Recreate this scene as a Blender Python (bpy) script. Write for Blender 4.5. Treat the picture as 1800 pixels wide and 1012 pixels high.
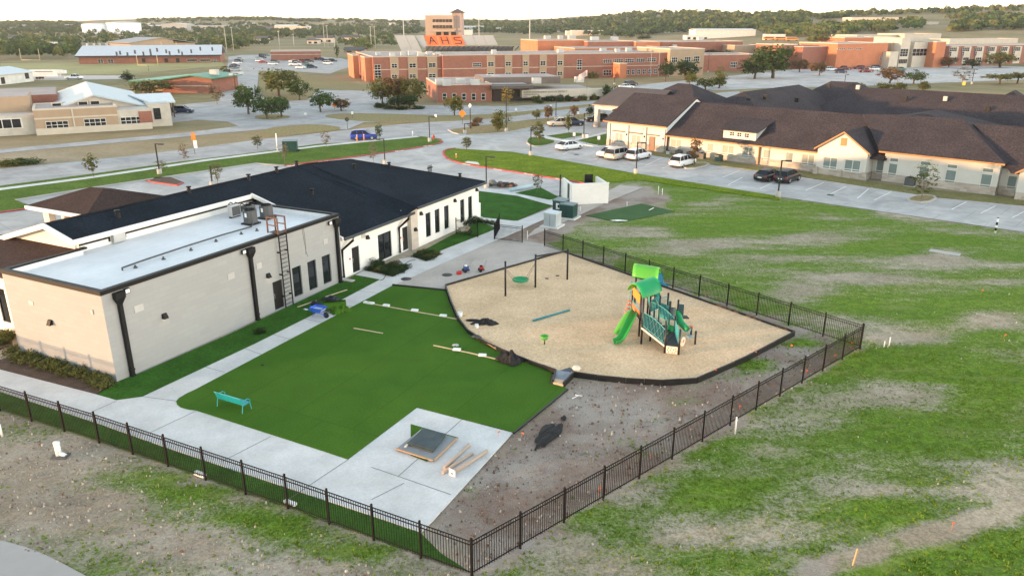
import bpy, bmesh, math, random
import numpy as np
from mathutils import Vector, Matrix, noise as mnoise

for o in list(bpy.data.objects):
  bpy.data.objects.remove(o)
SC = bpy.context.scene
COL = SC.collection
R = math.radians
rng = random.Random(7)

# ------------------------------------------------------------------ camera
CAM_H = 19.0                       # drone height above the play yard
FPX, HOR = 1330.0, 42.0            # focal length and horizon row of the 1800 px wide photograph
PITCH = math.atan((506 - HOR) / FPX)
cam = bpy.data.cameras.new('camera')
cam.sensor_width = 36.0
cam.lens = 36.0 * FPX / 1800.0
cam.clip_start, cam.clip_end = 0.5, 20000
camo = bpy.data.objects.new('camera', cam)
COL.objects.link(camo)
camo.location = (0, 0, CAM_H)
camo.rotation_euler = (math.pi / 2 - PITCH, 0, 0)
SC.camera = camo

# ------------------------------------------------------------------ sky, sun, exposure
SUN_AZ, SUN_EL = 252.0, 2.6        # degrees clockwise from +Y, above the horizon
w = bpy.data.worlds.new('World')
SC.world = w
w.use_nodes = True
nt = w.node_tree
sky = nt.nodes.new('ShaderNodeTexSky')
sky.sky_type = 'NISHITA'
sky.sun_disc = False
sky.sun_elevation = R(SUN_EL)
sky.sun_rotation = R(-SUN_AZ)
sky.altitude = 200
sky.air_density = 1.0
sky.dust_density = 0.3
sky.ozone_density = 1.2
nt.nodes['Background'].inputs['Strength'].default_value = 0.15
bw = nt.nodes.new('ShaderNodeRGBToBW')                # mixes the whole sky evenly toward grey to whiten the horizon
nt.links.new(sky.outputs[0], bw.inputs[0])
tn = nt.nodes.new('ShaderNodeMix')
tn.data_type = 'RGBA'
tn.inputs['Factor'].default_value = 0.52
nt.links.new(sky.outputs[0], tn.inputs['A'])
nt.links.new(bw.outputs[0], tn.inputs['B'])
nt.links.new(tn.outputs['Result'], nt.nodes['Background'].inputs[0])
sl = bpy.data.lights.new('sun', 'SUN')
sl.energy = 1.0
sl.angle = R(1.0)
sl.color = (1.0, 0.56, 0.27)
so = bpy.data.objects.new('sun', sl)
COL.objects.link(so)
sd = Vector((math.sin(R(SUN_AZ)) * math.cos(R(SUN_EL)), math.cos(R(SUN_AZ)) * math.cos(R(SUN_EL)), math.sin(R(SUN_EL))))
so.rotation_euler = sd.to_track_quat('Z', 'Y').to_euler()
so.location = (-60, -20, 60)
vs = SC.view_settings
vs.view_transform = 'Standard'
vs.look = 'None'
vs.exposure = 3.4
vs.gamma = 1.0
SC.cycles.max_bounces = 6
SC.cycles.diffuse_bounces = 3
SC.cycles.glossy_bounces = 3
SC.cycles.transmission_bounces = 3
SC.cycles.volume_bounces = 0

# ------------------------------------------------------------------ survey helpers (photo pixel -> place on the ground)
CP, SP = math.cos(PITCH), math.sin(PITCH)

def ray(px, py):
  x = (px - 900) / FPX
  y = -(py - 506) / FPX
  return Vector((x, CP + y * SP, -SP + y * CP))

def G(px, py, z=0.0):
  d = ray(px, py)
  t = (z - CAM_H) / d.z
  return Vector((d.x * t, d.y * t))

def hgt(px, py, base):
  """height above ground of a pixel that stands over the ground point base (x, y)"""
  D = math.hypot(base[0], base[1])
  d = ray(px, py)
  return CAM_H + d.z * D / math.hypot(d.x, d.y)

def mpp(g):
  """metres per photo pixel at a ground point"""
  return math.hypot(math.hypot(g[0], g[1]), CAM_H) / FPX

# terrain: flat near, hills far away
HILL = [(-1500, 44), (-300, 41), (0, 40), (110, 38), (200, 35), (330, 32), (440, 30), (560, 33), (690, 36), (800, 34), (900, 36), (960, 34), (1030, 29),
    (1090, 25), (1150, 22), (1230, 23), (1330, 26), (1400, 24), (1540, 21), (1640, 17), (1720, 14), (1800, 12), (2100, 8), (3300, 10)]

def hill_py(px):
  if px <= HILL[0][0]:
    return HILL[0][1]
  for (a, pa), (b, pb) in zip(HILL, HILL[1:]):
    if px <= b:
      t = (px - a) / (b - a)
      t = t * t * (3 - 2 * t)
      return pa + (pb - pa) * t
  return HILL[-1][1]

def sstep(a, b, x):
  t = min(1, max(0, (x - a) / (b - a)))
  return t * t * (3 - 2 * t)

def terrain(x, y):
  if y < 300:
    return 0.0
  az = x / y
  px = 900 + FPX * az / CP
  near = 420 + 260 * sstep(1500, 900, px)       # the right hill starts closer
  far = 1500 + 1400 * sstep(1500, 700, px)
  d = math.hypot(x, y)
  yy = -(hill_py(px) - 506) / FPX
  top = CAM_H + (-SP + yy * CP) / (CP + yy * SP) * far * y / d
  z = top * sstep(near, far, d)
  if d > 400:
    z += 1.5 * mnoise.noise(Vector((x * 0.004, y * 0.004, 3.1))) * sstep(400, 900, d)
  return z

def T(px, py):
  """place on the terrain seen at a pixel"""
  d = ray(px, py)
  t, st = 150.0, 6.0
  while t < 6000:
    p = Vector((0, 0, CAM_H)) + d * t
    if p.z <= terrain(p.x, p.y):
      return Vector((p.x, p.y, terrain(p.x, p.y)))
    t += st
    st = max(6.0, t * 0.008)
  p = Vector((0, 0, CAM_H)) + d * 2600
  return Vector((p.x, p.y, terrain(p.x, p.y)))

# ------------------------------------------------------------------ materials
MATS = {}

def mat(name, col, rough=0.75, metal=0.0, var=0.12, vscale=0.6, fine=0.0, fscale=20.0, bump=0.0, bscale=30.0, spec=0.4, col2=None, streak=None):
  """plain procedural surface: base colour with large and fine tonal variation and bump"""
  if name in MATS:
    return MATS[name]
  m = bpy.data.materials.new(name)
  m.use_nodes = True
  t = m.node_tree
  b = t.nodes['Principled BSDF']
  b.inputs['Roughness'].default_value = rough
  b.inputs['Metallic'].default_value = metal
  b.inputs['Specular IOR Level'].default_value = spec
  tc = t.nodes.new('ShaderNodeTexCoord')
  vec = tc.outputs['Object']
  if streak:
    mp = t.nodes.new('ShaderNodeMapping')
    mp.inputs['Scale'].default_value = streak
    t.links.new(vec, mp.inputs['Vector'])
    vec = mp.outputs['Vector']
  c1 = (*[c * (1 - var) for c in col], 1)
  c2 = (*([c * (1 + var) for c in col] if col2 is None else col2), 1)
  n = t.nodes.new('ShaderNodeTexNoise')
  n.inputs['Scale'].default_value = vscale
  n.inputs['Detail'].default_value = 5
  n.inputs['Roughness'].default_value = 0.6
  t.links.new(vec, n.inputs['Vector'])
  rp = t.nodes.new('ShaderNodeValToRGB')
  rp.color_ramp.elements[0].position = 0.32
  rp.color_ramp.elements[1].position = 0.68
  rp.color_ramp.elements[0].color = c1
  rp.color_ramp.elements[1].color = c2
  t.links.new(n.outputs['Fac'], rp.inputs['Fac'])
  out = rp.outputs['Color']
  if fine > 0:
    f = t.nodes.new('ShaderNodeTexNoise')
    f.inputs['Scale'].default_value = fscale
    f.inputs['Detail'].default_value = 3
    t.links.new(vec, f.inputs['Vector'])
    mr = t.nodes.new('ShaderNodeMapRange')
    mr.inputs['From Min'].default_value = 0.3
    mr.inputs['From Max'].default_value = 0.7
    mr.inputs['To Min'].default_value = 1 - fine
    mr.inputs['To Max'].default_value = 1 + fine
    t.links.new(f.outputs['Fac'], mr.inputs['Value'])
    mx = t.nodes.new('ShaderNodeVectorMath')
    mx.operation = 'SCALE'
    t.links.new(out, mx.inputs[0])
    t.links.new(mr.outputs['Result'], mx.inputs['Scale'])
    out = mx.outputs['Vector']
  t.links.new(out, b.inputs['Base Color'])
  if bump > 0:
    bn = t.nodes.new('ShaderNodeTexNoise')
    bn.inputs['Scale'].default_value = bscale
    bn.inputs['Detail'].default_value = 3
    t.links.new(tc.outputs['Object'], bn.inputs['Vector'])
    bp = t.nodes.new('ShaderNodeBump')
    bp.inputs['Strength'].default_value = bump
    bp.inputs['Distance'].default_value = 0.05
    t.links.new(bn.outputs['Fac'], bp.inputs['Height'])
    t.links.new(bp.outputs['Normal'], b.inputs['Normal'])
  MATS[name] = m
  return m

def brick_mat(name, c1, c2, mortar, bw=0.4, bh=0.2, msize=0.012, var=0.1, bump=0.25, rough=0.85, off=0.5):
  """masonry courses for walls that run along local x or y"""
  if name in MATS:
    return MATS[name]
  m = bpy.data.materials.new(name)
  m.use_nodes = True
  t = m.node_tree
  b = t.nodes['Principled BSDF']
  b.inputs['Roughness'].default_value = rough
  tc = t.nodes.new('ShaderNodeTexCoord')
  sx = t.nodes.new('ShaderNodeSeparateXYZ')
  t.links.new(tc.outputs['Object'], sx.inputs[0])
  ad = t.nodes.new('ShaderNodeMath')
  t.links.new(sx.outputs['X'], ad.inputs[0])
  t.links.new(sx.outputs['Y'], ad.inputs[1])
  cb = t.nodes.new('ShaderNodeCombineXYZ')
  t.links.new(ad.outputs[0], cb.inputs['X'])
  t.links.new(sx.outputs['Z'], cb.inputs['Y'])
  br = t.nodes.new('ShaderNodeTexBrick')
  br.offset = off
  br.inputs['Scale'].default_value = 1
  br.inputs['Brick Width'].default_value = bw
  br.inputs['Row Height'].default_value = bh
  br.inputs['Mortar Size'].default_value = msize
  br.inputs['Color1'].default_value = (*c1, 1)
  br.inputs['Color2'].default_value = (*c2, 1)
  br.inputs['Mortar'].default_value = (*mortar, 1)
  t.links.new(cb.outputs[0], br.inputs['Vector'])
  n = t.nodes.new('ShaderNodeTexNoise')
  n.inputs['Scale'].default_value = 0.35
  n.inputs['Detail'].default_value = 6
  t.links.new(tc.outputs['Object'], n.inputs['Vector'])
  mr = t.nodes.new('ShaderNodeMapRange')
  mr.inputs['From Min'].default_value = 0.3
  mr.inputs['From Max'].default_value = 0.7
  mr.inputs['To Min'].default_value = 1 - var
  mr.inputs['To Max'].default_value = 1 + var
  t.links.new(n.outputs['Fac'], mr.inputs['Value'])
  mx = t.nodes.new('ShaderNodeVectorMath')
  mx.operation = 'SCALE'
  t.links.new(br.outputs['Color'], mx.inputs[0])
  t.links.new(mr.outputs['Result'], mx.inputs['Scale'])
  t.links.new(mx.outputs['Vector'], b.inputs['Base Color'])
  bp = t.nodes.new('ShaderNodeBump')
  bp.invert = True
  bp.inputs['Strength'].default_value = bump
  bp.inputs['Distance'].default_value = 0.02
  t.links.new(br.outputs['Fac'], bp.inputs['Height'])
  t.links.new(bp.outputs['Normal'], b.inputs['Normal'])
  MATS[name] = m
  return m

def glass_mat(name, col=(0.012, 0.016, 0.02), rough=0.06):
  if name in MATS:
    return MATS[name]
  m = mat(name, col, rough=rough, var=0.25, vscale=0.8, spec=0.6)
  return m

def leaf_mat(name, dark, light, rough=0.7):
  if name in MATS:
    return MATS[name]
  m = bpy.data.materials.new(name)
  m.use_nodes = True
  t = m.node_tree
  b = t.nodes['Principled BSDF']
  b.inputs['Roughness'].default_value = rough
  b.inputs['Specular IOR Level'].default_value = 0.15
  at = t.nodes.new('ShaderNodeAttribute')
  at.attribute_name = 'tone'
  gi = t.nodes.new('ShaderNodeNewGeometry')
  oi = t.nodes.new('ShaderNodeObjectInfo')
  a = t.nodes.new('ShaderNodeMath')
  a.operation = 'MULTIPLY_ADD'
  t.links.new(gi.outputs['Random Per Island'], a.inputs[0])
  a.inputs[1].default_value = 0.45
  t.links.new(at.outputs['Fac'], a.inputs[2])
  a2 = t.nodes.new('ShaderNodeMath')
  a2.operation = 'MULTIPLY_ADD'
  t.links.new(oi.outputs['Random'], a2.inputs[0])
  a2.inputs[1].default_value = 0.25
  t.links.new(a.outputs[0], a2.inputs[2])
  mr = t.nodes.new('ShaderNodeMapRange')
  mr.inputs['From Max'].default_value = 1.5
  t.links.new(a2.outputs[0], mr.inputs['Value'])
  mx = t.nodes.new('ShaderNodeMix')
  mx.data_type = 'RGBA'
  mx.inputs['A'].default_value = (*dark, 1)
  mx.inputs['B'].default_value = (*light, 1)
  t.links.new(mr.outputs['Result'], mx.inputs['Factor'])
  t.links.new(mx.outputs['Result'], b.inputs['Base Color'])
  # thin leaves let some light through
  tr = t.nodes.new('ShaderNodeBsdfTranslucent')
  t.links.new(mx.outputs['Result'], tr.inputs['Color'])
  ms = t.nodes.new('ShaderNodeMixShader')
  ms.inputs[0].default_value = 0.25
  t.links.new(b.outputs[0], ms.inputs[1])
  t.links.new(tr.outputs[0], ms.inputs[2])
  t.links.new(ms.outputs[0], t.nodes['Material Output'].inputs['Surface'])
  MATS[name] = m
  return m

# ------------------------------------------------------------------ mesh builder
class MB:
  def __init__(s):
    s.v, s.f, s.m, s.sm = [], [], [], []
  def add(s, vs, fs, mi=0, smooth=False):
    n = len(s.v)
    s.v.extend([tuple(p) for p in vs])
    for f in fs:
      s.f.append([i + n for i in f])
      s.m.append(mi)
      s.sm.append(smooth)
    return s
  def poly(s, pts, mi=0):
    return s.add(pts, [list(range(len(pts)))], mi)
  def box(s, x0, x1, y0, y1, z0, z1, mi=0):
    vs = [(x, y, z) for z in (z0, z1) for y in (y0, y1) for x in (x0, x1)]
    return s.add(vs, [(0, 2, 3, 1), (4, 5, 7, 6), (0, 1, 5, 4), (2, 6, 7, 3), (0, 4, 6, 2), (1, 3, 7, 5)], mi)
  def obox(s, c, ax, ay, sx, sy, z0, z1, mi=0):
    """box whose plan is turned: centre c, unit axes ax, ay, full sizes"""
    c, ax, ay = Vector(c[:2]), Vector(ax), Vector(ay)
    ps = [c + ax * (i * sx / 2) + ay * (j * sy / 2) for i, j in ((-1, -1), (1, -1), (1, 1), (-1, 1))]
    return s.prism(ps, z0, z1, mi)
  def prism(s, pts, z0, z1, mi=0, bottom=True):
    n = len(pts)
    ar = sum(pts[i][0] * pts[(i + 1) % n][1] - pts[(i + 1) % n][0] * pts[i][1] for i in range(n))
    if ar < 0:
      pts = list(pts)[::-1]
    vs = [(p[0], p[1], z0) for p in pts] + [(p[0], p[1], z1) for p in pts]
    fs = [[i, (i + 1) % n, n + (i + 1) % n, n + i] for i in range(n)] + [list(range(n, 2 * n))]
    if bottom:
      fs.append(list(range(n))[::-1])
    return s.add(vs, fs, mi)
  def slab(s, pts, th, mi=0):
    """sheet of 3-D points thickened downwards"""
    n = len(pts)
    up = [tuple(p) for p in pts]
    a, b, c = Vector(up[0]), Vector(up[1]), Vector(up[2])
    nz = sum((up[i][0] * up[(i + 1) % n][1] - up[(i + 1) % n][0] * up[i][1]) for i in range(n))
    if nz < 0:
      up = up[::-1]
    lo = [(p[0], p[1], p[2] - th) for p in up]
    fs = [list(range(n)), list(range(2 * n - 1, n - 1, -1))] + [[i, n + i, n + (i + 1) % n, (i + 1) % n] for i in range(n)]
    return s.add(up + lo, fs, mi)
  def cyl(s, p0, p1, r0, r1=None, n=8, mi=0, caps=True, smooth=True):
    r1 = r0 if r1 is None else r1
    p0, p1 = Vector(p0), Vector(p1)
    d = (p1 - p0)
    if d.length < 1e-6:
      return s
    d.normalize()
    a = d.cross(Vector((0, 0, 1)) if abs(d.z) < 0.9 else Vector((1, 0, 0))).normalized()
    b = d.cross(a)
    vs = []
    for p, r in ((p0, r0), (p1, r1)):
      for i in range(n):
        t = 2 * math.pi * i / n
        vs.append(p + (a * math.cos(t) + b * math.sin(t)) * r)
    s.add(vs, [[i, n + i, n + (i + 1) % n, (i + 1) % n] for i in range(n)], mi, smooth)
    if caps:
      k = len(s.v) - 2 * n
      s.f.append([k + i for i in range(n)]); s.m.append(mi); s.sm.append(False)
      s.f.append([k + n + i for i in range(n)][::-1]); s.m.append(mi); s.sm.append(False)
    return s
  def tube(s, path, r, n=6, mi=0):
    path = [Vector(p) for p in path]
    rings = []
    for i, p in enumerate(path):
      d = (path[min(i + 1, len(path) - 1)] - path[max(i - 1, 0)]).normalized()
      a = d.cross(Vector((0, 0, 1)) if abs(d.z) < 0.95 else Vector((1, 0, 0))).normalized()
      b = d.cross(a)
      rr = r[i] if isinstance(r, (list, tuple)) else r
      rings.append([p + (a * math.cos(2 * math.pi * k / n) + b * math.sin(2 * math.pi * k / n)) * rr for k in range(n)])
    vs = [q for rg in rings for q in rg]
    fs = []
    for i in range(len(path) - 1):
      for k in range(n):
        fs.append([i * n + k, (i + 1) * n + k, (i + 1) * n + (k + 1) % n, i * n + (k + 1) % n])
    s.add(vs, fs, mi, True)
    s.add(rings[0], [list(range(n))], mi)
    s.add(rings[-1], [list(range(n))[::-1]], mi)
    return s
  def lathe(s, prof, c=(0, 0, 0), n=12, mi=0, smooth=True):
    vs, fs = [], []
    for r, z in prof:
      for k in range(n):
        t = 2 * math.pi * k / n
        vs.append((c[0] + r * math.cos(t), c[1] + r * math.sin(t), c[2] + z))
    for i in range(len(prof) - 1):
      for k in range(n):
        fs.append([i * n + k, i * n + (k + 1) % n, (i + 1) * n + (k + 1) % n, (i + 1) * n + k])
    s.add(vs, fs, mi, smooth)
    for j, rev in ((0, True), (len(prof) - 1, False)):
      if prof[j][0] > 1e-4:
        q = [j * n + k for k in range(n)]
        s.add([vs[i] for i in q], [list(range(n))[::-1] if rev else list(range(n))], mi)
    return s
  def ell(s, c, rad, nu=10, nv=6, mi=0, jit=0.0, seed=0):
    rr = random.Random(seed)
    prof = []
    vs, fs = [], []
    for j in range(nv + 1):
      ph = math.pi * j / nv - math.pi / 2
      for k in range(nu):
        t = 2 * math.pi * k / nu
        q = 1 + jit * (rr.random() - 0.5) * 2 if 0 < j < nv else 1
        vs.append((c[0] + rad[0] * math.cos(ph) * math.cos(t) * q, c[1] + rad[1] * math.cos(ph) * math.sin(t) * q, c[2] + rad[2] * math.sin(ph) * q))
    for j in range(nv):
      for k in range(nu):
        fs.append([j * nu + k, j * nu + (k + 1) % nu, (j + 1) * nu + (k + 1) % nu, (j + 1) * nu + k])
    return s.add(vs, fs, mi, True)
  def wall(s, p0, p1, z0, z1, holes=(), depth=0.12, mi=0, rmi=None):
    """wall face from p0 to p1 (outside on the right-hand side) with real openings and reveals"""
    p0, p1 = Vector(p0[:2]), Vector(p1[:2])
    L = (p1 - p0).length
    d = (p1 - p0) / L
    n = Vector((d.y, -d.x))
    rmi = mi if rmi is None else rmi
    xs = sorted({0, L, *[min(max(h[i], 0), L) for h in holes for i in (0, 1)]})
    zs = sorted({z0, z1, *[min(max(h[i], z0), z1) for h in holes for i in (2, 3)]})
    P = lambda a, z, k=0.0: ((p0 + d * a - n * k).x, (p0 + d * a - n * k).y, z)
    for a, b in zip(xs, xs[1:]):
      run = None
      for za, zb in zip(zs, zs[1:]):
        mx, mz = (a + b) / 2, (za + zb) / 2
        if any(h[0] < mx < h[1] and h[2] < mz < h[3] for h in holes):
          if run:
            s.poly([P(a, run[0]), P(b, run[0]), P(b, run[1]), P(a, run[1])], mi)
          run = None
        else:
          run = (run[0], zb) if run else (za, zb)
      if run:
        s.poly([P(a, run[0]), P(b, run[0]), P(b, run[1]), P(a, run[1])], mi)
    for h in holes:
      a, b, c, e = h[:4]
      s.poly([P(a, c), P(a, e), P(a, e, depth), P(a, c, depth)][::-1], rmi)
      s.poly([P(b, c), P(b, e), P(b, e, depth), P(b, c, depth)], rmi)
      s.poly([P(a, c), P(b, c), P(b, c, depth), P(a, c, depth)], rmi)
      s.poly([P(a, e), P(b, e), P(b, e, depth), P(a, e, depth)][::-1], rmi)
    return s
  def mesh(s, name):
    me = bpy.data.meshes.new(name)
    me.from_pydata(s.v, [], s.f)
    me.polygons.foreach_set('material_index', s.m)
    me.polygons.foreach_set('use_smooth', s.sm)
    me.update()
    return me
  def build(s, name, mats, parent=None, loc=None, rz=0.0):
    me = s.mesh(name)
    for m in (mats if isinstance(mats, (list, tuple)) else [mats]):
      me.materials.append(m)
    o = bpy.data.objects.new(name, me)
    COL.objects.link(o)
    if parent:
      o.parent = parent
    if loc is not None:
      o.location = loc
      o.rotation_euler = (0, 0, rz)
    return o

def tag(o, label=None, cat=None, group=None, kind=None):
  if label: o['label'] = label
  if cat: o['category'] = cat
  if group: o['group'] = group
  if kind: o['kind'] = kind
  return o

def thing(name, loc, rz, label, cat, group=None):
  o = bpy.data.objects.new(name, None)
  o.empty_display_size = 0.3
  COL.objects.link(o)
  o.location = (loc[0], loc[1], loc[2] if len(loc) > 2 else 0.0)
  o.rotation_euler = (0, 0, rz)
  return tag(o, label, cat, group)

def copy_tree(o, loc=None, rz=None, scale=None, label=None, swap=None, group=None):
  """copy of a thing with its parts and sub-parts; swap: {material name: material}"""
  def cp(a, par):
    c = a.copy()
    COL.objects.link(c)
    if par:
      c.parent = par
    if swap and c.type == 'MESH':
      for i, s_ in enumerate(a.material_slots):
        if s_.material and s_.material.name in swap:
          c.material_slots[i].link = 'OBJECT'
          c.material_slots[i].material = swap[s_.material.name]
    for ch in a.children:
      cp(ch, c)
    return c
  c = cp(o, None)
  if loc is not None: c.location = (loc[0], loc[1], loc[2] if len(loc) > 2 else 0.0)
  if rz is not None: c.rotation_euler = (0, 0, rz)
  if scale is not None: c.scale = scale if isinstance(scale, (tuple, list)) else (scale,) * 3
  if label: c['label'] = label
  if group: c['group'] = group
  return c

def chaikin(pts, n=2, closed=True):
  pts = [Vector(p) for p in pts]
  for _ in range(n):
    q = []
    m = len(pts)
    for i in range(m if closed else m - 1):
      a, b = pts[i], pts[(i + 1) % m]
      q += [a * 0.75 + b * 0.25, a * 0.25 + b * 0.75]
    if not closed:
      q = [pts[0]] + q + [pts[-1]]
    pts = q
  return pts

def px_poly(pts, z=0.0):
  return [G(p[0], p[1], z) for p in pts]

def sheet(name, pts, m, z, thick=0.0, smooth=0, world=False):
  """flat surface of the setting laid over the ground; pts are photo pixels (or metres if world)"""
  P = [Vector(p[:2]) for p in pts] if world else px_poly(pts)
  if smooth:
    P = chaikin(P, smooth)
  b = MB()
  b.prism(P, z - max(thick, 0.003), z, bottom=False)
  o = b.build(name, m)
  return tag(o, kind='structure')

def offset_line(P, d, closed=False):
  out = []
  n = len(P)
  for i in range(n):
    a = P[i - 1] if (i > 0 or closed) else P[i]
    c = P[(i + 1) % n] if (i < n - 1 or closed) else P[i]
    t1 = (P[i] - a); t2 = (c - P[i])
    if t1.length < 1e-6: t1 = t2
    if t2.length < 1e-6: t2 = t1
    t1 = t1.normalized(); t2 = t2.normalized()
    t = (t1 + t2)
    t = t.normalized() if t.length > 1e-4 else t1
    nn = Vector((-t.y, t.x))
    k = max(0.35, nn.dot(Vector((-t1.y, t1.x))))
    out.append(P[i] + nn * d / k)
  return out

def strip(name, pts, m, width, z0, z1, closed=False, smooth=0, world=False, kind='structure', mi=None):
  """kerb-like strip along a line, centred on it"""
  P = [Vector(p[:2]) for p in pts] if world else px_poly(pts)
  if smooth:
    P = chaikin(P, smooth, closed)
  A, B = offset_line(P, width / 2, closed), offset_line(P, -width / 2, closed)
  b = MB()
  n = len(P)
  vs = [(*p, z0) for p in A] + [(*p, z1) for p in A] + [(*p, z1) for p in B] + [(*p, z0) for p in B]
  fs = []
  for i in range(n if closed else n - 1):
    j = (i + 1) % n
    fs += [[i, j, n + j, n + i][::-1], [n + i, n + j, 2 * n + j, 2 * n + i][::-1], [2 * n + i, 2 * n + j, 3 * n + j, 3 * n + i][::-1]]
  if not closed:
    fs += [[0, n, 2 * n, 3 * n][::-1], [n - 1, 2 * n - 1, 3 * n - 1, 4 * n - 1]]
  b.add(vs, fs)
  o = b.build(name, m)
  if kind: o['kind'] = kind
  return o


# ================================================================== THE GROUND
def inpoly(x, y, P):
  c = False
  j = len(P) - 1
  for i in range(len(P)):
    if (P[i][1] > y) != (P[j][1] > y) and x < (P[j][0] - P[i][0]) * (y - P[i][1]) / (P[j][1] - P[i][1]) + P[i][0]:
      c = not c
    j = i
  return c

FIELD = px_poly([(782, 262), (1000, 285), (1370, 346), (1800, 408), (2500, 520), (3200, 1000), (2600, 1600), (850, 1300), (830, 1010), (1512, 612), (957, 434), (1000, 390), (1185, 372), (1150, 345), (1075, 330), (985, 315), (800, 285)])
YARD = px_poly([(760, 915), (900, 762), (996, 688), (1010, 665), (1225, 678), (1395, 592), (1000, 447), (870, 428), (860, 415), (900, 395), (1000, 345), (1120, 325), (1190, 350), (1030, 380), (957, 434), (1512, 612), (830, 1012)])
FRONT = px_poly([(-400, 595), (0, 720), (174, 776), (506, 892), (830, 1012), (850, 1500), (-900, 1500)])

def ell_blob(px, py, rx, ry, wgt):
  c = G(px, py)
  ex = (G(px + rx, py) - c)
  ey = (G(px, py - ry) - G(px, py + ry)) / 2
  M = Matrix(((ex.x, ey.x), (ex.y, ey.y)))
  return c, M.inverted(), wgt, max(ex.length, ey.length) * 1.5

# (photo column, row, half width, half height, weight): bare soil > 0, lush grass < 0
BLOBS = [ell_blob(*b) for b in [
  (1500, 487, 110, 9, .7), (1650, 452, 60, 18, .7), (1440, 415, 90, 9, .6), (1400, 520, 60, 22, .5), (1590, 592, 90, 14, .75), (1480, 560, 70, 15, .5),
  (1330, 455, 80, 10, .4), (1230, 430, 90, 12, .45), (1130, 405, 70, 12, .45), (1740, 560, 60, 14, .6), (1680, 640, 50, 14, .4), (1760, 490, 60, 10, .2),
  (1560, 690, 120, 22, .45), (1440, 730, 90, 20, .4), (1330, 800, 70, 24, .4), (1260, 745, 50, 20, .45), (1180, 815, 60, 14, .5), (1370, 770, 40, 10, .3),
  (1100, 855, 70, 22, .5), (1210, 930, 90, 28, .6), (1000, 960, 70, 34, .55), (1110, 1000, 120, 26, .6), (1480, 850, 60, 20, .45), (1545, 860, 40, 14, .5),
  (1750, 850, 60, 40, .6), (1640, 860, 60, 22, .3), (1350, 930, 90, 26, .5), (1240, 680, 60, 14, .3), (1520, 770, 30, 8, .5),
  (1290, 395, 120, 18, -.5), (1560, 430, 110, 10, -.4), (1500, 540, 90, 12, -.3), (1700, 530, 120, 12, -.3), (1600, 640, 110, 22, -.6), (1740, 690, 80, 40, -.6),
  (1230, 870, 80, 26, -.5), (1560, 900, 60, 26, -.5), (1330, 850, 50, 20, -.2), (1470, 620, 60, 20, -.4), (1760, 960, 120, 25, -.8), (1620, 985, 100, 16, -.8),
  (1780, 900, 80, 16, -.7), (1150, 790, 40, 14, -.4), (1000, 300, 200, 12, -.6), (1400, 370, 160, 9, -.1), (1020, 870, 60, 14, -.3),
  *[(1420 + i * 28, 1000 - i * 8.2, 36, 12, .95) for i in range(19)],
  # in front of the left fence
  (40, 820, 90, 40, .8), (130, 790, 70, 30, .7), (60, 900, 120, 30, .8), (180, 890, 70, 25, .6), (110, 745, 60, 16, -.4), (330, 850, 90, 22, -.7),
  (480, 920, 120, 30, -.8), (640, 970, 90, 24, -.7), (180, 985, 70, 20, -.8), (350, 960, 80, 26, .6), (520, 1000, 90, 20, .5), (250, 930, 60, 18, .3), (30, 760, 50, 14, -.2), (250, 800, 60, 14, -.2), (730, 990, 60, 18, -.4),
  # inside the fence on the right
  (1320, 640, 70, 16, -.95), (1240, 668, 60, 10, -.7), (1400, 600, 50, 14, -.9), (1100, 770, 40, 12, -.6), (1200, 700, 40, 12, -.5), (1150, 735, 50, 12, -.4),
  (830, 865, 25, 8, -.5), (1040, 800, 60, 12, -.3), (905, 780, 20, 14, -.3),
]]

MUD = G(1450, 994)

def cover(x, y):
  """(grass 0..1, dark gravel 0..1) of the open ground"""
  p = Vector((x, y))
  b = 0.0
  if y < 130:
    for c, Mi, wg, rad in BLOBS:
      q = p - c
      if abs(q.x) < rad * 1.6 and abs(q.y) < rad * 1.6:
        q = Mi @ q
        b += wg * math.exp(-1.2 * q.length_squared)
  if inpoly(x, y, YARD):
    return max(0.0, min(1, 0.12 - b)), 1.0
  if inpoly(x, y, FIELD):
    k = 0.72 - b * 0.8
    q = p - MUD
    return max(0, min(1, k)), .9 * math.exp(-(q.x / 1.6) ** 2 - (q.y / .7) ** 2)
  if inpoly(x, y, FRONT):
    return max(0, min(1, 0.44 - b * 0.6)), 0.25
  return 0.18, 0.0

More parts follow.
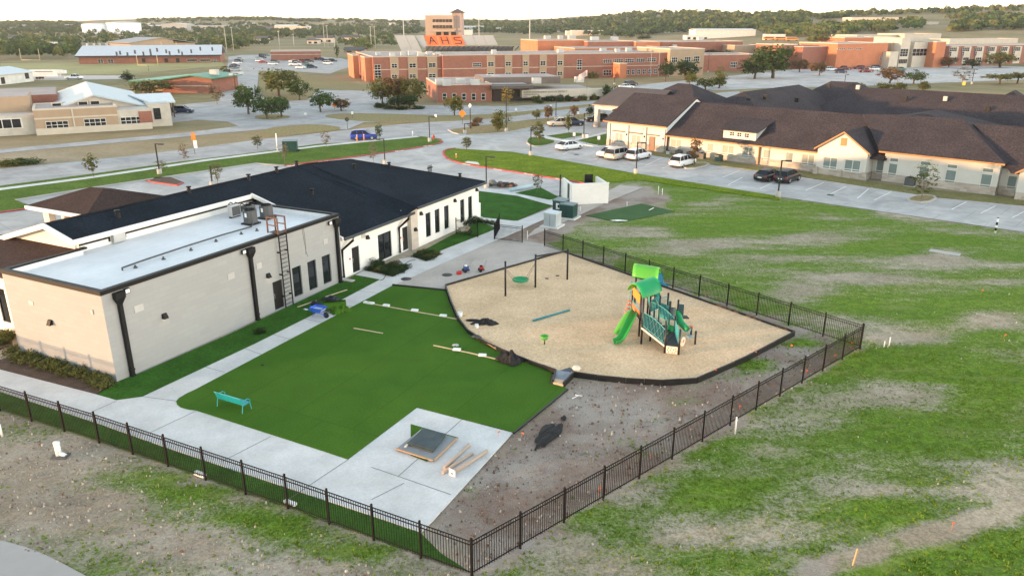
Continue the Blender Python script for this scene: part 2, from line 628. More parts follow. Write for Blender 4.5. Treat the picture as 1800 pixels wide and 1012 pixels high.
def ground_grid():
  ys = list(np.arange(4, 100, 1.0)) + []
  st, y = 1.0, 100.0
  while y < 5200:
    ys.append(y)
    st = min(60, st * 1.045)
    y += st
  ys = [-60, -30, -12, -4, 0] + ys
  xs = list(np.arange(-60, 80.01, 1.25))
  st, x, xr = 1.25, 80.0, []
  while x < 5200:
    st = min(90, st * 1.06)
    x += st
    xr.append(x)
  st, x, xl = 1.25, -60.0, []
  while x > -5200:
    st = min(90, st * 1.06)
    x -= st
    xl.append(x)
  xs = xl[::-1] + xs + xr
  nx, ny = len(xs), len(ys)
  V, A = [], []
  for y in ys:
    for x in xs:
      z = terrain(x, y) if y > 300 else 0.0
      if 4 < y < 70 and -60 < x < 80:
        g, d = cover(x, y)
        z += 0.05 * mnoise.noise(Vector((x * .45, y * .45, 0))) - 0.05
      elif y < 130:
        g, d = cover(x, y)
        z -= 0.03
      else:
        # pasture green and dry grass by large patches
        g, d = 0.22 + 0.25 * mnoise.noise(Vector((x * 0.006, y * 0.006, 7))), 0.0
        z -= 0.03
      V.append((x, y, z))
      A.append((g, d, sstep(95, 140, y), 1))
  F = [(j * nx + i, j * nx + i + 1, (j + 1) * nx + i + 1, (j + 1) * nx + i) for j in range(ny - 1) for i in range(nx - 1)]
  me = bpy.data.meshes.new('ground')
  me.from_pydata(V, [], F)
  me.polygons.foreach_set('use_smooth', [True] * len(F))
  at = me.attributes.new('cover', 'FLOAT_COLOR', 'POINT')
  at.data.foreach_set('color', np.array(A, dtype=np.float32).ravel())
  o = bpy.data.objects.new('ground', me)
  COL.objects.link(o)
  return tag(o, kind='structure')

def ground_mat():
  m = bpy.data.materials.new('open_ground')
  m.use_nodes = True
  t = m.node_tree
  N, L = t.nodes, t.links
  b = N['Principled BSDF']
  b.inputs['Roughness'].default_value = 0.95
  b.inputs['Specular IOR Level'].default_value = 0.1
  tc = N.new('ShaderNodeTexCoord')
  at = N.new('ShaderNodeAttribute')
  at.attribute_name = 'cover'
  sp = N.new('ShaderNodeSeparateColor')
  L.new(at.outputs['Color'], sp.inputs[0])
  mp = N.new('ShaderNodeMapping')
  mp.inputs['Rotation'].default_value = (0, 0, R(42))     # mower and grader tracks run along the car park
  mp.inputs['Scale'].default_value = (0.14, 0.55, 1)
  L.new(tc.outputs['Object'], mp.inputs['Vector'])

  def nz(vec, sc, det=5, ro=0.6):
    n = N.new('ShaderNodeTexNoise')
    n.inputs['Scale'].default_value = sc
    n.inputs['Detail'].default_value = det
    n.inputs['Roughness'].default_value = ro
    L.new(vec, n.inputs['Vector'])
    return n.outputs['Fac']

  def mth(op, a, bb, c=None):
    n = N.new('ShaderNodeMath')
    n.operation = op
    for i, q in enumerate((a, bb, c)):
      if q is None: continue
      if isinstance(q, (int, float)): n.inputs[i].default_value = q
      else: L.new(q, n.inputs[i])
    return n.outputs[0]

  def mix(f, a, bb):
    n = N.new('ShaderNodeMix')
    n.data_type = 'RGBA'
    if isinstance(f, (int, float)): n.inputs['Factor'].default_value = f
    else: L.new(f, n.inputs['Factor'])
    for k, q in (('A', a), ('B', bb)):
      if isinstance(q, tuple): n.inputs[k].default_value = (*q, 1)
      else: L.new(q, n.inputs[k])
    return n.outputs['Result']

  def ramp(f, lo, hi):
    n = N.new('ShaderNodeMapRange')
    n.interpolation_type = 'SMOOTHSTEP'
    n.inputs['From Min'].default_value = lo
    n.inputs['From Max'].default_value = hi
    L.new(f, n.inputs['Value'])
    return n.outputs['Result']
  obj = tc.outputs['Object']
  streak = nz(mp.outputs['Vector'], 0.55, 7, 0.65)
  streak2 = nz(mp.outputs['Vector'], 1.7, 5, 0.6)
  patch = nz(obj, 0.16, 6, 0.6)
  clump = nz(obj, 1.6, 5, 0.7)  # dark in its low spots partly stands in for shade of small relief
  blade = nz(obj, 9.0, 3, 0.7)
  speck = nz(obj, 22.0, 2, 0.6)
  big = nz(obj, 0.012, 4, 0.6)
  soil = mix(ramp(patch, .35, .65), (.31, .255, .175), (.47, .41, .31))
  soil = mix(ramp(clump, .36, .6), mix(.45, soil, (.17, .135, .095)), soil)
  soil = mix(ramp(blade, .36, .64), mix(.35, soil, (.14, .11, .08)), mix(.2, soil, (.55, .50, .40)))
  gravel = mix(ramp(speck, .3, .72), (.18, .145, .12), (.46, .39, .335))
  gravel = mix(ramp(clump, .45, .75), gravel, mix(.6, gravel, (.22, .135, .095)))
  gravel = mix(ramp(patch, .42, .62), mix(.55, gravel, (.17, .105, .075)), mix(.35, gravel, (.40, .37, .33)))
  bare = mix(mth('MULTIPLY', sp.outputs['Green'], ramp(clump, .2, .5)), soil, gravel)
  grass = mix(ramp(streak, .36, .66), (.12, .225, .011), (.19, .31, .018))
  grass = mix(ramp(clump, .38, .62), mix(.65, grass, (.055, .10, .016)), grass)
  grass = mix(mth('MULTIPLY', ramp(patch, .52, .68), .6), grass, (.19, .20, .05))
  grass = mix(ramp(blade, .36, .64), mix(.55, grass, (.05, .085, .012)), mix(.25, grass, (.26, .36, .07)))
  grass = mix(mth('MULTIPLY', ramp(streak2, .52, .68), .55), grass, (.20, .225, .07))
  # grass where the cover value beats the streaky noise
  s = mth('MULTIPLY_ADD', streak, 1.05, mth('MULTIPLY', clump, .32))
  s = mth('MULTIPLY_ADD', patch, .45, s)
  s = mth('MULTIPLY_ADD', blade, .34, s)
  k = mth('SUBTRACT', mth('MULTIPLY_ADD', sp.outputs['Red'], .70, .69), s)
  grass = mix(ramp(k, -.08, .20), mix(ramp(blade, .36, .64), (.15, .165, .07), (.27, .28, .15)), grass)   # thin grass at the edges of the bare patches
  near = mix(ramp(k, -.20, .12), bare, grass)
  # far pasture: straw, dull green and scrub
  dry = mix(ramp(big, .35, .65), (.30, .235, .135), (.17, .165, .08))
  dry = mix(ramp(patch, .35, .7), dry, mix(.4, dry, (.40, .30, .17)))
  dry = mix(ramp(clump, .3, .7), mix(.25, dry, (.09, .08, .04)), dry)
  L.new(mix(sp.outputs['Blue'], near, dry), b.inputs['Base Color'])
  bp = N.new('ShaderNodeBump')
  bp.inputs['Strength'].default_value = 0.55
  bp.inputs['Distance'].default_value = 0.12
  L.new(mth('MULTIPLY_ADD', clump, .6, blade), bp.inputs['Height'])
  L.new(bp.outputs['Normal'], b.inputs['Normal'])
  return m

gr = ground_grid()
gr.data.materials.append(ground_mat())

# ------------------------------------------------------------------ surfaces laid on the ground
M_CONC = mat('concrete_walk', (.53, .53, .515), .9, var=.07, vscale=.5, fine=.07, fscale=9, col2=(.63, .63, .615))
M_ROAD = mat('concrete_road', (.335, .33, .325), .9, var=.1, vscale=.12, fine=.08, fscale=2.0)
M_LOT = mat('concrete_lot', (.41, .40, .385), .9, var=.10, vscale=.1, fine=.08, fscale=1.2)
M_KERB = mat('concrete_kerb', (.42, .40, .37), .9, var=.1)
M_RED = mat('red_kerb_paint', (.36, .05, .045), .7, var=.25, vscale=1.5)
M_WHITE = mat('white_paint', (.78, .78, .76), .6, var=.06)
M_TURF = mat('artificial_turf', (.050, .130, .016), .95, var=.06, vscale=.28, fine=.22, fscale=14, bump=.5, bscale=40, spec=.05, col2=(.060, .138, .016))
def turf_rolls(m, rot=26.75, bw=3.66, rh=26, c1=(.95, .96, .95, 1), c2=(1.06, 1.04, 1.06, 1), mo=(.72, .74, .72, 1), ms=.025, nsc=.45, amp=.07):
  """rolls or slabs that differ a little, with faint seams, and worn patches across them"""
  t = m.node_tree
  b = t.nodes['Principled BSDF']
  src = b.inputs['Base Color'].links[0].from_socket
  tc = t.nodes.new('ShaderNodeTexCoord')
  mp = t.nodes.new('ShaderNodeMapping')
  mp.inputs['Rotation'].default_value = (0, 0, R(rot))
  t.links.new(tc.outputs['Object'], mp.inputs['Vector'])
  br = t.nodes.new('ShaderNodeTexBrick')
  br.offset = .5
  for k, v in (('Scale', 1), ('Brick Width', bw), ('Row Height', rh), ('Mortar Size', ms), ('Bias', .1)):
    br.inputs[k].default_value = v
  br.inputs['Color1'].default_value = c1
  br.inputs['Color2'].default_value = c2
  br.inputs['Mortar'].default_value = mo
  t.links.new(mp.outputs[0], br.inputs['Vector'])
  n = t.nodes.new('ShaderNodeTexNoise')
  n.inputs['Scale'].default_value = nsc
  n.inputs['Detail'].default_value = 6
  n.inputs['Distortion'].default_value = 1.2
  t.links.new(tc.outputs['Object'], n.inputs['Vector'])
  mr = t.nodes.new('ShaderNodeMapRange')
  mr.inputs['From Min'].default_value, mr.inputs['From Max'].default_value = .3, .7
  mr.inputs['To Min'].default_value, mr.inputs['To Max'].default_value = 1 - amp, 1 + amp
  t.links.new(n.outputs['Fac'], mr.inputs['Value'])
  m1 = t.nodes.new('ShaderNodeVectorMath'); m1.operation = 'MULTIPLY'
  t.links.new(src, m1.inputs[0]); t.links.new(br.outputs['Color'], m1.inputs[1])
  m2 = t.nodes.new('ShaderNodeVectorMath'); m2.operation = 'SCALE'
  t.links.new(m1.outputs[0], m2.inputs[0]); t.links.new(mr.outputs[0], m2.inputs['Scale'])
  t.links.new(m2.outputs[0], b.inputs['Base Color'])
turf_rolls(M_TURF)
for m_ in (M_LOT, M_ROAD):
  turf_rolls(m_, 43.4, 4.6, 4.6, (.96, .96, .96, 1), (1.03, 1.03, 1.03, 1), (.78, .78, .78, 1), .05, .22, .19)
M_SOD = mat('fresh_sod', (.036, .105, .016), .95, var=.22, vscale=.6, fine=.35, fscale=9, bump=.6, bscale=25, spec=.05)
M_LAWN = mat('mown_lawn', (.085, .155, .02), .95, var=.28, vscale=.25, fine=.3, fscale=4, bump=.4, bscale=8, spec=.05, col2=(.105, .165, .028))
M_DRYLAWN = mat('dry_lawn', (.33, .25, .135), .95, var=.2, vscale=.12, fine=.2, fscale=2, spec=.05, col2=(.25, .22, .10))
M_SAND = mat('wood_fibre', (.63, .45, .275), .95, var=.12, vscale=.35, fine=.20, fscale=9, bump=.25, bscale=16, spec=.05, col2=(.70, .51, .325))
M_SLAB = mat('grey_slab', (.42, .375, .33), .92, var=.14, vscale=.35, fine=.08, fscale=8)
M_MULCH = mat('bark_mulch', (.075, .05, .036), .95, var=.3, vscale=2, fine=.5, fscale=14, bump=.8, bscale=20)
M_BLACKP = mat('black_plastic', (.014, .014, .015), .45, var=.2)
M_MUD = mat('wet_mud', (.17, .15, .13), .5, var=.45, vscale=.7, fine=.25, fscale=6, bump=.6, bscale=5)
M_ASPH = mat('asphalt', (.34, .33, .315), .92, var=.12, vscale=.2)

# far and middle distance
sheet('road', [(-500, 358), (-250, 328), (0, 297), (150, 283), (325, 263), (450, 246), (617, 228), (700, 219), (880, 206), (965, 194), (1065, 183), (1300, 160), (1300, 176), (1065, 201), (960, 213), (890, 226), (860, 236), (800, 241), (733, 240), (625, 251), (560, 254), (450, 269), (325, 284), (175, 305), (0, 328), (-250, 362), (-500, 398)], M_ROAD, .006)
sheet('driveway', [(-600, 470), (-500, 440), (0, 374), (62, 366), (28, 353), (155, 332), (300, 311), (450, 288), (500, 292), (620, 277), (700, 266), (765, 255), (779, 249), (775, 244), (740, 239.5), (800, 234), (860, 230), (860, 245), (795, 258), (781, 264), (779, 272), (790, 282), (820, 290), (900, 302), (985, 316), (1035, 326), (1000, 345), (900, 340), (835, 330), (640, 330), (300, 420), (0, 470)], M_LOT, .010)
sheet('car_park', [(860, 229), (890, 224), (985, 213), (1065, 203), (1110, 205), (1110, 240), (1090, 256), (1110, 263), (1160, 275), (1235, 287), (1350, 302), (1405, 311), (1525, 329), (1650, 348), (1800, 362), (2300, 425), (2500, 455), (2300, 495), (1800, 408), (1370, 346), (1118, 306), (985, 282), (900, 268), (800, 262), (781, 264), (795, 252), (850, 240)], M_LOT, .014)
sheet('school_road', [(268, 212), (300, 190), (330, 183), (385, 178), (395, 150), (402, 100), (425, 97), (520, 96), (600, 103), (640, 112), (600, 122), (580, 130), (520, 126), (455, 125), (452, 155), (470, 180), (540, 176), (560, 158), (665, 160), (690, 180), (740, 185), (900, 187), (1065, 176), (1250, 158), (1250, 163), (1065, 185), (900, 204), (760, 215), (640, 215), (610, 228), (480, 226), (330, 240), (35, 266), (-300, 300), (-300, 292), (30, 260), (320, 234), (420, 222), (400, 214), (350, 211), (300, 216)], M_ROAD, .008)
sheet('school_car_park', [(1060, 156), (1120, 150), (1240, 138), (1400, 122), (1500, 116), (1660, 116), (1800, 114), (2100, 112), (2100, 150), (1800, 140), (1500, 152), (1350, 155), (1240, 160), (1100, 168)], M_LOT, .008)
sheet('bus_yard', [(1120, 92), (1250, 86), (1430, 72), (1560, 74), (1500, 84), (1440, 92), (1240, 98)], M_LOT, .012)
sheet('gravel_lane', [(100, 133), (235, 133), (235, 139), (100, 141), (0, 140), (-200, 145), (-200, 139)], M_KERB, .012)
sheet('practice_field', [(-300, 116), (140, 110), (390, 106), (395, 116), (230, 130), (0, 134), (-300, 138)], mat('playing_field', (.25, .24, .09), .95, var=.15, vscale=.03, fine=.15, fscale=1), .012)
# islands and lawns in the middle distance
sheet('dry_island', [(455, 128), (520, 129), (640, 150), (700, 160), (640, 160), (560, 157), (470, 165), (455, 150)], M_DRYLAWN, .022)
sheet('dry_verge', [(560, 204), (610, 199), (700, 201), (800, 204), (900, 199), (1065, 180), (1065, 185), (965, 196), (880, 208), (760, 215), (690, 216), (610, 212)], M_DRYLAWN, .05, .06, 1)
sheet('dry_verge', [(450, 232), (490, 222), (560, 218), (610, 226), (560, 233), (470, 243)], M_DRYLAWN, .05, .06, 1)
sheet('dry_verge', [(440, 205), (480, 200), (520, 206), (470, 212)], M_DRYLAWN, .06, .06, 1)
sheet('tree_island', [(660, 182), (735, 185), (732, 192), (690, 193), (655, 190)], M_DRYLAWN, .12, .12, 1)
sheet('kerbed_island', [(788, 229), (830, 224), (900, 215), (980, 207), (1065, 196), (1065, 203), (1000, 214), (945, 221), (890, 233), (830, 237), (800, 235)], M_DRYLAWN, .13, .13, 1)
strip('island_kerb', [(788, 229), (800, 236), (830, 238), (890, 234), (945, 222), (1000, 215)], M_KERB, .25, 0, .15, smooth=1)
sheet('kerbed_island', [(924, 249), (932, 242), (955, 244), (980, 250), (955, 257), (935, 257)], M_LAWN, .13, .13, 1)
strip('island_kerb', [(980, 251), (955, 258), (935, 258), (924, 250), (932, 241), (955, 243)], M_KERB, .25, 0, .15, smooth=1)
sheet('entrance_lawn', [(955, 241), (1000, 234), (1035, 236), (985, 245)], M_LAWN, .10, .1)
sheet('entrance_lawn', [(1012, 246), (1066, 236), (1066, 255), (1052, 256)], M_LAWN, .10, .1)
sheet('sidewalk', [(940, 240), (958, 240), (1000, 248), (1066, 233), (1066, 236), (1010, 249), (1060, 258), (1052, 260)], M_CONC, .115, .1)
sheet('wall_lawn', [(1130, 266), (1190, 272), (1350, 296), (1405, 302), (1525, 320), (1650, 336), (1800, 350), (1800, 362), (1650, 348), (1525, 329), (1405, 311), (1350, 303), (1235, 288), (1140, 272)], mat('olive_lawn', (.16, .15, .05), .95, var=.2, vscale=.3, fine=.25, fscale=3), .11, .11)
sheet('tree_island', [(1192, 291), (1235, 286), (1250, 290), (1212, 299)], M_DRYLAWN, .13, .13, 1)
strip('island_kerb', [(1192, 291), (1235, 286), (1250, 290), (1212, 299)], M_KERB, .25, 0, .15, True, 1)
sheet('tree_island', [(1589, 353), (1615, 343), (1650, 347), (1628, 358)], M_DRYLAWN, .13, .13, 1)
strip('island_kerb', [(1589, 353), (1615, 343), (1650, 347), (1628, 358)], M_KERB, .25, 0, .15, True, 1)
# roadside lawns with red kerbs
LAWN_A = [(-500, 398), (-250, 362), (0, 328), (175, 305), (325, 284), (450, 269), (560, 254), (625, 251), (733, 240), (748, 242), (770, 246), (779, 249.5), (770, 254), (700, 266), (620, 277), (500, 292), (450, 288.5), (300, 311), (155, 332.5), (28, 353), (62, 366), (0, 374), (-500, 440)]
sheet('roadside_lawn', LAWN_A, M_LAWN, .10, .1)
strip('sidewalk', [(-300, 378), (0, 334), (140, 316), (250, 300), (362, 283), (480, 268), (560, 258), (640, 250), (735, 241)], M_CONC, 1.4, .08, .118)
strip('lot_kerb', [(28, 353), (155, 332.5), (300, 311), (450, 288.5), (500, 292)], M_ASPH, .5, 0, .15)
strip('red_kerb', [(500, 292), (620, 277), (700, 266), (770, 254), (779, 249.5), (770, 246)], M_RED, .3, 0, .15, smooth=1)
strip('red_kerb', [(-300, 415), (0, 374.5), (60, 366.5)], M_RED, .3, 0, .15)
LAWN_B = [(800, 262), (900, 268), (985, 282), (1118, 306), (1370, 346), (1370, 352), (1118, 316), (1060, 322), (985, 316), (900, 302), (820, 290), (790, 282), (779, 272), (781, 265)]
sheet('roadside_lawn', LAWN_B, mat('bright_lawn', (.125, .195, .012), .95, var=.25, vscale=.3, fine=.3, fscale=3, bump=.4, bscale=8, spec=.05, col2=(.17, .225, .018)), .09, .1)
strip('red_kerb', [(800, 261.5), (781, 264.5), (779, 272), (790, 282), (820, 290), (900, 302), (985, 316), (1040, 325)], M_RED, .3, 0, .15, smooth=1)
sheet('inlet_slab', [(817, 287), (843, 291), (840, 287), (822, 285)], M_CONC, .16, .1)
sheet('parking_island', [(262, 320), (312, 326), (322, 322), (300, 313), (275, 313)], M_MULCH, .15, .15)
strip('island_kerb', [(258, 318), (262, 320), (312, 327), (322, 322)], M_RED, .2, 0, .16)

# the daycare's own ground
sheet('lawn', [(832, 335), (910, 345), (970, 362), (905, 389), (850, 383), (835, 375)], M_SOD, .05, .06)
sheet('lawn', [(905, 340), (950, 330), (986, 349), (965, 352)], M_SOD, .05, .06)
sheet('sidewalk', [(835, 330), (900, 335), (990, 352), (1010, 362), (975, 362), (905, 345), (835, 338)], M_CONC, .045, .05)
sheet('sidewalk', [(835, 377), (910, 389), (975, 364), (1000, 366), (920, 402), (870, 413), (840, 396)], M_CONC, .045, .05)
sheet('building_lawn', [(735, 446), (840, 389), (875, 402), (768, 443), (740, 449)], M_SOD, .05, .06)
sheet('building_lawn', [(205, 704), (250, 698), (350, 651), (450, 604), (560, 549), (668, 492), (625, 484), (600, 496), (410, 585), (250, 655), (205, 672), (170, 693)], M_SOD, .05, .06, 0)
sheet('planting_bed', [(-400, 540), (0, 633), (30, 626), (205, 675), (170, 694), (0, 650), (-400, 547)], M_MULCH, .05, .06)
sheet('planting_bed', [(0, 590), (22, 586), (22, 606), (0, 614), (-100, 625), (-100, 600)], M_MULCH, .05, .06)
sheet('planting_bed', [(640, 476), (668, 462), (718, 473), (692, 486)], M_MULCH, .05, .06)
sheet('planting_bed', [(722, 451), (740, 444), (780, 446), (750, 460)], M_MULCH, .05, .06)
# concrete around the yard: sidewalk along the building, front walk and pad
sheet('sidewalk', [(-400, 548), (0, 650), (170, 694), (205, 704), (250, 698), (350, 651), (450, 604), (560, 549), (668, 492), (625, 484), (645, 472), (690, 487), (720, 473), (700, 456), (745, 449), (768, 444), (875, 402), (920, 402), (790, 458), (690, 503), (500, 603), (345, 687), (328, 703), (332, 712), (345, 720), (612, 808.5), (733, 717.5), (901, 761), (762, 914), (740, 936), (664, 910), (450, 839), (290, 786), (172, 744), (0, 688), (-400, 565)], M_CONC, .04, .06)
sheet('fence_lawn', [(-400, 566), (0, 689), (172, 745), (290, 787), (450, 840), (664, 911), (740, 937), (775, 972), (828, 1006), (506, 890), (174, 775), (0, 720), (-400, 592)], M_SOD, .02, .02)
sheet('play_slab', [(690, 503), (790, 458), (870, 424), (905, 422), (960, 430), (1000, 444), (990, 446), (783, 505), (783, 512)], M_SLAB, .045, .06)
sheet('play_slab', [(925, 417), (940, 403), (1090, 325), (1130, 330), (1080, 350), (960, 405)], M_SLAB, .012)
TURF = [(690, 503), (783, 512), (790, 535), (802, 563), (820, 583), (850, 602), (880, 617), (970, 657), (966, 675), (998, 684), (903, 760.5), (733, 717), (612, 808), (345, 722.5), (330, 720.5), (318, 717), (311.5, 712), (310, 706.5), (315, 700.5), (328, 693), (345, 685), (500, 603)]
tp = px_poly(TURF)
sheet('artificial_turf', tp, M_TURF, .065, .07, world=True)
strip('turf_edge', px_poly([(690, 502.5), (783, 511.5)]), M_BLACKP, .12, 0, .16, world=True)
strip('turf_edge', px_poly([(998, 685), (903, 762)]), M_BLACKP, .08, 0, .085, world=True)
sheet('turf_sample', [(1030, 379), (1128, 358), (1187, 372), (1090, 391)], mat('dark_turf', (.03, .09, .017), .95, var=.12, vscale=.5, fine=.2, fscale=10), .03, .03)
PIT = [(783, 506), (990, 446), (1396, 589), (1312, 633), (1225, 672), (1165, 676), (1100, 672), (1050, 667), (1008, 661), (990, 680), (972, 676), (977, 657), (930, 640), (885, 622), (850, 605), (822, 586), (805, 563), (793, 535)]
pit = px_poly(PIT)
pz = []
sb = MB()
sb.prism(pit, -.05, .16, bottom=False)
tag(sb.build('wood_fibre_bed', M_SAND), kind='structure')
# channel of mud at the lower right and the drive at the lower left
sheet('asphalt_drive', [(-300, 880), (0, 949), (60, 965), (130, 1000), (200, 1040), (260, 1120), (-300, 1120)], M_ASPH, .02, .02, 1)

# painted stall lines, fire lane lettering, manholes
def line_px(name, a, b, w_=.1, z=.021, m=None):
  P, Q = G(*a), G(*b)
  d = (Q - P).normalized()
  n = Vector((-d.y, d.x)) * w_ / 2
  o = MB().prism([P + n, Q + n, Q - n, P - n], z - .003, z, bottom=False).build(name, m or M_WHITE)
  return tag(o, kind='structure')
for a, b in [((1280, 325), (1305, 312)), ((1336, 332), (1362, 320)), ((1416, 335), (1448, 321)), ((1457, 343), (1487, 328)), ((1507, 349), (1527, 332)), ((1537, 352), (1567, 337)), ((1673, 368), (1699, 355)), ((1724, 375), (1750, 362)), ((1779, 383), (1806, 369)),
      ((1135, 291), (1165, 277)), ((1165, 296), (1195, 283)), ((990, 271), (1012, 262)), ((1045, 281), (1068, 270)), ((950, 258), (985, 254)), ((1270, 312), (1300, 300)),
      ((300, 300), (330, 305)), ((330, 296), (362, 301)), ((362, 292), (395, 297)), ((395, 288.5), (430, 292)), ((205, 332), (250, 338))]:
  line_px('stall_line', a, b)
mh = MB().lathe([(.0, .0), (.42, .0), (.42, .012), (0, .012)], n=16)
M_IRON = mat('cast_iron', (.05, .048, .045), .7)
for q, z, n in (((786, 484), .046, 'manhole_cover'), ((1460, 343), .016, 'drain_grate'), ((714, 491), .042, 'manhole_cover'), ((1013, 272), .016, 'drain_grate')):
  g = G(*q)
  o = mh.build(n, M_IRON, loc=(g.x, g.y, z))
  tag(o, kind='structure')
# saw-cut joints in the pad and walks
M_JOINT = mat('joint', (.17, .17, .165), .9)
for a, b in [((612, 808.5), (505, 880)), ((710, 850), (653, 879)), ((792, 870), (700, 838)), ((700, 838), (653, 822)), ((812, 738), (700, 838)), ((345, 723), (262, 762)), ((206, 705), (150, 730)), ((245, 697), (314, 706)), ((450, 580), (510, 597)), ((560, 531), (622, 540)), ((400, 602), (460, 624)), ((340, 640), (395, 655)), ((508, 555), (567, 568)), ((612, 510), (668, 516)), ((476, 768), (390, 812))]:
  line_px('joint', a, b, .035, .0455, M_JOINT)


# ================================================================== THE DAYCARE BUILDING
AZ = 26.75
HO = G(206, 672)                       # near corner of the flat-roofed block
HRZ = R(90 - AZ)
HU, HV = Vector((math.sin(R(AZ)), math.cos(R(AZ)))), Vector((-math.cos(R(AZ)), math.sin(R(AZ))))
def hw(u, v):                          # building coordinates -> world
  return HO + HU * u + HV * v

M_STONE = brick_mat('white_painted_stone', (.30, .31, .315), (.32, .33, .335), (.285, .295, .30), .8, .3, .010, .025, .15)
M_PLAST = mat('white_render', (.74, .73, .70), .85, var=.05, vscale=.4)
M_CREAM = mat('cream_render', (.72, .66, .58), .85, var=.05)
M_TPO = mat('white_roof_membrane', (.64, .655, .67), .5, var=.05, vscale=.25, fine=.03, fscale=3, col2=(.69, .71, .72))
turf_rolls(M_TPO, 0, 30, 3.05, (.985, .985, .985, 1), (1.015, 1.015, 1.015, 1), (.90, .91, .92, 1), .04, .3, .05)
M_SHING = mat('dark_shingles', (.009, .0145, .022), .9, var=.2, vscale=.25, fine=.5, fscale=7, bump=.3, bscale=14, spec=.06, col2=(.014, .021, .031))
M_SHINGW = mat('weathered_shingles', (.028, .025, .023), .9, spec=.06, var=.2, vscale=.4, fine=.5, fscale=9, bump=.4, bscale=14)
M_BROWN = mat('brown_shingles', (.050, .032, .027), .9, spec=.1, var=.2, vscale=.3, fine=.35, fscale=7, bump=.4, bscale=12)
M_BLK = mat('black_metal', (.007, .0075, .009), .6, var=.15, spec=.25)
M_BLKD = mat('black_door', (.010, .010, .011), .45, var=.1)
M_RUST = mat('red_primer_steel', (.085, .04, .03), .7)
M_GREYM = mat('grey_metal', (.28, .29, .30), .5, metal=.3, var=.1)
M_GUN = mat('gunmetal', (.075, .078, .08), .55, var=.12)
M_GUTTER = mat('bronze_gutter', (.07, .085, .095), .35, metal=.4)
M_LOUV = mat('louvre_grey', (.45, .45, .44), .6)
M_GLS = glass_mat('dark_glass')
M_LENS = mat('lamp_lens', (.85, .86, .86), .3)

day = thing('daycare_building', (HO.x, HO.y, 0), HRZ, 'white single-storey building with dark shingle roof and white flat-roofed wing beside the play turf', 'building')

WIN = [(14.45, 15.37, .38, 2.58), (16.06, 16.98, .38, 2.58), (17.65, 18.60, .38, 2.58)]
DOOR = (12.45, 13.40, .06, 2.12)
PT = 5.36
b = MB()
b.wall((0, 0), (19.9, 0), -.1, PT, [DOOR] + WIN, .16)
b.wall((19.9, 0), (19.9, 8.8), -.1, PT)
b.wall((19.9, 8.8), (0, 8.8), -.1, 4.9)
b.wall((0, 8.8), (0, 0), -.1, PT)
b.build('wall', M_STONE, day)
rf = MB()
rf.poly([(.25, .25, 4.9), (19.65, .25, 4.9), (19.65, 9.19, 5.0), (.25, 9.19, 5.0)])
rf.build('flat_roof', M_TPO, day)
ip = MB()                              # inner faces of the parapet, lapped with membrane
for a, c in (((.25, .25), (.25, 8.55)), ((.25, 8.55), (5.0, 8.55)), ((19.65, 9.15), (19.65, .25)), ((19.65, .25), (.25, .25))):
  ip.wall(a, c, 4.85, PT)
ip.build('parapet_lining', M_TPO, day)
cp = MB()
for x0, x1, y0, y1 in ((-.06, 19.96, -.06, .27), (-.06, .27, .27, 8.86), (19.63, 19.96, .27, 8.86), (.27, 5.3, 8.53, 8.86)):
  cp.box(x0, x1, y0, y1, 5.17 if y0 < 0 or x0 < 0 else 5.3, 5.41)
cp.build('coping', M_BLK, day)

def opening(parent, p0, p1, s0, s1, z0, z1, depth, fm, gm, nx=1, nz=1, fw=.06, name='window', splits=None):
  """framed glazing set in an opening: part with a pane beneath it"""
  p0, p1 = Vector(p0), Vector(p1)
  d = (p1 - p0).normalized()
  n = Vector((d.y, -d.x))
  f = MB()
  o = p0 - n * (depth - .01)
  def bar(a0, a1, c0, c1, t=.05):
    q = [o + d * a0, o + d * a1, o + d * a1 + n * t, o + d * a0 + n * t]
    f.prism(q, c0, c1)
  bar(s0, s0 + fw, z0, z1); bar(s1 - fw, s1, z0, z1)
  bar(s0 + fw, s1 - fw, z0, z0 + fw); bar(s0 + fw, s1 - fw, z1 - fw, z1)
  for i in range(1, nx):
    c = s0 + (s1 - s0) * i / nx
    bar(c - fw / 2, c + fw / 2, z0 + fw, z1 - fw, .045)
  for zz in (splits or [z0 + (z1 - z0) * k / nz for k in range(1, nz)]):
    bar(s0 + fw, s1 - fw, zz - fw / 2, zz + fw / 2, .04)
  w_ = f.build(name, fm, parent)
  g = MB()
  q0, q1 = o + d * s0 + n * .012, o + d * s1 + n * .012
  g.poly([(q0.x, q0.y, z0), (q1.x, q1.y, z0), (q1.x, q1.y, z1), (q0.x, q0.y, z1)])
  g.build('pane', gm, w_)
  return w_

def door(parent, p0, p1, s0, s1, z0, z1, depth, m, handle=True, side=-1):
  p0, p1 = Vector(p0), Vector(p1)
  d = (p1 - p0).normalized()
  n = Vector((d.y, -d.x))
  o = p0 - n * (depth - .02)
  f = MB()
  f.prism([o + d * s0, o + d * s1, o + d * s1 + n * .05, o + d * s0 + n * .05], z0, z1)
  w_ = f.build('door', m, parent)
  if handle:
    h = MB()
    c = o + d * (s0 + .14 if side < 0 else s1 - .14) + n * .09
    h.cyl((c.x, c.y, z0 + .85), (c.x, c.y, z0 + 1.2), .025, n=6)
    h.build('handle', M_GREYM, w_)
  return w_

for s0, s1, z0, z1 in WIN:
  opening(day, (0, 0), (19.9, 0), s0, s1, z0, z1, .16, M_BLK, M_GLS)
door(day, (0, 0), (19.9, 0), DOOR[0], DOOR[1], DOOR[2], DOOR[3], .16, M_BLKD)

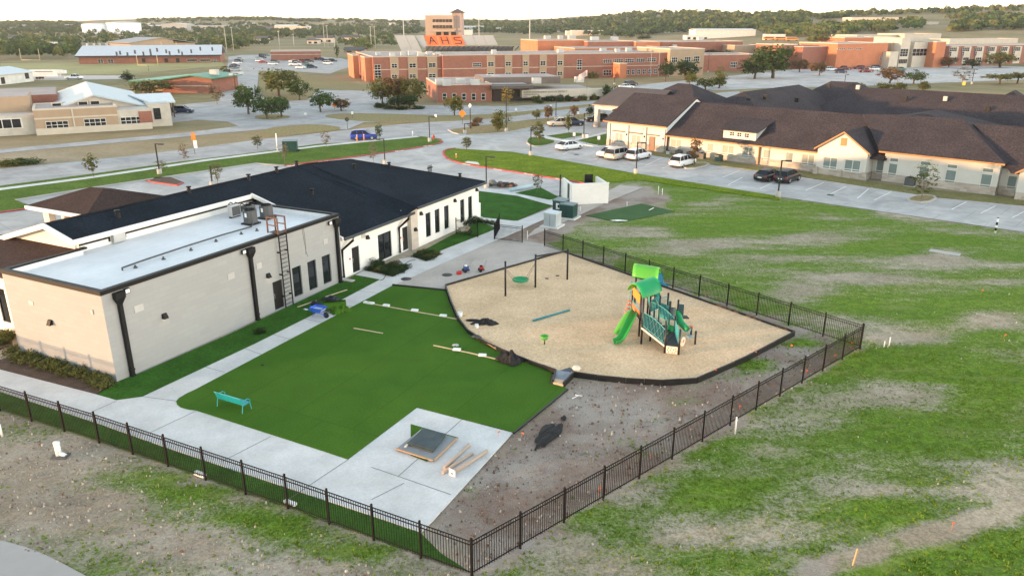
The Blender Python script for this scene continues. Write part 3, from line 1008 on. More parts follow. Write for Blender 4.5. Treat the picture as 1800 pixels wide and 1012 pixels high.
def downspout(x, top=5.02, y=-.03):
  d = MB()
  d.add([(x - .3, y - .32, top + .1), (x + .3, y - .32, top + .1), (x + .3, y, top + .1), (x - .3, y, top + .1),
     (x - .3, y - .32, top - .22), (x + .3, y - .32, top - .22), (x + .3, y, top - .22), (x - .3, y, top - .22),
     (x - .11, y - .2, top - .62), (x + .11, y - .2, top - .62), (x + .11, y, top - .62), (x - .11, y, top - .62)],
     [(0, 1, 2, 3), (0, 4, 5, 1), (1, 5, 6, 2), (3, 7, 4, 0), (4, 8, 9, 5), (5, 9, 10, 6), (7, 11, 8, 4)])
  o = d.build('conductor_head', M_BLK, day)
  p = MB()
  p.box(x - .11, x + .11, y - .2, y, .12, top - .62)
  p.box(x - .13, x + .13, y - .24, y, .42, .5)
  p.box(x - .13, x + .13, y - .24, y, .02, .14)
  p.build('downspout', M_BLK, day)
for x in (.92, 10.65, 19.42):
  downspout(x)
for x, z in ((1.45, 5.02), (10.1, 4.98), (18.72, 4.94)):
  f = MB().box(x - .16, x + .16, -.22, -.1, z - .14, z + .14).box(x - .05, x + .05, -.1, -.002, z - .05, z + .05)
  f = f.build('floodlight', M_BLK, day)
  MB().box(x - .125, x + .125, -.235, -.222, z - .105, z + .105).build('lens', M_LENS, f)
for x, z, s in ((2.1, 3.75, .3), (8.95, 3.64, .28), (11.41, 3.64, .24), (18.2, 3.64, .24)):
  f = MB()
  f.box(x - s, x + s, -.03, -.002, z - .2, z + .2)
  for k in range(5):
    f.box(x - s + .03, x + s - .03, -.045, -.03, z - .16 + k * .075, z - .125 + k * .075)
  f.build('vent_louvre', M_LOUV, day)

def sconce(parent, c, n_, on=True):
  """downlight wedge on a wall: c on the wall, n_ outward"""
  c = Vector(c); n_ = Vector(n_); t = Vector((-n_.y, n_.x))
  s = MB()
  P = lambda a, o_, z: (c.x + t.x * a + n_.x * o_, c.y + t.y * a + n_.y * o_, c.z + z)
  s.add([P(-.14, 0, .16), P(.14, 0, .16), P(.14, .1, .16), P(-.14, .1, .16), P(-.16, 0, -.14), P(.16, 0, -.14), P(.16, .24, -.14), P(-.16, .24, -.14)],
     [(0, 1, 2, 3), (4, 7, 6, 5), (3, 2, 6, 7), (0, 3, 7, 4), (1, 5, 6, 2), (0, 4, 5, 1)])
  o = s.build('wall_lamp', M_BLK, parent)
  if on:
    l = MB().add([P(-.11, .03, -.145), P(.11, .03, -.145), P(.11, .2, -.145), P(-.11, .2, -.145)], [(0, 3, 2, 1)])
    l.build('lamp_glow', M_GLOW, o)
  return o
M_GLOW = bpy.data.materials.new('lamp_glow')
M_GLOW.use_nodes = True
e_ = M_GLOW.node_tree.nodes['Principled BSDF']
e_.inputs['Emission Color'].default_value = (1, .78, .5, 1)
e_.inputs['Emission Strength'].default_value = .5
for x in (3.62, 12.1):
  sconce(day, (x, 0, 2.75), (0, -1))
sconce(day, (0, 4.97, 2.75), (-1, 0), False)
MB().box(-.03, -.002, 6.3, 6.7, 3.55, 3.8).build('vent_louvre', M_LOUV, day)
MB().box(-.06, -.002, .9, 1.05, 3.95, 4.2).build('camera_box', M_LOUV, day)
# seams and cables on the long wall
k = MB()
k.tube([(15.85, -.012, 5.15), (15.95, -.012, 4.2), (16.05, -.012, 3.4), (16.2, -.012, 3.0)], .012, 5).tube([(16.0, -.012, 5.15), (16.08, -.012, 3.9), (16.0, -.012, 3.2)], .012, 5)
k.build('hanging_cable', M_GUN, day)
# roof access ladder
for x in (13.22, 13.96):
  MB().box(x - .035, x + .035, -.3, -.24, .05, 5.4).build('ladder_rail', M_BLK, day)
for i in range(17):
  z = .3 + i * .3
  MB().cyl((13.22, -.27, z), (13.96, -.27, z), .022, n=6).build('ladder_rung', M_BLK, day)
for z in (.9, 2.5, 4.1):
  for x in (13.22, 13.96):
    MB().box(x - .05, x + .05, -.24, 0, z - .04, z + .04).build('ladder_bracket', M_BLK, day)
fr = MB()
for x in (13.22, 13.96):
  fr.box(x - .04, x + .04, -.3, -.22, 5.4, 6.55); fr.box(x - .04, x + .04, .62, .70, 5.41, 6.55)
  fr.box(x - .035, x + .035, -.22, .62, 6.47, 6.55); fr.box(x - .035, x + .035, -.22, .62, 5.95, 6.01)
fr.box(13.26, 13.92, .62, .68, 6.47, 6.55).box(13.26, 13.92, -.28, .66, 5.42, 5.45)
fr.build('ladder_walkthrough', M_RUST, day)
# roof: refrigerant line on blocks
ln = MB()
ln.tube([(4.0, 3.55, 4.92), (4.02, 3.6, 5.08), (5.8, 3.8, 5.08), (9.2, 4.0, 5.08), (12.2, 4.05, 5.08), (14.9, 3.9, 5.08), (15.4, 4.3, 5.08), (15.8, 4.6, 5.1)], .055, 6)
ln.build('refrigerant_line', M_GUN, day)
for u, v in ((4.7, 3.3), (6.7, 3.25), (8.9, 3.3), (11.2, 3.5), (13.4, 3.4), (14.6, 3.1)):
  MB().lathe([(.14, 0), (.12, .05), (.06, .09), (.06, .16), (.09, .16), (0, .2)], (u, v, 4.93), 10).build('roof_vent', M_GUN, day)
for u, v, h in ((17.0, 8.2, .9), (17.5, 8.2, .8), (18.1, 8.2, .6)):
  MB().tube([(u, v, 4.98), (u, v, 5.0 + h), (u + .1, v - .1, 5.1 + h), (u + .2, v - .2, 5.0 + h)], .05, 6).build('vent_pipe', M_GUN, day)

# main roof: dark shingles
zf = lambda v: 3.45 + .285 * (v + .1)
zb = lambda v: 6.756 - .285 * (v - 11.5)
r = MB()
r.slab([(4.65, 8.95, zf(8.95)), (20.2, 8.95, zf(8.95)), (20.2, 11.5, zf(11.5)), (4.65, 11.5, zf(11.5))], .2)
r.slab([(20.2, -.12, zf(-.12)), (28.3, -.12, zf(-.12)), (28.3, 11.5, zf(11.5)), (20.2, 11.5, zf(11.5))], .2)
r.slab([(4.65, 11.5, 6.756), (30.5, 11.5, 6.756), (30.5, 20.5, zb(20.5)), (4.65, 20.5, zb(20.5))], .2)
r.build('roof', M_SHING, day)
z2 = lambda v: 3.92 + .2 * (v + .5)
r2 = MB()
PK_ = (35.8, 11.2, 6.25)
r2.slab([(29.8, -.5, z2(-.5)), (42.3, -.5, z2(-.5)), PK_, (29.8, 11.45, 6.72)], .2)
r2.slab([(42.3, -.5, z2(-.5)), (42.3, 20.5, z2(-.5)), PK_], .2)
r2.slab([PK_, (42.3, 20.5, z2(-.5)), (30.5, 20.5, z2(-.5)), (29.8, 11.45, 6.72)], .2)
r2.build('wing_roof', M_SHING, day)
r3 = MB()
r3.slab([(28.3, -.12, zf(-.12) + .02), (29.8, -.5, z2(-.5)), (29.8, 11.4, 6.72), (28.3, 11.4, 6.75)], .15)
r3.build('valley_slope', M_SHING, day)
def ridge_cap(p, q):
  p, q = Vector(p), Vector(q)
  d_ = (q - p).normalized()
  s_ = Vector((-d_.y, d_.x, 0)).normalized() * .14
  MB().add([p + s_, q + s_, q + Vector((0, 0, .06)), p + Vector((0, 0, .06)), p - s_, q - s_], [(0, 1, 2, 3), (3, 2, 5, 4)]).build('ridge_cap', M_SHINGW, day)
ridge_cap((4.65, 11.5, 6.76), (29.8, 11.48, 6.74)); ridge_cap((29.8, 11.48, 6.74), PK_); ridge_cap(PK_, (42.3, -.5, 3.93))
for i, (u, v, z) in enumerate(((9.0, 10.2, zf(10.2)), (16.0, 11.2, zf(11.2)), (22, 11.0, zf(11)), (25.5, 11.2, zf(11.2)), (28.5, 11.6, 6.7), (33.5, 9.0, z2(9.0)), (37.2, 7.6, z2(7.6)), (40.8, 1.6, z2(1.6)), (24.5, 6.5, zf(6.5)))):
  MB().lathe([(.16, -.1), (.16, .3), (.1, .32), (.1, .42), (.2, .42), (.2, .5), (0, .52)], (u, v, z), 10).build('roof_vent', M_BLK, day)
tv = MB()
for i in range(5):
  tv.cyl((39.3 + i * .16, 4.4, z2(4.4)), (39.3 + i * .16, 4.4, z2(4.4) + .7), .03, n=5)
tv.box(39.2, 40.1, 4.35, 4.45, z2(4.4) + .4, z2(4.4) + .5)
tv.build('roof_rack', M_BLK, day)
# fascias and gutters
fs_ = MB()
fs_.box(20.2, 29.9, -.24, -.12, zf(-.12) - .24, zf(-.12) - .04)
fs_.box(29.8, 42.4, -.62, -.5, z2(-.5) - .24, z2(-.5) - .04)
fs_.box(42.3, 42.42, -.5, 20.5, z2(-.5) - .24, z2(-.5) - .04)
fs_.build('gutter', M_GUTTER, day)
tr = MB()                              # white eave board, rake boards and soffits
tr.box(4.6, 20.25, 8.86, 8.95, zf(8.95) - .38, zf(8.95) - .05)
def board(p, q, w_=.10, h=.26, off=(0, 0)):
  p, q = Vector(p), Vector(q)
  d = Vector((q.x - p.x, q.y - p.y)).normalized()
  n = Vector((-d.y, d.x)) * w_ / 2
  tr.add([(p.x + n.x, p.y + n.y, p.z - h), (p.x - n.x, p.y - n.y, p.z - h), (p.x - n.x, p.y - n.y, p.z), (p.x + n.x, p.y + n.y, p.z),
      (q.x + n.x, q.y + n.y, q.z - h), (q.x - n.x, q.y - n.y, q.z - h), (q.x - n.x, q.y - n.y, q.z), (q.x + n.x, q.y + n.y, q.z)],
     [(0, 1, 2, 3), (7, 6, 5, 4), (0, 4, 5, 1), (1, 5, 6, 2), (2, 6, 7, 3), (3, 7, 4, 0)])
board((4.58, 8.9, zf(8.9) + .03), (4.58, 11.5, 6.80), .16, .34)
board((4.58, 11.5, 6.80), (4.58, 16.6, zb(16.6) + .03), .16, .34)
board((20.12, -.1, zf(-.1) + .02), (20.12, 8.95, zf(8.95) + .02), .16, .3)
tr.poly([(20.2, -.1, zf(-.1) - .22), (29.8, -.1, zf(-.1) - .22), (29.8, .45, zf(-.1) - .22), (20.2, .45, zf(-.1) - .22)])
tr.poly([(29.8, -.5, z2(-.5) - .22), (42.3, -.5, z2(-.5) - .22), (42.3, .1, z2(-.5) - .22), (29.8, .1, z2(-.5) - .22)])
tr.build('trim', M_PLAST, day)
# walls of the shingled part
up = MB()
up.wall((4.9, 9.2), (20.4, 9.2), 4.4, zf(9.2) - .15)
up.build('upper_wall', M_PLAST, day)
fl = MB()
fl.box(5.1, 7.4, 9.12, 9.2, 5.42, 5.52).box(7.3, 7.4, 9.12, 9.2, 5.2, 5.42).box(8.5, 20.3, 9.12, 9.2, 5.42, 5.52).box(8.5, 8.6, 9.12, 9.2, 5.2, 5.42)
fl.build('flashing', M_BLK, day)
MB().box(7.5, 8.4, 8.9, 9.19, 5.06, 5.95).build('scuttle_box', M_LOUV, day)
gw = MB()
gw.add([(5.0, 8.9, 4.2), (5.0, 16.6, 4.2), (5.0, 16.6, zb(16.6) - .1), (5.0, 11.5, 6.62), (5.0, 8.9, zf(8.9) - .1)], [(0, 4, 3, 2, 1)])
gw.build('gable_wall', M_CREAM, day)
sw = MB()
D1, D2, D3 = (1.66, 2.6, .06, 2.15), (5.15, 7.05, .06, 2.35), (7.95 + .35, 9.2, .06, 2.15)
SPW = ((20.0, .4), (28.6, .4))
sw.wall(SPW[0], SPW[1], -.1, zf(.4) - .2, [D1, D2], .14)
sw.wall((28.6, .4), (29.55, .4), -.1, 3.75, [(.1, .95, .06, 2.15)], .14)
W2 = [(32.0, 32.85), (33.55, 34.4), (35.2, 36.05), (38.2, 39.0), (39.75, 40.55)]
SQ = ((30.6, .1), (41.9, .1))
H2 = [(a - 30.6, c - 30.6, .5, 2.75) for a, c in W2]
sw.wall(SQ[0], SQ[1], -.1, 3.9, H2, .14)
sw.wall((41.9, .1), (41.9, 19.5), -.1, 3.9)
sw.wall((41.9, 19.5), (4.9, 19.5), -.1, 3.6)
sw.build('side_wall', M_PLAST, day)
pl = MB()
pl.box(29.55, 30.62, .02, .6, -.1, 3.62)
pl.build('stone_pier', brick_mat('limestone', (.48, .42, .36), (.55, .49, .43), (.5, .46, .4), .6, .3), day)
door(day, SPW[0], SPW[1], D1[0], D1[1], D1[2], D1[3], .14, M_BLKD)
opening(day, SPW[0], SPW[1], D2[0], D2[1], D2[2], D2[3], .14, M_BLK, M_GLS, 2, 1, .1, 'glazed_door')
door(day, (28.6, .4), (29.55, .4), .1, .95, .06, 2.15, .14, M_BLKD)
for h in H2:
  opening(day, SQ[0], SQ[1], *h, .14, M_BLK, M_GLS, 1, 1, .09)
for u, v, zt in ((20.35, .38, 3.1), (28.05, .38, 3.1)):
  dsp = MB()
  dsp.tube([(u + .9, -.18, zt + .1), (u + .9, -.18, zt - .1), (u, v - .12, zt - .75), (u, v - .12, .1)], .1, 6)
  dsp.build('downspout', M_BLK, day)
for u, v, z, on in ((23.7, .4, 2.55, True), (30.1, .02, 1.75, False), (31.2, .1, 2.95, False), (37.1, .1, 2.95, False), (41.4, .1, 3.2, False)):
  sconce(day, (u, v, z), (0, -1), on)
MB().box(23.0, 23.5, .36, .398, 2.6, 3.0).build('vent_louvre', M_LOUV, day)
M_REDS = mat('red_sign', (.5, .04, .05), .5)
for u in (21.35, 28.4):
  MB().cyl((u, .39, 1.35), (u, .36, 1.35), .09, n=10).build('round_sign', M_REDS, day)
MB().box(41.91, 43.0, .5, 3.2, -.1, 1.5).build('low_wall', M_PLAST, day)
# porch roof and wall on the left side
pr = MB()
pr.slab([(1.0, 8.87, 4.42), (5.0, 8.87, 5.25), (5.0, 24, 5.25), (1.0, 24, 4.42)], .2)
pr.build('porch_roof', M_BROWN, day)
pw = MB()
pw.wall((1.9, 24), (1.9, 8.8), -.1, 4.3, [(10.5, 11.4, .6, 2.95)], .12)
pw.build('porch_wall', M_PLAST, day)
opening(day, (1.9, 24), (1.9, 8.8), 10.5, 11.4, .6, 2.95, .12, M_BLK, M_GLS)
# drop-off canopy behind
cn = MB()
E_, K_ = 3.55, 4.75
c4 = [(15.8, 24.0, E_), (24.2, 24.0, E_), (24.2, 32.2, E_), (15.8, 32.2, E_)]
k1, k2 = (19.9, 28.9, K_), (20.1, 27.3, K_)
cn.slab([c4[0], c4[1], k2], .18).slab([c4[1], c4[2], k1, k2], .18).slab([c4[2], c4[3], k1], .18).slab([c4[3], c4[0], k2, k1], .18)
cn.build('canopy_roof', M_BROWN, day)
ct = MB()
ct.box(15.62, 15.8, 23.9, 32.3, E_ - .34, E_ - .03).box(15.8, 24.2, 23.85, 24.0, E_ - .34, E_ - .03)
ct.build('canopy_fascia', M_PLAST, day)
cc = MB()
cc.wall((16.6, 31.4), (16.6, 26.4), -.1, E_ - .2, [(3.0, 4.2, 2.2, 3.2), (.8, 2.6, 0, 3.0)], .6)
cc.build('canopy_wall', M_CREAM, day)
for q in ((16.61, 17.4, 26.4, 26.9), (23, 23.8, 30.6, 31.4), (23, 23.8, 24.8, 25.6)):
  MB().box(*q, -.1, E_ - .2).build('canopy_column', M_CREAM, day)

# rooftop condensers are things of their own
def condenser(u, v, r_, h, lab):
  p = hw(u, v)
  t = thing('air_conditioner', (p.x, p.y, 4.97), HRZ, lab, 'air conditioner', 'condensers on the flat roof')
  n = 8
  ring = []
  for k_ in range(n):
    a = math.pi / 4 * k_ + math.pi / 8
    rr = r_ * 1.08
    ring.append((max(-r_, min(r_, rr * 1.25 * math.cos(a))), max(-r_, min(r_, rr * 1.25 * math.sin(a)))))
  MB().prism(ring, .1, h).build('cabinet', M_GUN, t)
  MB().box(-r_ * 1.1, r_ * 1.1, -r_ * 1.1, r_ * 1.1, 0, .1).build('base_pad', M_BLK, t)
  g = MB().lathe([(r_ * .86, 0), (r_ * .86, .06), (r_ * .78, .08), (r_ * .78, .02)], (0, 0, h), 16)
  for k_ in range(6):
    a = math.pi * k_ / 6
    g.cyl((r_ * .8 * math.cos(a), r_ * .8 * math.sin(a), h + .06), (-r_ * .8 * math.cos(a), -r_ * .8 * math.sin(a), h + .06), .012, n=4)
  g.build('fan_grille', M_BLK, t)
  MB().box(-r_ - .012, -r_ - .002, -.12, .08, h * .55, h * .85).build('label_plate', M_WHITE, t)
  return t
condenser(15.85, 4.9, .46, 1.05, 'round-cornered dark grey condenser nearest the roof ladder')
condenser(17.7, 5.1, .46, 1.0, 'dark grey condenser standing behind the red ladder frame')
p = hw(16.8, 7.5)
t = thing('air_conditioner', (p.x, p.y, 4.97), HRZ, 'boxy white condenser with dark coil side near the roof pipes', 'air conditioner', 'condensers on the flat roof')
MB().box(-.45, .45, -.2, .2, .12, .95).build('cabinet', M_LOUV, t)
MB().box(-.4, .4, -.215, -.2, .18, .88).build('coil', M_GUN, t)
MB().box(-.5, .5, -.1, .1, 0, .12).build('base_pad', M_BLK, t)
p = hw(18.5, 7.8)
t = thing('air_conditioner', (p.x, p.y, 4.97), HRZ, 'low flat condenser at the back of the white flat roof', 'air conditioner', 'condensers on the flat roof')
MB().box(-.45, .45, -.35, .35, .12, .55).build('cabinet', M_GUN, t)
MB().lathe([(.3, 0), (.3, .05), (.26, .05), (.26, .0)], (0, 0, .55), 14).build('fan_grille', M_BLK, t)
MB().box(-.48, .48, -.1, .1, 0, .12).build('base_pad', M_BLK, t)


# ================================================================== FENCES
M_FENCE = mat('black_fence_paint', (.006, .006, .007), .65, var=.2, spec=.15)
picket_me = MB().box(-.010, .010, -.010, .010, .06, 1.48).mesh('picket')
picket_me.materials.append(M_FENCE)
pb = MB().box(-.035, .035, -.035, .035, -.2, 1.62)
pb.add([(-.042, -.042, 1.62), (.042, -.042, 1.62), (.042, .042, 1.62), (-.042, .042, 1.62), (0, 0, 1.67)], [(0, 1, 4), (1, 2, 4), (2, 3, 4), (3, 0, 4), (3, 2, 1, 0)])
post_me = pb.mesh('post')
post_me.materials.append(M_FENCE)

def fence(pts, lab, world=False, maxp=300, post_gap=2.42, gap=.118, rev=False):
  P = [Vector(p) for p in pts] if world else px_poly(pts)
  if rev: P = P[::-1]
  t = thing('picket_fence', (P[0].x, P[0].y, 0), 0, lab, 'fence')
  n_p = 0
  rest = MB()
  for a, c in zip(P, P[1:]):
    L = (c - a).length
    d = (c - a) / L
    ang = math.atan2(d.y, d.x)
    np_ = max(1, round(L / post_gap))
    for i in range(np_ + 1):
      if i == 0 and a != P[0]:
        continue
      q = a + d * (L * i / np_) - P[0]
      o = bpy.data.objects.new('post', post_me)
      COL.objects.link(o); o.parent = t
      o.location = (q.x, q.y, 0); o.rotation_euler = (0, 0, ang)
    for z, h in ((1.49, .035), (1.335, .035), (.14, .035)):
      m_ = (a + c) / 2 - P[0]
      MB().obox((0, 0), (1, 0), (0, 1), L, .03, z - h / 2, z + h / 2).build('rail', M_FENCE, t, (m_.x, m_.y, 0), ang)
    n = int(L / gap)
    for i in range(1, n):
      s_ = L * i / n
      if abs(s_ / (L / np_) - round(s_ / (L / np_))) * (L / np_) < .05:
        continue
      q = a + d * s_ - P[0]
      if n_p < maxp:
        o = bpy.data.objects.new('picket', picket_me)
        COL.objects.link(o); o.parent = t
        o.location = (q.x, q.y, 0); o.rotation_euler = (0, 0, ang)
      else:
        rest.obox(q, d, Vector((-d.y, d.x)), .02, .02, .06, 1.48)
      n_p += 1
  if rest.v:
    tag(rest.build('far_pickets', M_FENCE, t), kind='stuff')
  return t
fence([(-260, 638), (0, 720.5), (174, 776), (506, 892), (829, 1011)], 'black metal picket fence along the front walk', rev=True)
fence([(830, 1011), (1512, 612)], 'black metal picket fence between the gravel yard and the open field')
fence([(1511, 611), (957, 433)], 'black metal picket fence behind the wood fibre play pit')
fence([(869, 421), (918, 427)], 'short black picket fence panel at the end of the grey slab')
fence([(802, 412), (840, 417.5)], 'short black picket fence beside the building corner shrubs', world=False)
gt = fence([(869, 421), (878, 404)], 'open black picket gate at the sidewalk')
gt.name = 'picket_gate'; gt['category'] = 'gate'
# dark boards under the outside of the front fence


# ================================================================== PLAY PIT
SZ = .16                                # top of the wood fibre
M_TEAL = mat('teal_paint', (.02, .22, .25), .4, var=.1)
M_TEALL = mat('light_teal_paint', (.06, .36, .38), .4, var=.1)
M_BLUEP = mat('blue_green_plastic', (.015, .16, .20), .4, var=.1)
M_GRN = mat('green_plastic', (.022, .31, .045), .45, var=.08)
M_GRNL = mat('lime_plastic', (.085, .36, .04), .45, var=.08)
M_GRNR = mat('emerald_plastic', (.010, .27, .095), .45, var=.08)
M_ORG = mat('orange_plastic', (.75, .26, .03), .4, var=.06)
M_CORAL = mat('coral_plastic', (.62, .17, .08), .45, var=.06)
M_IVORY = mat('ivory_plastic', (.72, .64, .52), .5, var=.05)
M_POST = mat('black_post', (.013, .012, .013), .4, var=.1)
M_DECK = mat('coated_deck', (.025, .028, .032), .6, var=.15)
M_TARP = mat('black_fabric', (.010, .010, .011), .8, var=.3, vscale=2, bump=.6, bscale=6)
M_WOOD = mat('pale_timber', (.52, .41, .26), .8, var=.15, vscale=2)
M_CARD = mat('cardboard', (.42, .33, .26), .85, var=.1)
M_FOAM = mat('white_foam', (.80, .79, .77), .7, var=.04)
M_FLAG = mat('orange_flag', (.80, .16, .04), .6)
M_PVC = mat('white_pvc', (.78, .78, .76), .4)

def at(px, py, z=0.0):
  g = G(px, py, z)
  return Vector((g.x, g.y, z))

# border planks
bd = thing('play_border', (pit[0].x, pit[0].y, 0), 0, 'black plastic border planks set edge to edge round the wood fibre pit', 'border')
LOW = set(range(10, 18))                # towards the turf only the rim shows
for i, a in enumerate(pit):
  c = pit[(i + 1) % len(pit)]
  if i == 9:
    continue                        # open foot of the access ramp
  L = (c - a).length
  d = (c - a) / L
  n = max(1, round(L / 1.25))
  for k in range(n):
    m_ = a + d * (L * (k + .5) / n) - pit[0]
    hh = .30 + .012 * math.sin(i * 3.1 + k * 1.7)
    MB().obox((0, 0), (1, 0), (0, 1), L / n - .012, .09, -.05, hh).build('border_plank', M_BLACKP, bd, (m_.x, m_.y, 0), math.atan2(d.y, d.x))
# access ramp
rp = thing('access_ramp', at(983, 668), 0, 'grey half ramp from the turf into the play pit', 'ramp')
q = [at(977, 657), at(1006, 662), at(991, 680), at(972, 676)]
o0 = at(983, 668)
MB().slab([(*(q[0] - o0).xy, .27), (*(q[1] - o0).xy, .27), (*(q[2] - o0).xy, .10), (*(q[3] - o0).xy, .10)], .05).build('ramp_plate', mat('ramp_grey', (.20, .22, .25), .6, var=.2, vscale=2), rp)
tag(MB().obox((0, 0), (.7, .7), (-.7, .7), 1.05, .45, 0, .05).build('rubber_mat', mat('slate_rubber', (.06, .08, .10), .7), None, at(993, 653, SZ), R(-10)), 'dark slate rubber mat on the wood fibre above the ramp', 'mat')
tag(MB().lathe([(.22, 0), (.25, .12), (.2, .22), (.05, .25), (0, .25)], n=12).build('plastic_bowl', M_IVORY, None, at(1013, 650, SZ)), 'round cream plastic bowl beside the slate rubber mat', 'bowl')

# ------------------------------------------------------------------ play structure
PS0 = at(1150, 598, SZ)
ps = thing('play_structure', PS0, 0, 'teal and green play tower with two curved roofs, slides and railings', 'playground')
def L_(p):
  return Vector((p[0] - PS0.x, p[1] - PS0.y, (p[2] if len(p) > 2 else 0) - SZ))
def ppost(pxb, pyb, pyt=None, top=None, r_=.065):
  g = at(pxb, pyb, SZ)
  h = top if top is not None else hgt(pxb, pyt, g) - SZ
  p = L_(g)
  b_ = MB().cyl((p.x, p.y, -.3), (p.x, p.y, h), r_, n=8)
  b_.lathe([(r_ * 1.12, 0), (r_ * 1.1, .03), (.0, .06)], (p.x, p.y, h - .01), 8)
  b_.build('post', M_POST, ps)
  return Vector((p.x, p.y, h))
P1 = ppost(1109, 571, 511)
P2 = ppost(1127, 604, top=3.0)
P3 = ppost(1123, 591, top=3.0)
P10 = ppost(1140, 583, top=3.0)
P4 = ppost(1168, 620, 572)
P5 = ppost(1192.5, 623, 579)
P6 = ppost(1184.5, 599, 556)
P7 = ppost(1221.5, 605, 582)
P8 = ppost(1214.5, 589, top=.55)
P9 = ppost(1142.5, 599, top=.75)
B1 = ppost(1114, 561, 482)
B2 = ppost(1126, 553, 482)
B3 = ppost(1137, 566, 482)
B4 = ppost(1149, 560, 480)
R1 = ppost(1171, 572, 515)
R2 = ppost(1175, 583, 530)
R3 = ppost(1189, 577, 527)
R4 = ppost(1157, 575, 520)
def deckp(pts, z, th=.07, name='deck', m=None):
  return MB().slab([(p.x, p.y, z) for p in pts], th).build(name, m or M_DECK, ps)
ZD, ZB, ZL = 1.15, 1.75, .55
deckp([P1, P3, P2, P10], ZD)
deckp([B1, B3, B4, B2], ZB)
deckp([B3, P10, R4, B4], 1.45)
deckp([R4, R2, R3, R1], 1.15)
deckp([P4, P5, P6], ZL)

def vault(c, az, length, width, rise, z, m_out, m_in, lean=0.0, drop=.0):
  """curved leaf-shaped roof sheet"""
  ax = Vector((math.sin(R(az)), math.cos(R(az))))
  ay = Vector((-ax.y, ax.x))
  n, k = 12, 6
  v, f = [], []
  for sgn, dz in ((0, 0), (1, -.045)):
    for j in range(k + 1):
      t_ = j / k - .5
      wv = width * (1 - .10 * (2 * t_) ** 2)
      for i in range(n + 1):
        a = math.pi * (i / n) * .86 + math.pi * .07
        y = -math.cos(a) * wv / 2 * (1 + .1 * abs(math.cos(a)) ** 6)
        zz = math.sin(a) * rise - rise * .2 + lean * t_ + drop * (abs(math.cos(a)) ** 5)
        p = c.xy + ax * (t_ * length) + ay * y
        v.append((p.x, p.y, z + zz + dz))
  m_ = (n + 1) * (k + 1)
  for j in range(k):
    for i in range(n):
      q = j * (n + 1) + i
      f.append(([q, q + 1, q + n + 2, q + n + 1], 0))
      f.append(([m_ + q, m_ + q + n + 1, m_ + q + n + 2, m_ + q + 1], 1))
  b_ = MB()
  for g, mi in f:
    b_.f.append(g); b_.m.append(mi); b_.sm.append(True)
  for j in (0, k):
    for i in range(n):
      q = j * (n + 1) + i
      b_.f.append([q, m_ + q, m_ + q + 1, q + 1]); b_.m.append(1); b_.sm.append(False)
  for i in (0, n):
    for j in range(k):
      q = j * (n + 1) + i
      b_.f.append([q, q + n + 1, m_ + q + n + 1, m_ + q]); b_.m.append(1); b_.sm.append(False)
  b_.v = v
  return b_.build('tower_roof', [m_out, m_in], ps)
ctr = (P1 + P2 + P3 + P10) / 4
vault(ctr + Vector((.15, .1, 0)), 62, 1.55, 1.65, .75, 3.0, M_GRNR, M_GRNL, .22, -.08)
ctb = (B1 + B2 + B3 + B4) / 4
vault(ctb + Vector((0, .0, 0)), 108, 1.7, 1.45, .72, B1.z, M_GRNL, M_GRN, -.12, -.08)
def panel(a, c, z0, z1, m, name='panel', th=.03, inset=.08):
  a, c = Vector(a[:2]), Vector(c[:2])
  d = (c - a).normalized()
  a, c = a + d * inset, c - d * inset
  n_ = Vector((-d.y, d.x)) * th / 2
  return MB().prism([a + n_, c + n_, c - n_, a - n_], z0, z1).build(name, m, ps)
def railing(a, c, za0, zc0, h, m=None, gap=.11, arch=0.0, name='railing'):
  """bar railing between two posts, floor heights za0 -> zc0"""
  a, c = Vector(a[:2]), Vector(c[:2])
  L = (c - a).length
  d = (c - a) / L
  a = a + d * .07; L -= .14
  b_ = MB()
  top = []
  n = 10
  for i in range(n + 1):
    t_ = i / n
    z = za0 + (zc0 - za0) * t_
    p = a + d * L * t_
    top.append((p.x, p.y, z + h + arch * math.sin(math.pi * t_)))
  b_.tube(top, .022, 5)
  b_.tube([(p[0], p[1], za0 + (zc0 - za0) * i / n + .08) for i, p in enumerate(top)], .018, 5)
  k = max(2, int(L / gap))
  for i in range(k + 1):
    t_ = i / k
    p = a + d * L * t_
    z = za0 + (zc0 - za0) * t_
    b_.cyl((p.x, p.y, z + .08), (p.x, p.y, z + h + arch * math.sin(math.pi * t_)), .011, n=4, caps=False)
  return b_.build(name, m or M_TEALL, ps)
# stairs between tower and low platform
def stairs(a0, a1, c0, c1, z0, z1, n):
  for i in range(n):
    t0, t1 = i / n, (i + 1) / n
    z = z0 + (z1 - z0) * (i + .5) / n
    pts = [a0.lerp(c0, t0), a1.lerp(c1, t0), a1.lerp(c1, t1), a0.lerp(c0, t1)]
    MB().slab([(p.x, p.y, z) for p in pts], .05).build('stair_tread', M_DECK, ps)
stairs(P2, P10, P4, P6, ZD, ZL, 6)
b_ = MB()
n_ = Vector((-.06, -.06))
b_.add([(P2.x + n_.x, P2.y + n_.y, ZD - .12), (P2.x + n_.x, P2.y + n_.y, ZD - .02), (P4.x + n_.x, P4.y + n_.y, ZL - .02), (P4.x + n_.x, P4.y + n_.y, ZL - .12),
    (P2.x, P2.y, ZD - .12), (P2.x, P2.y, ZD - .02), (P4.x, P4.y, ZL - .02), (P4.x, P4.y, ZL - .12)], [(0, 3, 2, 1), (4, 5, 6, 7), (1, 2, 6, 5), (0, 4, 7, 3)])
b_.build('stair_stringer', M_IVORY, ps)
railing(P2, P4, ZD, ZL, .95, arch=.12)
railing(P10, P6, ZD, ZL, .95, arch=.15)
railing(P5, P6, ZL, ZL, .85, M_TEALL, .09)
railing(P3, P1, ZD, ZD, .6, M_TEALL)
railing(B3, P10, ZB - .2, ZD, .9)
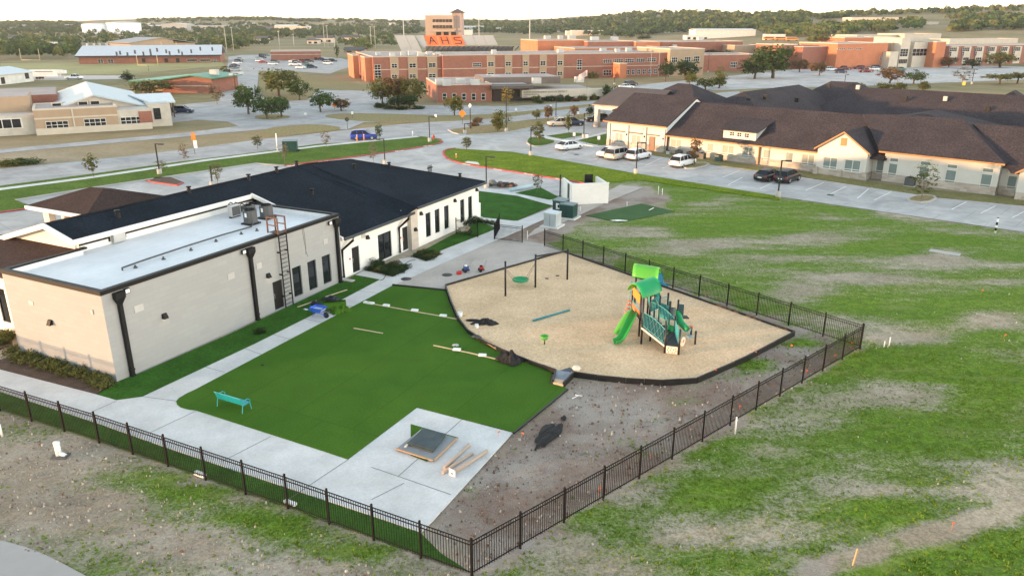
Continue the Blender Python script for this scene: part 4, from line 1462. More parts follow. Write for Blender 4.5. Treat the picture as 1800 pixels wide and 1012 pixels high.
railing(B4, R4, 1.45, 1.45, .85, M_TEAL, .08)
railing(R4, R1, 1.2, 1.2, .85, M_TEAL, .08)
railing(P10, R4, 1.3, 1.3, .85, M_TEAL, .08)
railing(B1, B3, ZB, ZB, .8, M_TEAL)
panel(P1, P3, 2.15, 2.75, M_ORG, 'activity_panel')
panel(P1, P3, 1.25, 1.65, M_CORAL, 'activity_panel')
panel(P4, P5, .02, .48, M_IVORY, 'holed_panel')
for i, (t_, zz) in enumerate(((.25, .36), (.5, .37), (.75, .33), (.2, .24), (.42, .22), (.62, .27), (.8, .2), (.3, .12), (.55, .1), (.72, .11))):
  p = P4.lerp(P5, t_)
  d = (P5 - P4).xy.normalized()
  c = p.xy + Vector((d.y, -d.x)) * .022
  MB().cyl((c.x, c.y, zz), (c.x + d.y * .006, c.y - d.x * .006, zz), .038, n=8).build('panel_hole', M_POST, ps)
panel(R4, R2, .75, 1.75, M_BLUEP, 'solid_panel')
panel(R1, R2, 1.0, 1.9, M_BLUEP, 'solid_panel')
M_MESH = mat('grey_teal_mesh', (.06, .11, .12), .6)
for a, c in ((R2, R2 + Vector((.38, -.16, 0))), (R3, R3 + Vector((.38, -.16, 0)))):
  panel(a, c, .85, 1.72, M_MESH, 'mesh_panel', .02, .03)
deckp([R3, R3 + Vector((.75, -.15, 0)), R3 + Vector((.7, .35, 0)), R3 + Vector((0, .4, 0))], .78, .06, 'transfer_step')
panel(P6, (P6 + Vector((-.55, .35, 0))), .2, 1.0, M_GRNR, 'solid_panel')
# round panel with an orange flower
c = at(1199, 611, SZ); c = L_(c)
MB().cyl((c.x, c.y, .42), (c.x + .04, c.y - .03, .42), .30, n=20).build('round_panel', M_IVORY, ps)
MB().cyl((c.x + .045, c.y - .034, .46), (c.x + .06, c.y - .045, .46), .10, n=10).build('panel_flower', M_ORG, ps)
# open slide
def trough(path, wid, depth, m, name='slide'):
  b_ = MB()
  path = [Vector(p) for p in path]
  prof = [(-wid / 2 - .05, depth), (-wid / 2, depth + .01), (-wid / 2 + .03, depth * .5), (-wid / 2 + .12, .03), (0, 0), (wid / 2 - .12, .03), (wid / 2 - .03, depth * .5), (wid / 2, depth + .01), (wid / 2 + .05, depth)]
  prof += [(wid / 2 + .04, depth - .05), (wid / 2 - .06, .0), (0, -.05), (-wid / 2 + .06, .0), (-wid / 2 - .04, depth - .05)]
  n = len(prof)
  v, f = [], []
  for i, p in enumerate(path):
    d = (path[min(i + 1, len(path) - 1)] - path[max(i - 1, 0)])
    s_ = Vector((-d.y, d.x, 0)).normalized()
    u_ = d.normalized().cross(s_) * -1
    if u_.z < 0: u_ = -u_
    for a, h in prof:
      v.append(p + s_ * a + u_ * h)
  for i in range(len(path) - 1):
    for k in range(n):
      f.append([i * n + k, (i + 1) * n + k, (i + 1) * n + (k + 1) % n, i * n + (k + 1) % n])
  b_.add(v, f, 0, True)
  b_.add(v[:n], [list(range(n))]).add(v[-n:], [list(range(n))[::-1]])
  return b_.build(name, m, ps)
s0 = (P1 + P3) / 2; s0.z = ZD
e0 = L_(at(1080, 606, SZ)); e0.z = .12
m0 = L_(at(1098, 604, SZ)); m0.z = .42
pth = []
for i in range(15):
  t_ = i / 14
  a, c = s0.lerp(m0, t_), m0.lerp(e0, t_)
  p = a.lerp(c, t_)
  pth.append((p.x, p.y, (ZD + .05) * (1 - sstep(.0, .80, t_)) + .12))
trough(pth, .46, .22, M_GRN)
# arched climber to the left
a0, a1 = L_(at(1082, 587, SZ)), L_(at(1108, 571, SZ))
pth = []
for i in range(10):
  t_ = i / 9
  p = a0.lerp(a1, t_)
  pth.append((p.x, p.y, .05 + .95 * math.sin(t_ * math.pi * .5) ** 1.2))
trough(pth, .38, -.08, M_GRNL, 'arched_climber')
# pod climber on a leaning pole
a = L_(at(1104, 566, SZ))
top = 2.9
MB().tube([(a.x, a.y, -.1), (a.x + .02, a.y, top * .6), (a.x + .1, a.y + .05, top), (P1.x, P1.y, top + .02)], .025, 6).build('climber_pole', M_TEALL, ps)
for i in range(5):
  z = .45 + i * .27
  MB().ell((a.x - .18 + .05 * i, a.y - .06 + .02 * (i % 2), z), (.19, .14, .055), 10, 6).build('climber_pod', M_CORAL, ps)
# green tube slide at the back right
tp_ = [R3 + Vector((-.1, .15, 0)), L_(at(1196, 583, SZ)), L_(at(1208, 588, SZ))]
pts_ = [Vector((tp_[0].x, tp_[0].y, 1.15)), Vector(((tp_[0].x + tp_[1].x) / 2, (tp_[0].y + tp_[1].y) / 2, .95)), Vector((tp_[1].x, tp_[1].y, .62)), Vector((tp_[2].x, tp_[2].y, .32))]
MB().tube(pts_, [.21, .23, .22, .20], 10).build('tube_slide', M_GRNR, ps)
# disc seat and bars at the right
p = L_(at(1211, 600, SZ))
MB().lathe([(.05, .0), (.2, .06), (.2, .1), (0, .08)], (p.x, p.y, .28), 12).cyl((p.x, p.y, -.1), (p.x, p.y, .3), .03, n=6).build('disc_seat', mat('blue_grey_plastic', (.16, .26, .32), .5), ps)
MB().tube([(P6.x, P6.y, .75), (p.x, p.y, .62), (P8.x, P8.y, .5)], .022, 6).build('grab_bar', M_TEALL, ps)
MB().ell((P8.x - .02, P8.y, .62), (.16, .12, .05), 10, 6).build('climber_pod', M_CORAL, ps)

# ------------------------------------------------------------------ swing frame
sw0 = at(941, 505, SZ)
sg = thing('swing_set', sw0, 0, 'black three-post swing frame with a green net disc swing', 'swing')
tops = []
for a, t_ in (((888.5, 520), 460), ((941, 505), 448), ((997, 491), 438)):
  g = at(*a, SZ)
  h = hgt(a[0], t_, g)
  q = g - sw0
  MB().cyl((q.x, q.y, -.3), (q.x, q.y, h - SZ), .075, n=10).lathe([(.085, 0), (.08, .04), (0, .07)], (q.x, q.y, h - SZ - .01), 10).build('post', M_POST, sg)
  tops.append(Vector((q.x, q.y, h - SZ)))
MB().cyl(tops[1] - Vector((0, 0, .12)), tops[2] - Vector((0, 0, .12)), .06, n=8).build('cross_beam', M_POST, sg)
dc = at(915, 503, SZ) - sw0; dc.z = .55
ds = MB()
ds.lathe([(0, -.16), (.35, -.13), (.55, -.04), (.62, .04), (.66, .02), (.6, -.08), (.36, -.18), (0, -.2)], dc, 18)
dso = ds.build('disc_seat', M_GRNR, sg)
ch = MB()
for k, T_ in enumerate((tops[0], tops[0], tops[1], tops[1])):
  a = math.pi * (.75 if k == 0 else 1.25 if k == 1 else .25 if k == 2 else 1.75)
  ch = MB().tube([(dc.x + .6 * math.cos(a), dc.y + .6 * math.sin(a), dc.z), (T_.x, T_.y, T_.z - .55 - .1 * (k % 2))], .014, 5)
  ch.build('swing_rope', mat('rope', (.16, .10, .08), .8), sg)
for px, py in ((961, 490), (980, 485)):
  g = at(px, py, SZ)
  o = MB().ell((0, 0, .03), (.16, .05, .05), 8, 5).cyl((-.1, 0, .02), (.12, .06, .05), .025, n=5).build('swing_hanger', M_POST, None, g, px)
  tag(o, 'small black steel hanger lying on the wood fibre %s' % ('left of the right swing post' if px > 970 else 'right of the middle swing post'), 'hanger', 'loose swing hangers')

# ------------------------------------------------------------------ loose things in the pit
def lying(name, a, c, r_, m, lab, cat, z=None, group=None, square=None, hz=0):
  """long thing lying on the ground between two photo points"""
  z = SZ if z is None else z
  A, C = at(*a, z), at(*c, z)
  d = (C - A); L = d.length
  b_ = MB()
  if square:
    b_.box(0, L, -square[0] / 2, square[0] / 2, 0, square[1])
  else:
    b_.cyl((0, 0, r_), (L, 0, r_ + hz), r_, n=10)
  o = b_.build(name, m, None, A, math.atan2(d.y, d.x))
  return tag(o, lab, cat, group)
tb = lying('balance_pole', (937, 565), (1001, 546), .07, M_TEAL, 'teal steel pole lying across the middle of the wood fibre', 'pole')
c0 = at(957, 605, SZ)
sp_ = thing('spinner_cup', c0, 0, 'lime green spinner bowl on a short black stem', 'spinner')
MB().cyl((0, 0, -.1), (.02, .02, .35), .035, n=8).build('stem', M_POST, sp_)
MB().lathe([(.05, .3), (.2, .36), (.24, .5), (.27, .58), (.24, .58), (.19, .46), (.0, .38)], n=16).build('bowl', M_GRNL, sp_)

def heap(name, px, py, rx, ry, rz, m, lab, cat, z=None, seed=1, tail=None, rot=0.0):
  """crumpled sheet: folded lumpy patch with a ragged outline"""
  z = SZ if z is None else z
  rr = random.Random(seed)
  b_ = MB()
  n = 18
  ph = [rr.uniform(0, 6.28) for _ in range(4)]
  idx, v, f = {}, [], []
  for j in range(n + 1):
    for k in range(n + 1):
      x, y = 2.4 * k / n - 1.2, 2.4 * j / n - 1.2
      a = math.atan2(y, x)
      e = .86 + .16 * math.sin(2 * a + ph[0]) + .12 * math.sin(3 * a + ph[1]) + .08 * math.sin(7 * a + ph[2])
      d_ = math.hypot(x, y) / e
      if d_ > 1.12:
        continue
      w_ = max(0, 1 - d_ * d_)
      fold = abs(mnoise.noise(Vector((x * 2.2 + seed, y * 2.2, 1)))) + .6 * abs(mnoise.noise(Vector((x * 5 + seed, y * 5, 4))))
      idx[(j, k)] = len(v)
      v.append((x * rx + rr.uniform(-.02, .02), y * ry + rr.uniform(-.02, .02), .008 + rz * (w_ ** .5) * (.5 + .6 * fold)))
  for j in range(n):
    for k in range(n):
      q = [(j, k), (j, k + 1), (j + 1, k + 1), (j + 1, k)]
      q = [idx[c_] for c_ in q if c_ in idx]
      if len(q) >= 3:
        f.append(q)
  b_.add(v, f)
  if tail:
    b_.ell((tail[0], tail[1], .06), (tail[2], tail[3], .07), 10, 5, 0, .25, seed)
  o = b_.build(name, m, None, at(px, py, z), rot)
  return tag(o, lab, cat)
heap('fabric_heap', 852, 568, .8, .6, .42, M_TARP, 'crumpled black landscape fabric in the pit beside the white bucket', 'fabric', seed=3, tail=(-.85, .42, .5, .14))
heap('fabric_heap', 894, 633, .85, .7, .72, M_TARP, 'black fabric bundle slumped over the pit border by the turf', 'fabric', z=.1, seed=5, tail=(.75, .05, .32, .28))
heap('fabric_heap', 963, 764, .45, 1.7, .16, M_TARP, 'torn black fabric strip on the gravel by the concrete pad', 'fabric', z=.0, seed=8, tail=(.15, 1.8, .16, .25), rot=R(-24))
def bucket(px, py, z, r_, h, m, lab, lid=None):
  t_ = thing('bucket', at(px, py, z), 0, lab, 'bucket')
  MB().lathe([(r_ * .85, 0), (r_, h), (r_ * .94, h), (r_ * .8, .03), (0, .03)], n=14).build('body', m, t_)
  MB().tube([(-r_, 0, h * .95), (-r_ * .7, r_ * .3, h * 1.15), (r_ * .7, r_ * .3, h * 1.15), (r_, 0, h * .95)], .008, 4).build('handle', M_GREYM, t_)
  return t_
bucket(809, 556, SZ, .17, .34, M_FOAM, 'white plastic bucket at the left rim of the pit')
bucket(838, 576, SZ, .13, .26, M_FOAM, 'small white cup-shaped pail below the black fabric')
lying('trowel', (813, 556), (820, 554), .03, mat('yellow_handle', (.6, .42, .06), .5), 'short yellow tool handle next to the white bucket', 'tool')
lying('shovel', (829, 586), (866, 602), .022, M_WOOD, 'upper of two long wooden-handled tools beside the pit border', 'tool')
lying('shovel', (840, 594), (872, 614), .03, mat('orange_timber', (.55, .30, .14), .7), 'lower orange-brown timber tool beside the pit border', 'tool')
heap('tool_pile', 838, 592, .35, .3, .14, M_GUN, 'small pile of grey hand tools on the pit border', 'tools', seed=12)
heap('plastic_wrapper', 873, 611, .16, .14, .1, M_FOAM, 'white plastic wrapper at the end of the orange-brown tool', 'wrapper', seed=14)

# ------------------------------------------------------------------ turf: boards, weights, bench
TZ = .067
def bat(a, c, lab, grp=None):
  return lying('timber_batten', a, c, 0, M_WOOD, lab, 'batten', TZ, grp, (.09, .04))
bat((655, 534.5), (750, 551.5), 'left pale batten of the long row across the upper turf')
bat((751, 551.5), (803, 561), 'right pale batten of the long row across the upper turf')
bat((622, 577), (673, 586), 'short lone pale batten in the middle of the turf')
bat((762, 607), (819, 619), 'left pale batten of the lower row by the pit')
bat((820, 619), (876, 632), 'right pale batten of the lower row touching the black fabric')
bat((523, 540), (556, 528.5), 'left pale batten on the lawn along the building wall')
bat((572, 522), (610, 509.5), 'right pale batten on the lawn along the building wall')
for i, (px, py, dz, lab) in enumerate(((645, 532.5, 0, 'leftmost white weight of the long row on the turf'), (652, 533.5, .0, 'white weight lying at the left batten end, second of the long row'), (679, 537.5, .04, 'third white weight of the long row on the turf'),
            (729, 546, .04, 'fourth white weight of the long row on the turf'), (779, 555.5, .04, 'rightmost white weight of the long row on the turf'), (803, 615, .04, 'left white weight on the lower batten row'), (848, 625, .04, 'right white weight on the lower batten row'))):
  o = MB().box(-.24, .24, -.13, .13, 0, .10).box(-.20, .20, -.09, .09, .10, .12).build('white_weight', M_FOAM, None, at(px, py, TZ + dz), R(-24 + i * 3))
  tag(o, lab, 'weight', 'white weights on the battens')
heap('clear_bag', 801, 607, .2, .15, .12, mat('clear_film', (.45, .5, .5), .3), 'crumpled clear plastic bag on the turf above the lower batten', 'bag', z=TZ, seed=21)
heap('glove', 461, 642, .10, .08, .06, M_TARP, 'small black rag alone on the left of the turf', 'rag', z=TZ, seed=22)

bn0 = at(408, 718, TZ)
d = (at(430, 728, TZ) - at(381, 713, TZ)).xy.normalized()
ben = thing('park_bench', bn0, math.atan2(d.y, d.x), 'turquoise metal bench standing on the turf', 'bench')
M_TURQ = mat('turquoise_coating', (.012, .30, .33), .4, var=.08)
M_TURQL = mat('turquoise_tube', (.03, .34, .36), .4)
W_ = 1.83
MB().add([(-W_ / 2, -.02, .42), (W_ / 2, -.02, .42), (W_ / 2, .42, .44), (-W_ / 2, .42, .44), (-W_ / 2, -.02, .39), (W_ / 2, -.02, .39), (W_ / 2, .42, .41), (-W_ / 2, .42, .41)],
    [(0, 1, 2, 3), (7, 6, 5, 4), (0, 4, 5, 1), (1, 5, 6, 2), (2, 6, 7, 3), (3, 7, 4, 0)]).build('seat', M_TURQ, ben)
for k in range(3):
  x0 = -W_ / 2 + k * W_ / 3 + .012
  x1 = x0 + W_ / 3 - .024
  MB().add([(x0, -.06, .46), (x1, -.06, .46), (x1, -.2, .86), (x0, -.2, .86), (x0, -.09, .46), (x1, -.09, .46), (x1, -.23, .86), (x0, -.23, .86)],
      [(0, 1, 2, 3), (7, 6, 5, 4), (0, 4, 5, 1), (1, 5, 6, 2), (2, 6, 7, 3), (3, 7, 4, 0)]).build('back_panel', M_TURQ, ben)
MB().tube([(-W_ / 2 - .02, -.22, .87), (W_ / 2 + .02, -.22, .87)], .02, 6).build('top_rail', M_TURQL, ben)
for sx in (-1, 1):
  x = sx * (W_ / 2 - .02)
  MB().tube([(x, -.16, .0), (x, -.10, .3), (x, -.06, .46), (x, -.2, .86)], .024, 6).build('leg', M_TURQL, ben)
  MB().tube([(x, .48, .0), (x, .42, .3), (x, .42, .55), (x, .30, .66), (x, .0, .66), (x, -.14, .62)], .024, 6).build('armrest', M_TURQL, ben)

# ------------------------------------------------------------------ by the building wall: wheelbarrow, turf roll
wb0 = at(561, 556, .04)
wbr = thing('wheelbarrow', wb0, R(-25), 'bright blue wheelbarrow beside the rolled turf on the sidewalk', 'wheelbarrow')
M_BLUE = mat('blue_enamel', (.03, .13, .62), .4)
tr_ = MB()
lo = [(-.38, -.22, .35), (.25, -.22, .35), (.25, .22, .35), (-.38, .22, .35)]
hi = [(-.52, -.36, .68), (.52, -.36, .72), (.52, .36, .72), (-.52, .36, .68)]
hi2 = [(x * .96, y * .95, z) for x, y, z in hi]
lo2 = [(x * .95, y * .93, z + .02) for x, y, z in lo]
tr_.add(lo + hi + hi2 + lo2, [(3, 2, 1, 0)] + [(i, (i + 1) % 4, 4 + (i + 1) % 4, 4 + i) for i in range(4)] + [(4 + i, 4 + (i + 1) % 4, 8 + (i + 1) % 4, 8 + i) for i in range(4)] + [(8 + i, 8 + (i + 1) % 4, 12 + (i + 1) % 4, 12 + i) for i in range(4)] + [(12, 13, 14, 15)])
tr_.build('tray', M_BLUE, wbr)
MB().box(-.40, .42, -.25, .25, .52, .56).build('load', mat('pale_load', (.50, .53, .62), .8), wbr)
w1 = MB().cyl((.62, -.05, .2), (.62, .05, .2), .2, n=14).build('wheel', M_BLACKP, wbr)
for sy in (-1, 1):
  MB().tube([(.62, sy * .1, .2), (.2, sy * .2, .34), (-.5, sy * .26, .42), (-.95, sy * .28, .58)], .018, 5).build('handle', M_BLUE, wbr)
  MB().tube([(-.3, sy * .22, .36), (-.36, sy * .24, .0), (-.1, sy * .22, .35)], .016, 5).build('leg', M_BLUE, wbr)
# rolled turf
def rolled(px, py, L, r_, az, m, lab, z=.05):
  b_ = MB()
  n, k = 26, 7
  v, f = [], []
  for j in range(k + 1):
    x = (j / k - .5) * L
    for i in range(n):
      a = 4.4 * math.pi * i / (n - 1)
      rr = r_ * (.35 + .65 * i / (n - 1)) * (1 + .05 * math.sin(j * 1.3 + i))
      v.append((x, rr * math.cos(a), r_ * .82 + rr * math.sin(a) * .82))
  for j in range(k):
    for i in range(n - 1):
      f.append([j * n + i, j * n + i + 1, (j + 1) * n + i + 1, (j + 1) * n + i])
  b_.add(v, f, 0, True)
  o = b_.build('turf_roll', m, None, at(px, py, z), az)
  return tag(o, lab, 'turf roll')
rolled(590, 545, 1.5, .42, R(15), M_TURF, 'loose roll of green turf dumped on the sidewalk by the wheelbarrow')
heap('turf_scrap', 598, 548, .75, .55, .55, M_TURF, 'folded green turf offcut heaped against the turf roll', 'turf offcut', z=.04, seed=31)
heap('dark_bag', 583, 527, .8, .35, .35, mat('dark_navy', (.02, .025, .04), .7, var=.4, vscale=3), 'dark bags of tools piled behind the turf roll', 'bags', z=.05, seed=33)
heap('dark_bag', 556, 535, .45, .3, .35, mat('dark_navy', (.02, .025, .04), .7), 'dark navy bag behind the blue wheelbarrow', 'bag', z=.05, seed=34)
heap('white_litter', 538, 544, .2, .1, .08, M_FOAM, 'white crumpled litter on the lawn left of the wheelbarrow', 'litter', z=.05, seed=35)
MBS = MB().obox((0, 0), (1, 0), (0, 1), .9, .45, 0, .06).build('splash_block', M_KERB, None, at(613, 493, .05), R(-25))
tag(MBS, 'grey concrete splash block under the corner downspout', 'splash block')
# pressure washers on the slab
M_DKBLUE = mat('navy_metal', (.03, .06, .22), .4)
M_REDM = mat('red_metal', (.5, .03, .02), .4)
def washer(px, py, m, lab, s=1.0, rz=0.0):
  t_ = thing('pressure_washer', at(px, py, .046), rz, lab, 'pressure washer', 'pressure washers on the grey slab')
  MB().box(-.28 * s, .28 * s, -.2 * s, .2 * s, .14, .22).build('frame', M_BLK, t_)
  MB().box(-.2 * s, .16 * s, -.15 * s, .15 * s, .22, .5 * s).build('engine', m, t_)
  MB().lathe([(.12, 0), (.13, .08), (.0, .12)], (0, 0, .5 * s), 10).build('fuel_tank', M_FOAM if m is M_DKBLUE else M_BLK, t_)
  for sy in (-1, 1):
    MB().cyl((.12 * s, sy * .2 * s, .14), (.12 * s, sy * .26 * s, .14), .14, n=12).build('wheel', M_BLACKP, t_)
  MB().tube([(-.2 * s, -.18 * s, .2), (-.45 * s, -.18 * s, .85 * s), (-.55 * s, -.18 * s, 1.0 * s), (-.55 * s, .18 * s, 1.0 * s), (-.45 * s, .18 * s, .85 * s), (-.2 * s, .18 * s, .2)], .016, 5).build('handle', M_GREYM, t_)
washer(819, 478, M_DKBLUE, 'blue and white pressure washer with upright handle', 1.0, R(200))
washer(846, 477, M_REDM, 'red engine pressure washer nearer the pit corner', .85, R(195))
jc = thing('fuel_can', at(807, 482, .046), .4, 'red plastic fuel can next to the blue pressure washer', 'fuel can')
MB().box(-.18, .18, -.12, .12, 0, .24).build('body', M_REDM, jc)
MB().tube([(-.1, 0, .24), (-.08, 0, .31), (.06, 0, .31), (.1, 0, .24)], .02, 5).build('handle', M_REDM, jc)
MB().cyl((.14, 0, .24), (.24, 0, .34), .025, n=6).build('spout', M_BLACKP, jc)
hose = MB().tube([(*G(x, y), .065) for x, y in ((668, 494), (674, 492), (679, 484), (690, 478), (705, 470), (716, 462), (722, 459), (730, 458))], .022, 5)
tag(hose.build('garden_hose', M_BLK), 'thin black hose trailing over the sidewalk between the beds', 'hose')
# old wheelbarrow on the lawn near the corner
ow = thing('wheelbarrow', at(816, 412, .05), R(30), 'pale empty wheelbarrow on the lawn by the corner fence', 'wheelbarrow')
tr2 = MB()
tr2.v, tr2.f, tr2.m, tr2.sm = list(tr_.v), list(tr_.f), list(tr_.m), list(tr_.sm)
tr2.build('tray', mat('worn_cream', (.42, .38, .30), .7), ow)
MB().cyl((.62, -.05, .2), (.62, .05, .2), .2, n=14).build('wheel', M_BLACKP, ow)
for sy in (-1, 1):
  MB().tube([(.62, sy * .1, .2), (.2, sy * .2, .34), (-.5, sy * .26, .42), (-.95, sy * .28, .58)], .018, 5).build('handle', M_GUN, ow)
  MB().tube([(-.3, sy * .22, .36), (-.36, sy * .24, .0), (-.1, sy * .22, .35)], .016, 5).build('leg', M_GUN, ow)

# ------------------------------------------------------------------ pad: turf square, boards, mats, tubes
PZ = .042
ts = MB().prism([Vector(at(*p, PZ).xy) for p in ((722, 745), (806, 769), (750, 811), (722, 800))], PZ, PZ + .015)
tag(ts.build('turf_square', M_TURF), 'green turf piece poking out under the board stack on the pad', 'turf piece')
bs = thing('board_stack', at(752, 782, PZ + .015), 0, 'wide grey sheet boards with pale edges on the concrete pad', 'boards')
o_ = at(752, 782, PZ + .015)
q4 = [at(741, 755, .06), at(802, 772, .06), at(762, 811, .06), at(697, 790, .06)]
for k in range(2):
  dz = .06 + k * .045
  sh = Vector((.03 * k, -.03 * k, 0))
  MB().slab([((p - o_).x + sh.x, (p - o_).y + sh.y, dz) for p in q4], .04).build('sheet_board', [mat('grey_board', (.22, .24, .25), .7, var=.1, vscale=1.5)], bs)
for a, c in ((q4[1], q4[2]), (q4[2], q4[3])):
  p_, r__ = a - o_, c - o_
  d_ = (r__ - p_).xy.normalized(); n__ = Vector((-d_.y, d_.x)) * .04
  MB().prism([p_.xy + n__ * 2, r__.xy + n__ * 2, r__.xy, p_.xy], .06, .12).build('edge_batten', mat('tan_timber', (.42, .27, .16), .8), bs)
ms_ = thing('rubber_mat_stack', at(753, 777, .17), 0, 'dark grey rubber mats stacked on top of the sheet boards', 'mats')
o_ = at(753, 777, .17)
q4 = [at(742, 757, .17), at(783, 767, .17), at(760, 796, .17), at(716, 782, .17)]
for k in range(3):
  MB().slab([((p - o_).x + .02 * k * (-1) ** k, (p - o_).y + .015 * k, .045 + k * .05) for p in q4], .046).build('rubber_mat', mat('slate_mat', (.045, .065, .07), .7, var=.25, vscale=2.5), ms_)
p_, r__ = (at(742, 757, .17) - o_), (at(714, 786, .17) - o_)
MB().prism([p_.xy, r__.xy, r__.xy + Vector((-.09, 0)), p_.xy + Vector((-.09, 0))], .0, .06).build('edge_batten', M_IVORY, ms_)
lying('cardboard_tube', (781, 825), (825, 783), .075, M_CARD, 'leftmost of three tan cardboard tubes on the pad', 'tube', PZ, 'tan tubes on the concrete pad')
lying('cardboard_tube', (778, 833), (831, 798), .075, M_CARD, 'middle tan cardboard tube between two others on the pad', 'tube', PZ, 'tan tubes on the concrete pad')
fp = thing('footing_post', at(795, 836, PZ), 0, 'tan post with a white square base plate lying on the pad', 'post')
A, C = at(795, 836, PZ), at(856, 795, PZ)
v_ = C - A
MB().cyl((0, 0, .12), (v_.x, v_.y, .1), .08, n=12).build('shaft', M_CARD, fp)
d_ = v_.xy.normalized()
MB().obox((0, 0), d_, (-d_.y, d_.x), .03, .36, 0, .34).build('base_plate', M_FOAM, fp)
MB().cyl((-d_.x * .016, -d_.y * .016, .13), (-d_.x * .02, -d_.y * .02, .13), .05, n=10).build('bore', M_POST, fp)
# blue pieces near the back fence
bl = thing('plastic_play_piece', at(1150, 500, .1), 0, 'blue plastic play piece leaning near the back fence', 'play piece')
M_AQUA = mat('aqua_plastic', (.02, .22, .34), .4)
MB().add([(-.75, 0, .0), (.75, .1, .0), (.7, .5, .75), (-.6, .4, .85), (-.75, .05, .0), (.75, .15, .0), (.7, .55, .75), (-.6, .45, .85)], [(0, 1, 2, 3), (7, 6, 5, 4), (0, 4, 5, 1), (1, 5, 6, 2), (2, 6, 7, 3), (3, 7, 4, 0)]).build('sheet', M_AQUA, bl)
MB().tube([(.72, .12, 0), (.68, .52, .8), (.7, .55, .95)], .03, 5).build('edge_tube', M_AQUA, bl)
o = MB().obox((0, 0), (1, 0), (0, 1), 1.0, .35, 0, .12).ell((.2, .1, .12), (.3, .12, .1), 8, 5).build('plastic_play_piece', M_AQUA, None, at(1163, 503, 0), R(20))
tag(o, 'flat blue plastic play piece lying on the gravel behind the tower', 'play piece')

# ------------------------------------------------------------------ stakes, flags, pipes
flag_me = MB().cyl((0, 0, -.05), (0, 0, .34), .006, n=4).box(0, .10, -.004, .004, .25, .33).mesh('survey_flag')
flag_me.materials.append(M_FLAG)
FL = [(1256, 658, 'lower right of the pit border'), (1389, 614, 'just inside the fence right of the pit'), (1326, 626, 'beside the right rim of the pit'), (1496, 610, 'at the far right fence corner'), (1467, 632, 'at the right fence, second from the corner'), (1417, 659, 'at the right fence, third from the corner'),
   (1357, 685, 'midway along the right fence'), (1300, 722, 'above the white pipe at the right fence'), (1142, 810, 'low on the right fence'), (1052, 867, 'near the front end of the right fence'), (1724, 516, 'in the grass field at the far right'), (1764, 595, 'in the lower right grass field'), (918, 770, 'at the corner of the concrete pad'), (876, 768, 'on the edge of the concrete pad'), (1673, 930, 'by the mud channel'), (1240, 520, 'behind the back fence')]
for i, (px, py, w_) in enumerate(FL):
  o = bpy.data.objects.new('survey_flag', flag_me)
  COL.objects.link(o)
  g = at(px, py, 0)
  o.location = g; o.rotation_euler = (0, R(rng.uniform(-8, 8)), rng.uniform(-.6, .6))
  tag(o, 'small orange survey flag ' + w_, 'flag', 'orange survey flags')
def pvc(px, pyb, pyt, lab, r_=.04, elbow=None):
  g = at(px, pyb, 0)
  h = hgt(px, pyt, g)
  b_ = MB().cyl((0, 0, -.1), (0, 0, h), r_, n=8)
  if elbow: b_.cyl((0, 0, h * .25), elbow, r_ * .8, n=8)
  return tag(b_.build('pvc_pipe', M_PVC, None, g), lab, 'pipe', 'white standing pipes')
pvc(1292, 761, 732, 'slender white pipe standing outside the right fence')
pvc(1554, 609, 599, 'shorter of two white pipes in the field right of the fence corner')
pvc(1563, 606, 592, 'taller of two white pipes in the field right of the fence corner')
pvc(1157, 342, 327, 'left of two white stakes in the lawn behind the dark turf')
pvc(1164, 343, 331, 'right of two white stakes in the lawn behind the dark turf')
pvc(927, 420, 406, 'white pipe by the gap in the back fence', .03)
pvc(1102, 362, 354, 'short white pipe in front of the trash enclosure', .03)
pvc(1020, 371, 363, 'short white stake beside the green transformers', .03)
pvc(4, 766, 744, 'leaning white pipe at the far left of the foreground', .05)
co = thing('cleanout_pipe', at(104, 800, 0), 0, 'fat white drain pipe with an elbow standing in the foreground dirt', 'pipe')
h = hgt(102, 776, at(104, 800, 0))
MB().cyl((0, 0, -.1), (0, 0, h), .13, n=14).lathe([(.145, 0), (.145, .08), (.0, .09)], (0, 0, h - .08), 14).build('riser', M_PVC, co)
MB().cyl((0, 0, .16), (.34, -.06, .02), .10, n=10).build('elbow', M_PVC, co)
MB().obox((.1, -.05), (1, 0), (0, 1), .7, .5, -.05, .03).build('base_slab', M_GUN, co)
for px, py, lab in ((352, 835, 'white cored brick lying against the front fence on the left'), (510, 886, 'white cored brick lying against the front fence on the right')):
  t_ = thing('cored_brick', at(px, py, 0), R(-28), lab, 'brick', 'white bricks by the front fence')
  MB().box(-.3, .3, -.1, .1, 0, .14).build('block', M_FOAM, t_)
  for i in range(6):
    MB().box(-.26 + i * .09, -.21 + i * .09, -.105, -.1, .04, .10).build('core_hole', M_GUN, t_)
st = MB().box(-.03, .03, -.02, .02, -.1, hgt(1502, 962, at(1500, 990, 0))).build('wooden_stake', mat('stake_timber', (.48, .30, .16), .8), None, at(1500, 990, 0))
st.rotation_euler = (R(3), R(4), .4)
tag(st, 'pale wooden stake in the mud channel at lower right', 'stake')
tag(MB().prism([Vector(p) for p in ((-1.2, -.45), (1.2, -.45), (1.2, .45), (-1.2, .45))], -.1, -.02).build('concrete_slab', M_KERB, None, at(1661, 443, 0), R(-38)), 'long pale concrete slab lying flat in the grass field', 'slab')
lying('white_rod', (1149, 366), (1141, 370), .04, M_FOAM, 'short white rod lying on the dark turf rectangle', 'rod', .03)
heap('white_litter', 1087, 388, .8, .25, .12, M_FOAM, 'white sheet litter on the front edge of the dark turf', 'litter', z=.03, seed=41)
o = MB().tube([(0, 0, .03), (.35, .35, .03)], .025, 5).tube([(.18, .42, .03), (.55, .30, .03)], .03, 5).build('pvc_fitting', M_PVC, None, at(1006, 701, 0))
tag(o, 'white pipe T-piece lying on the gravel below the ramp', 'pipe fitting')


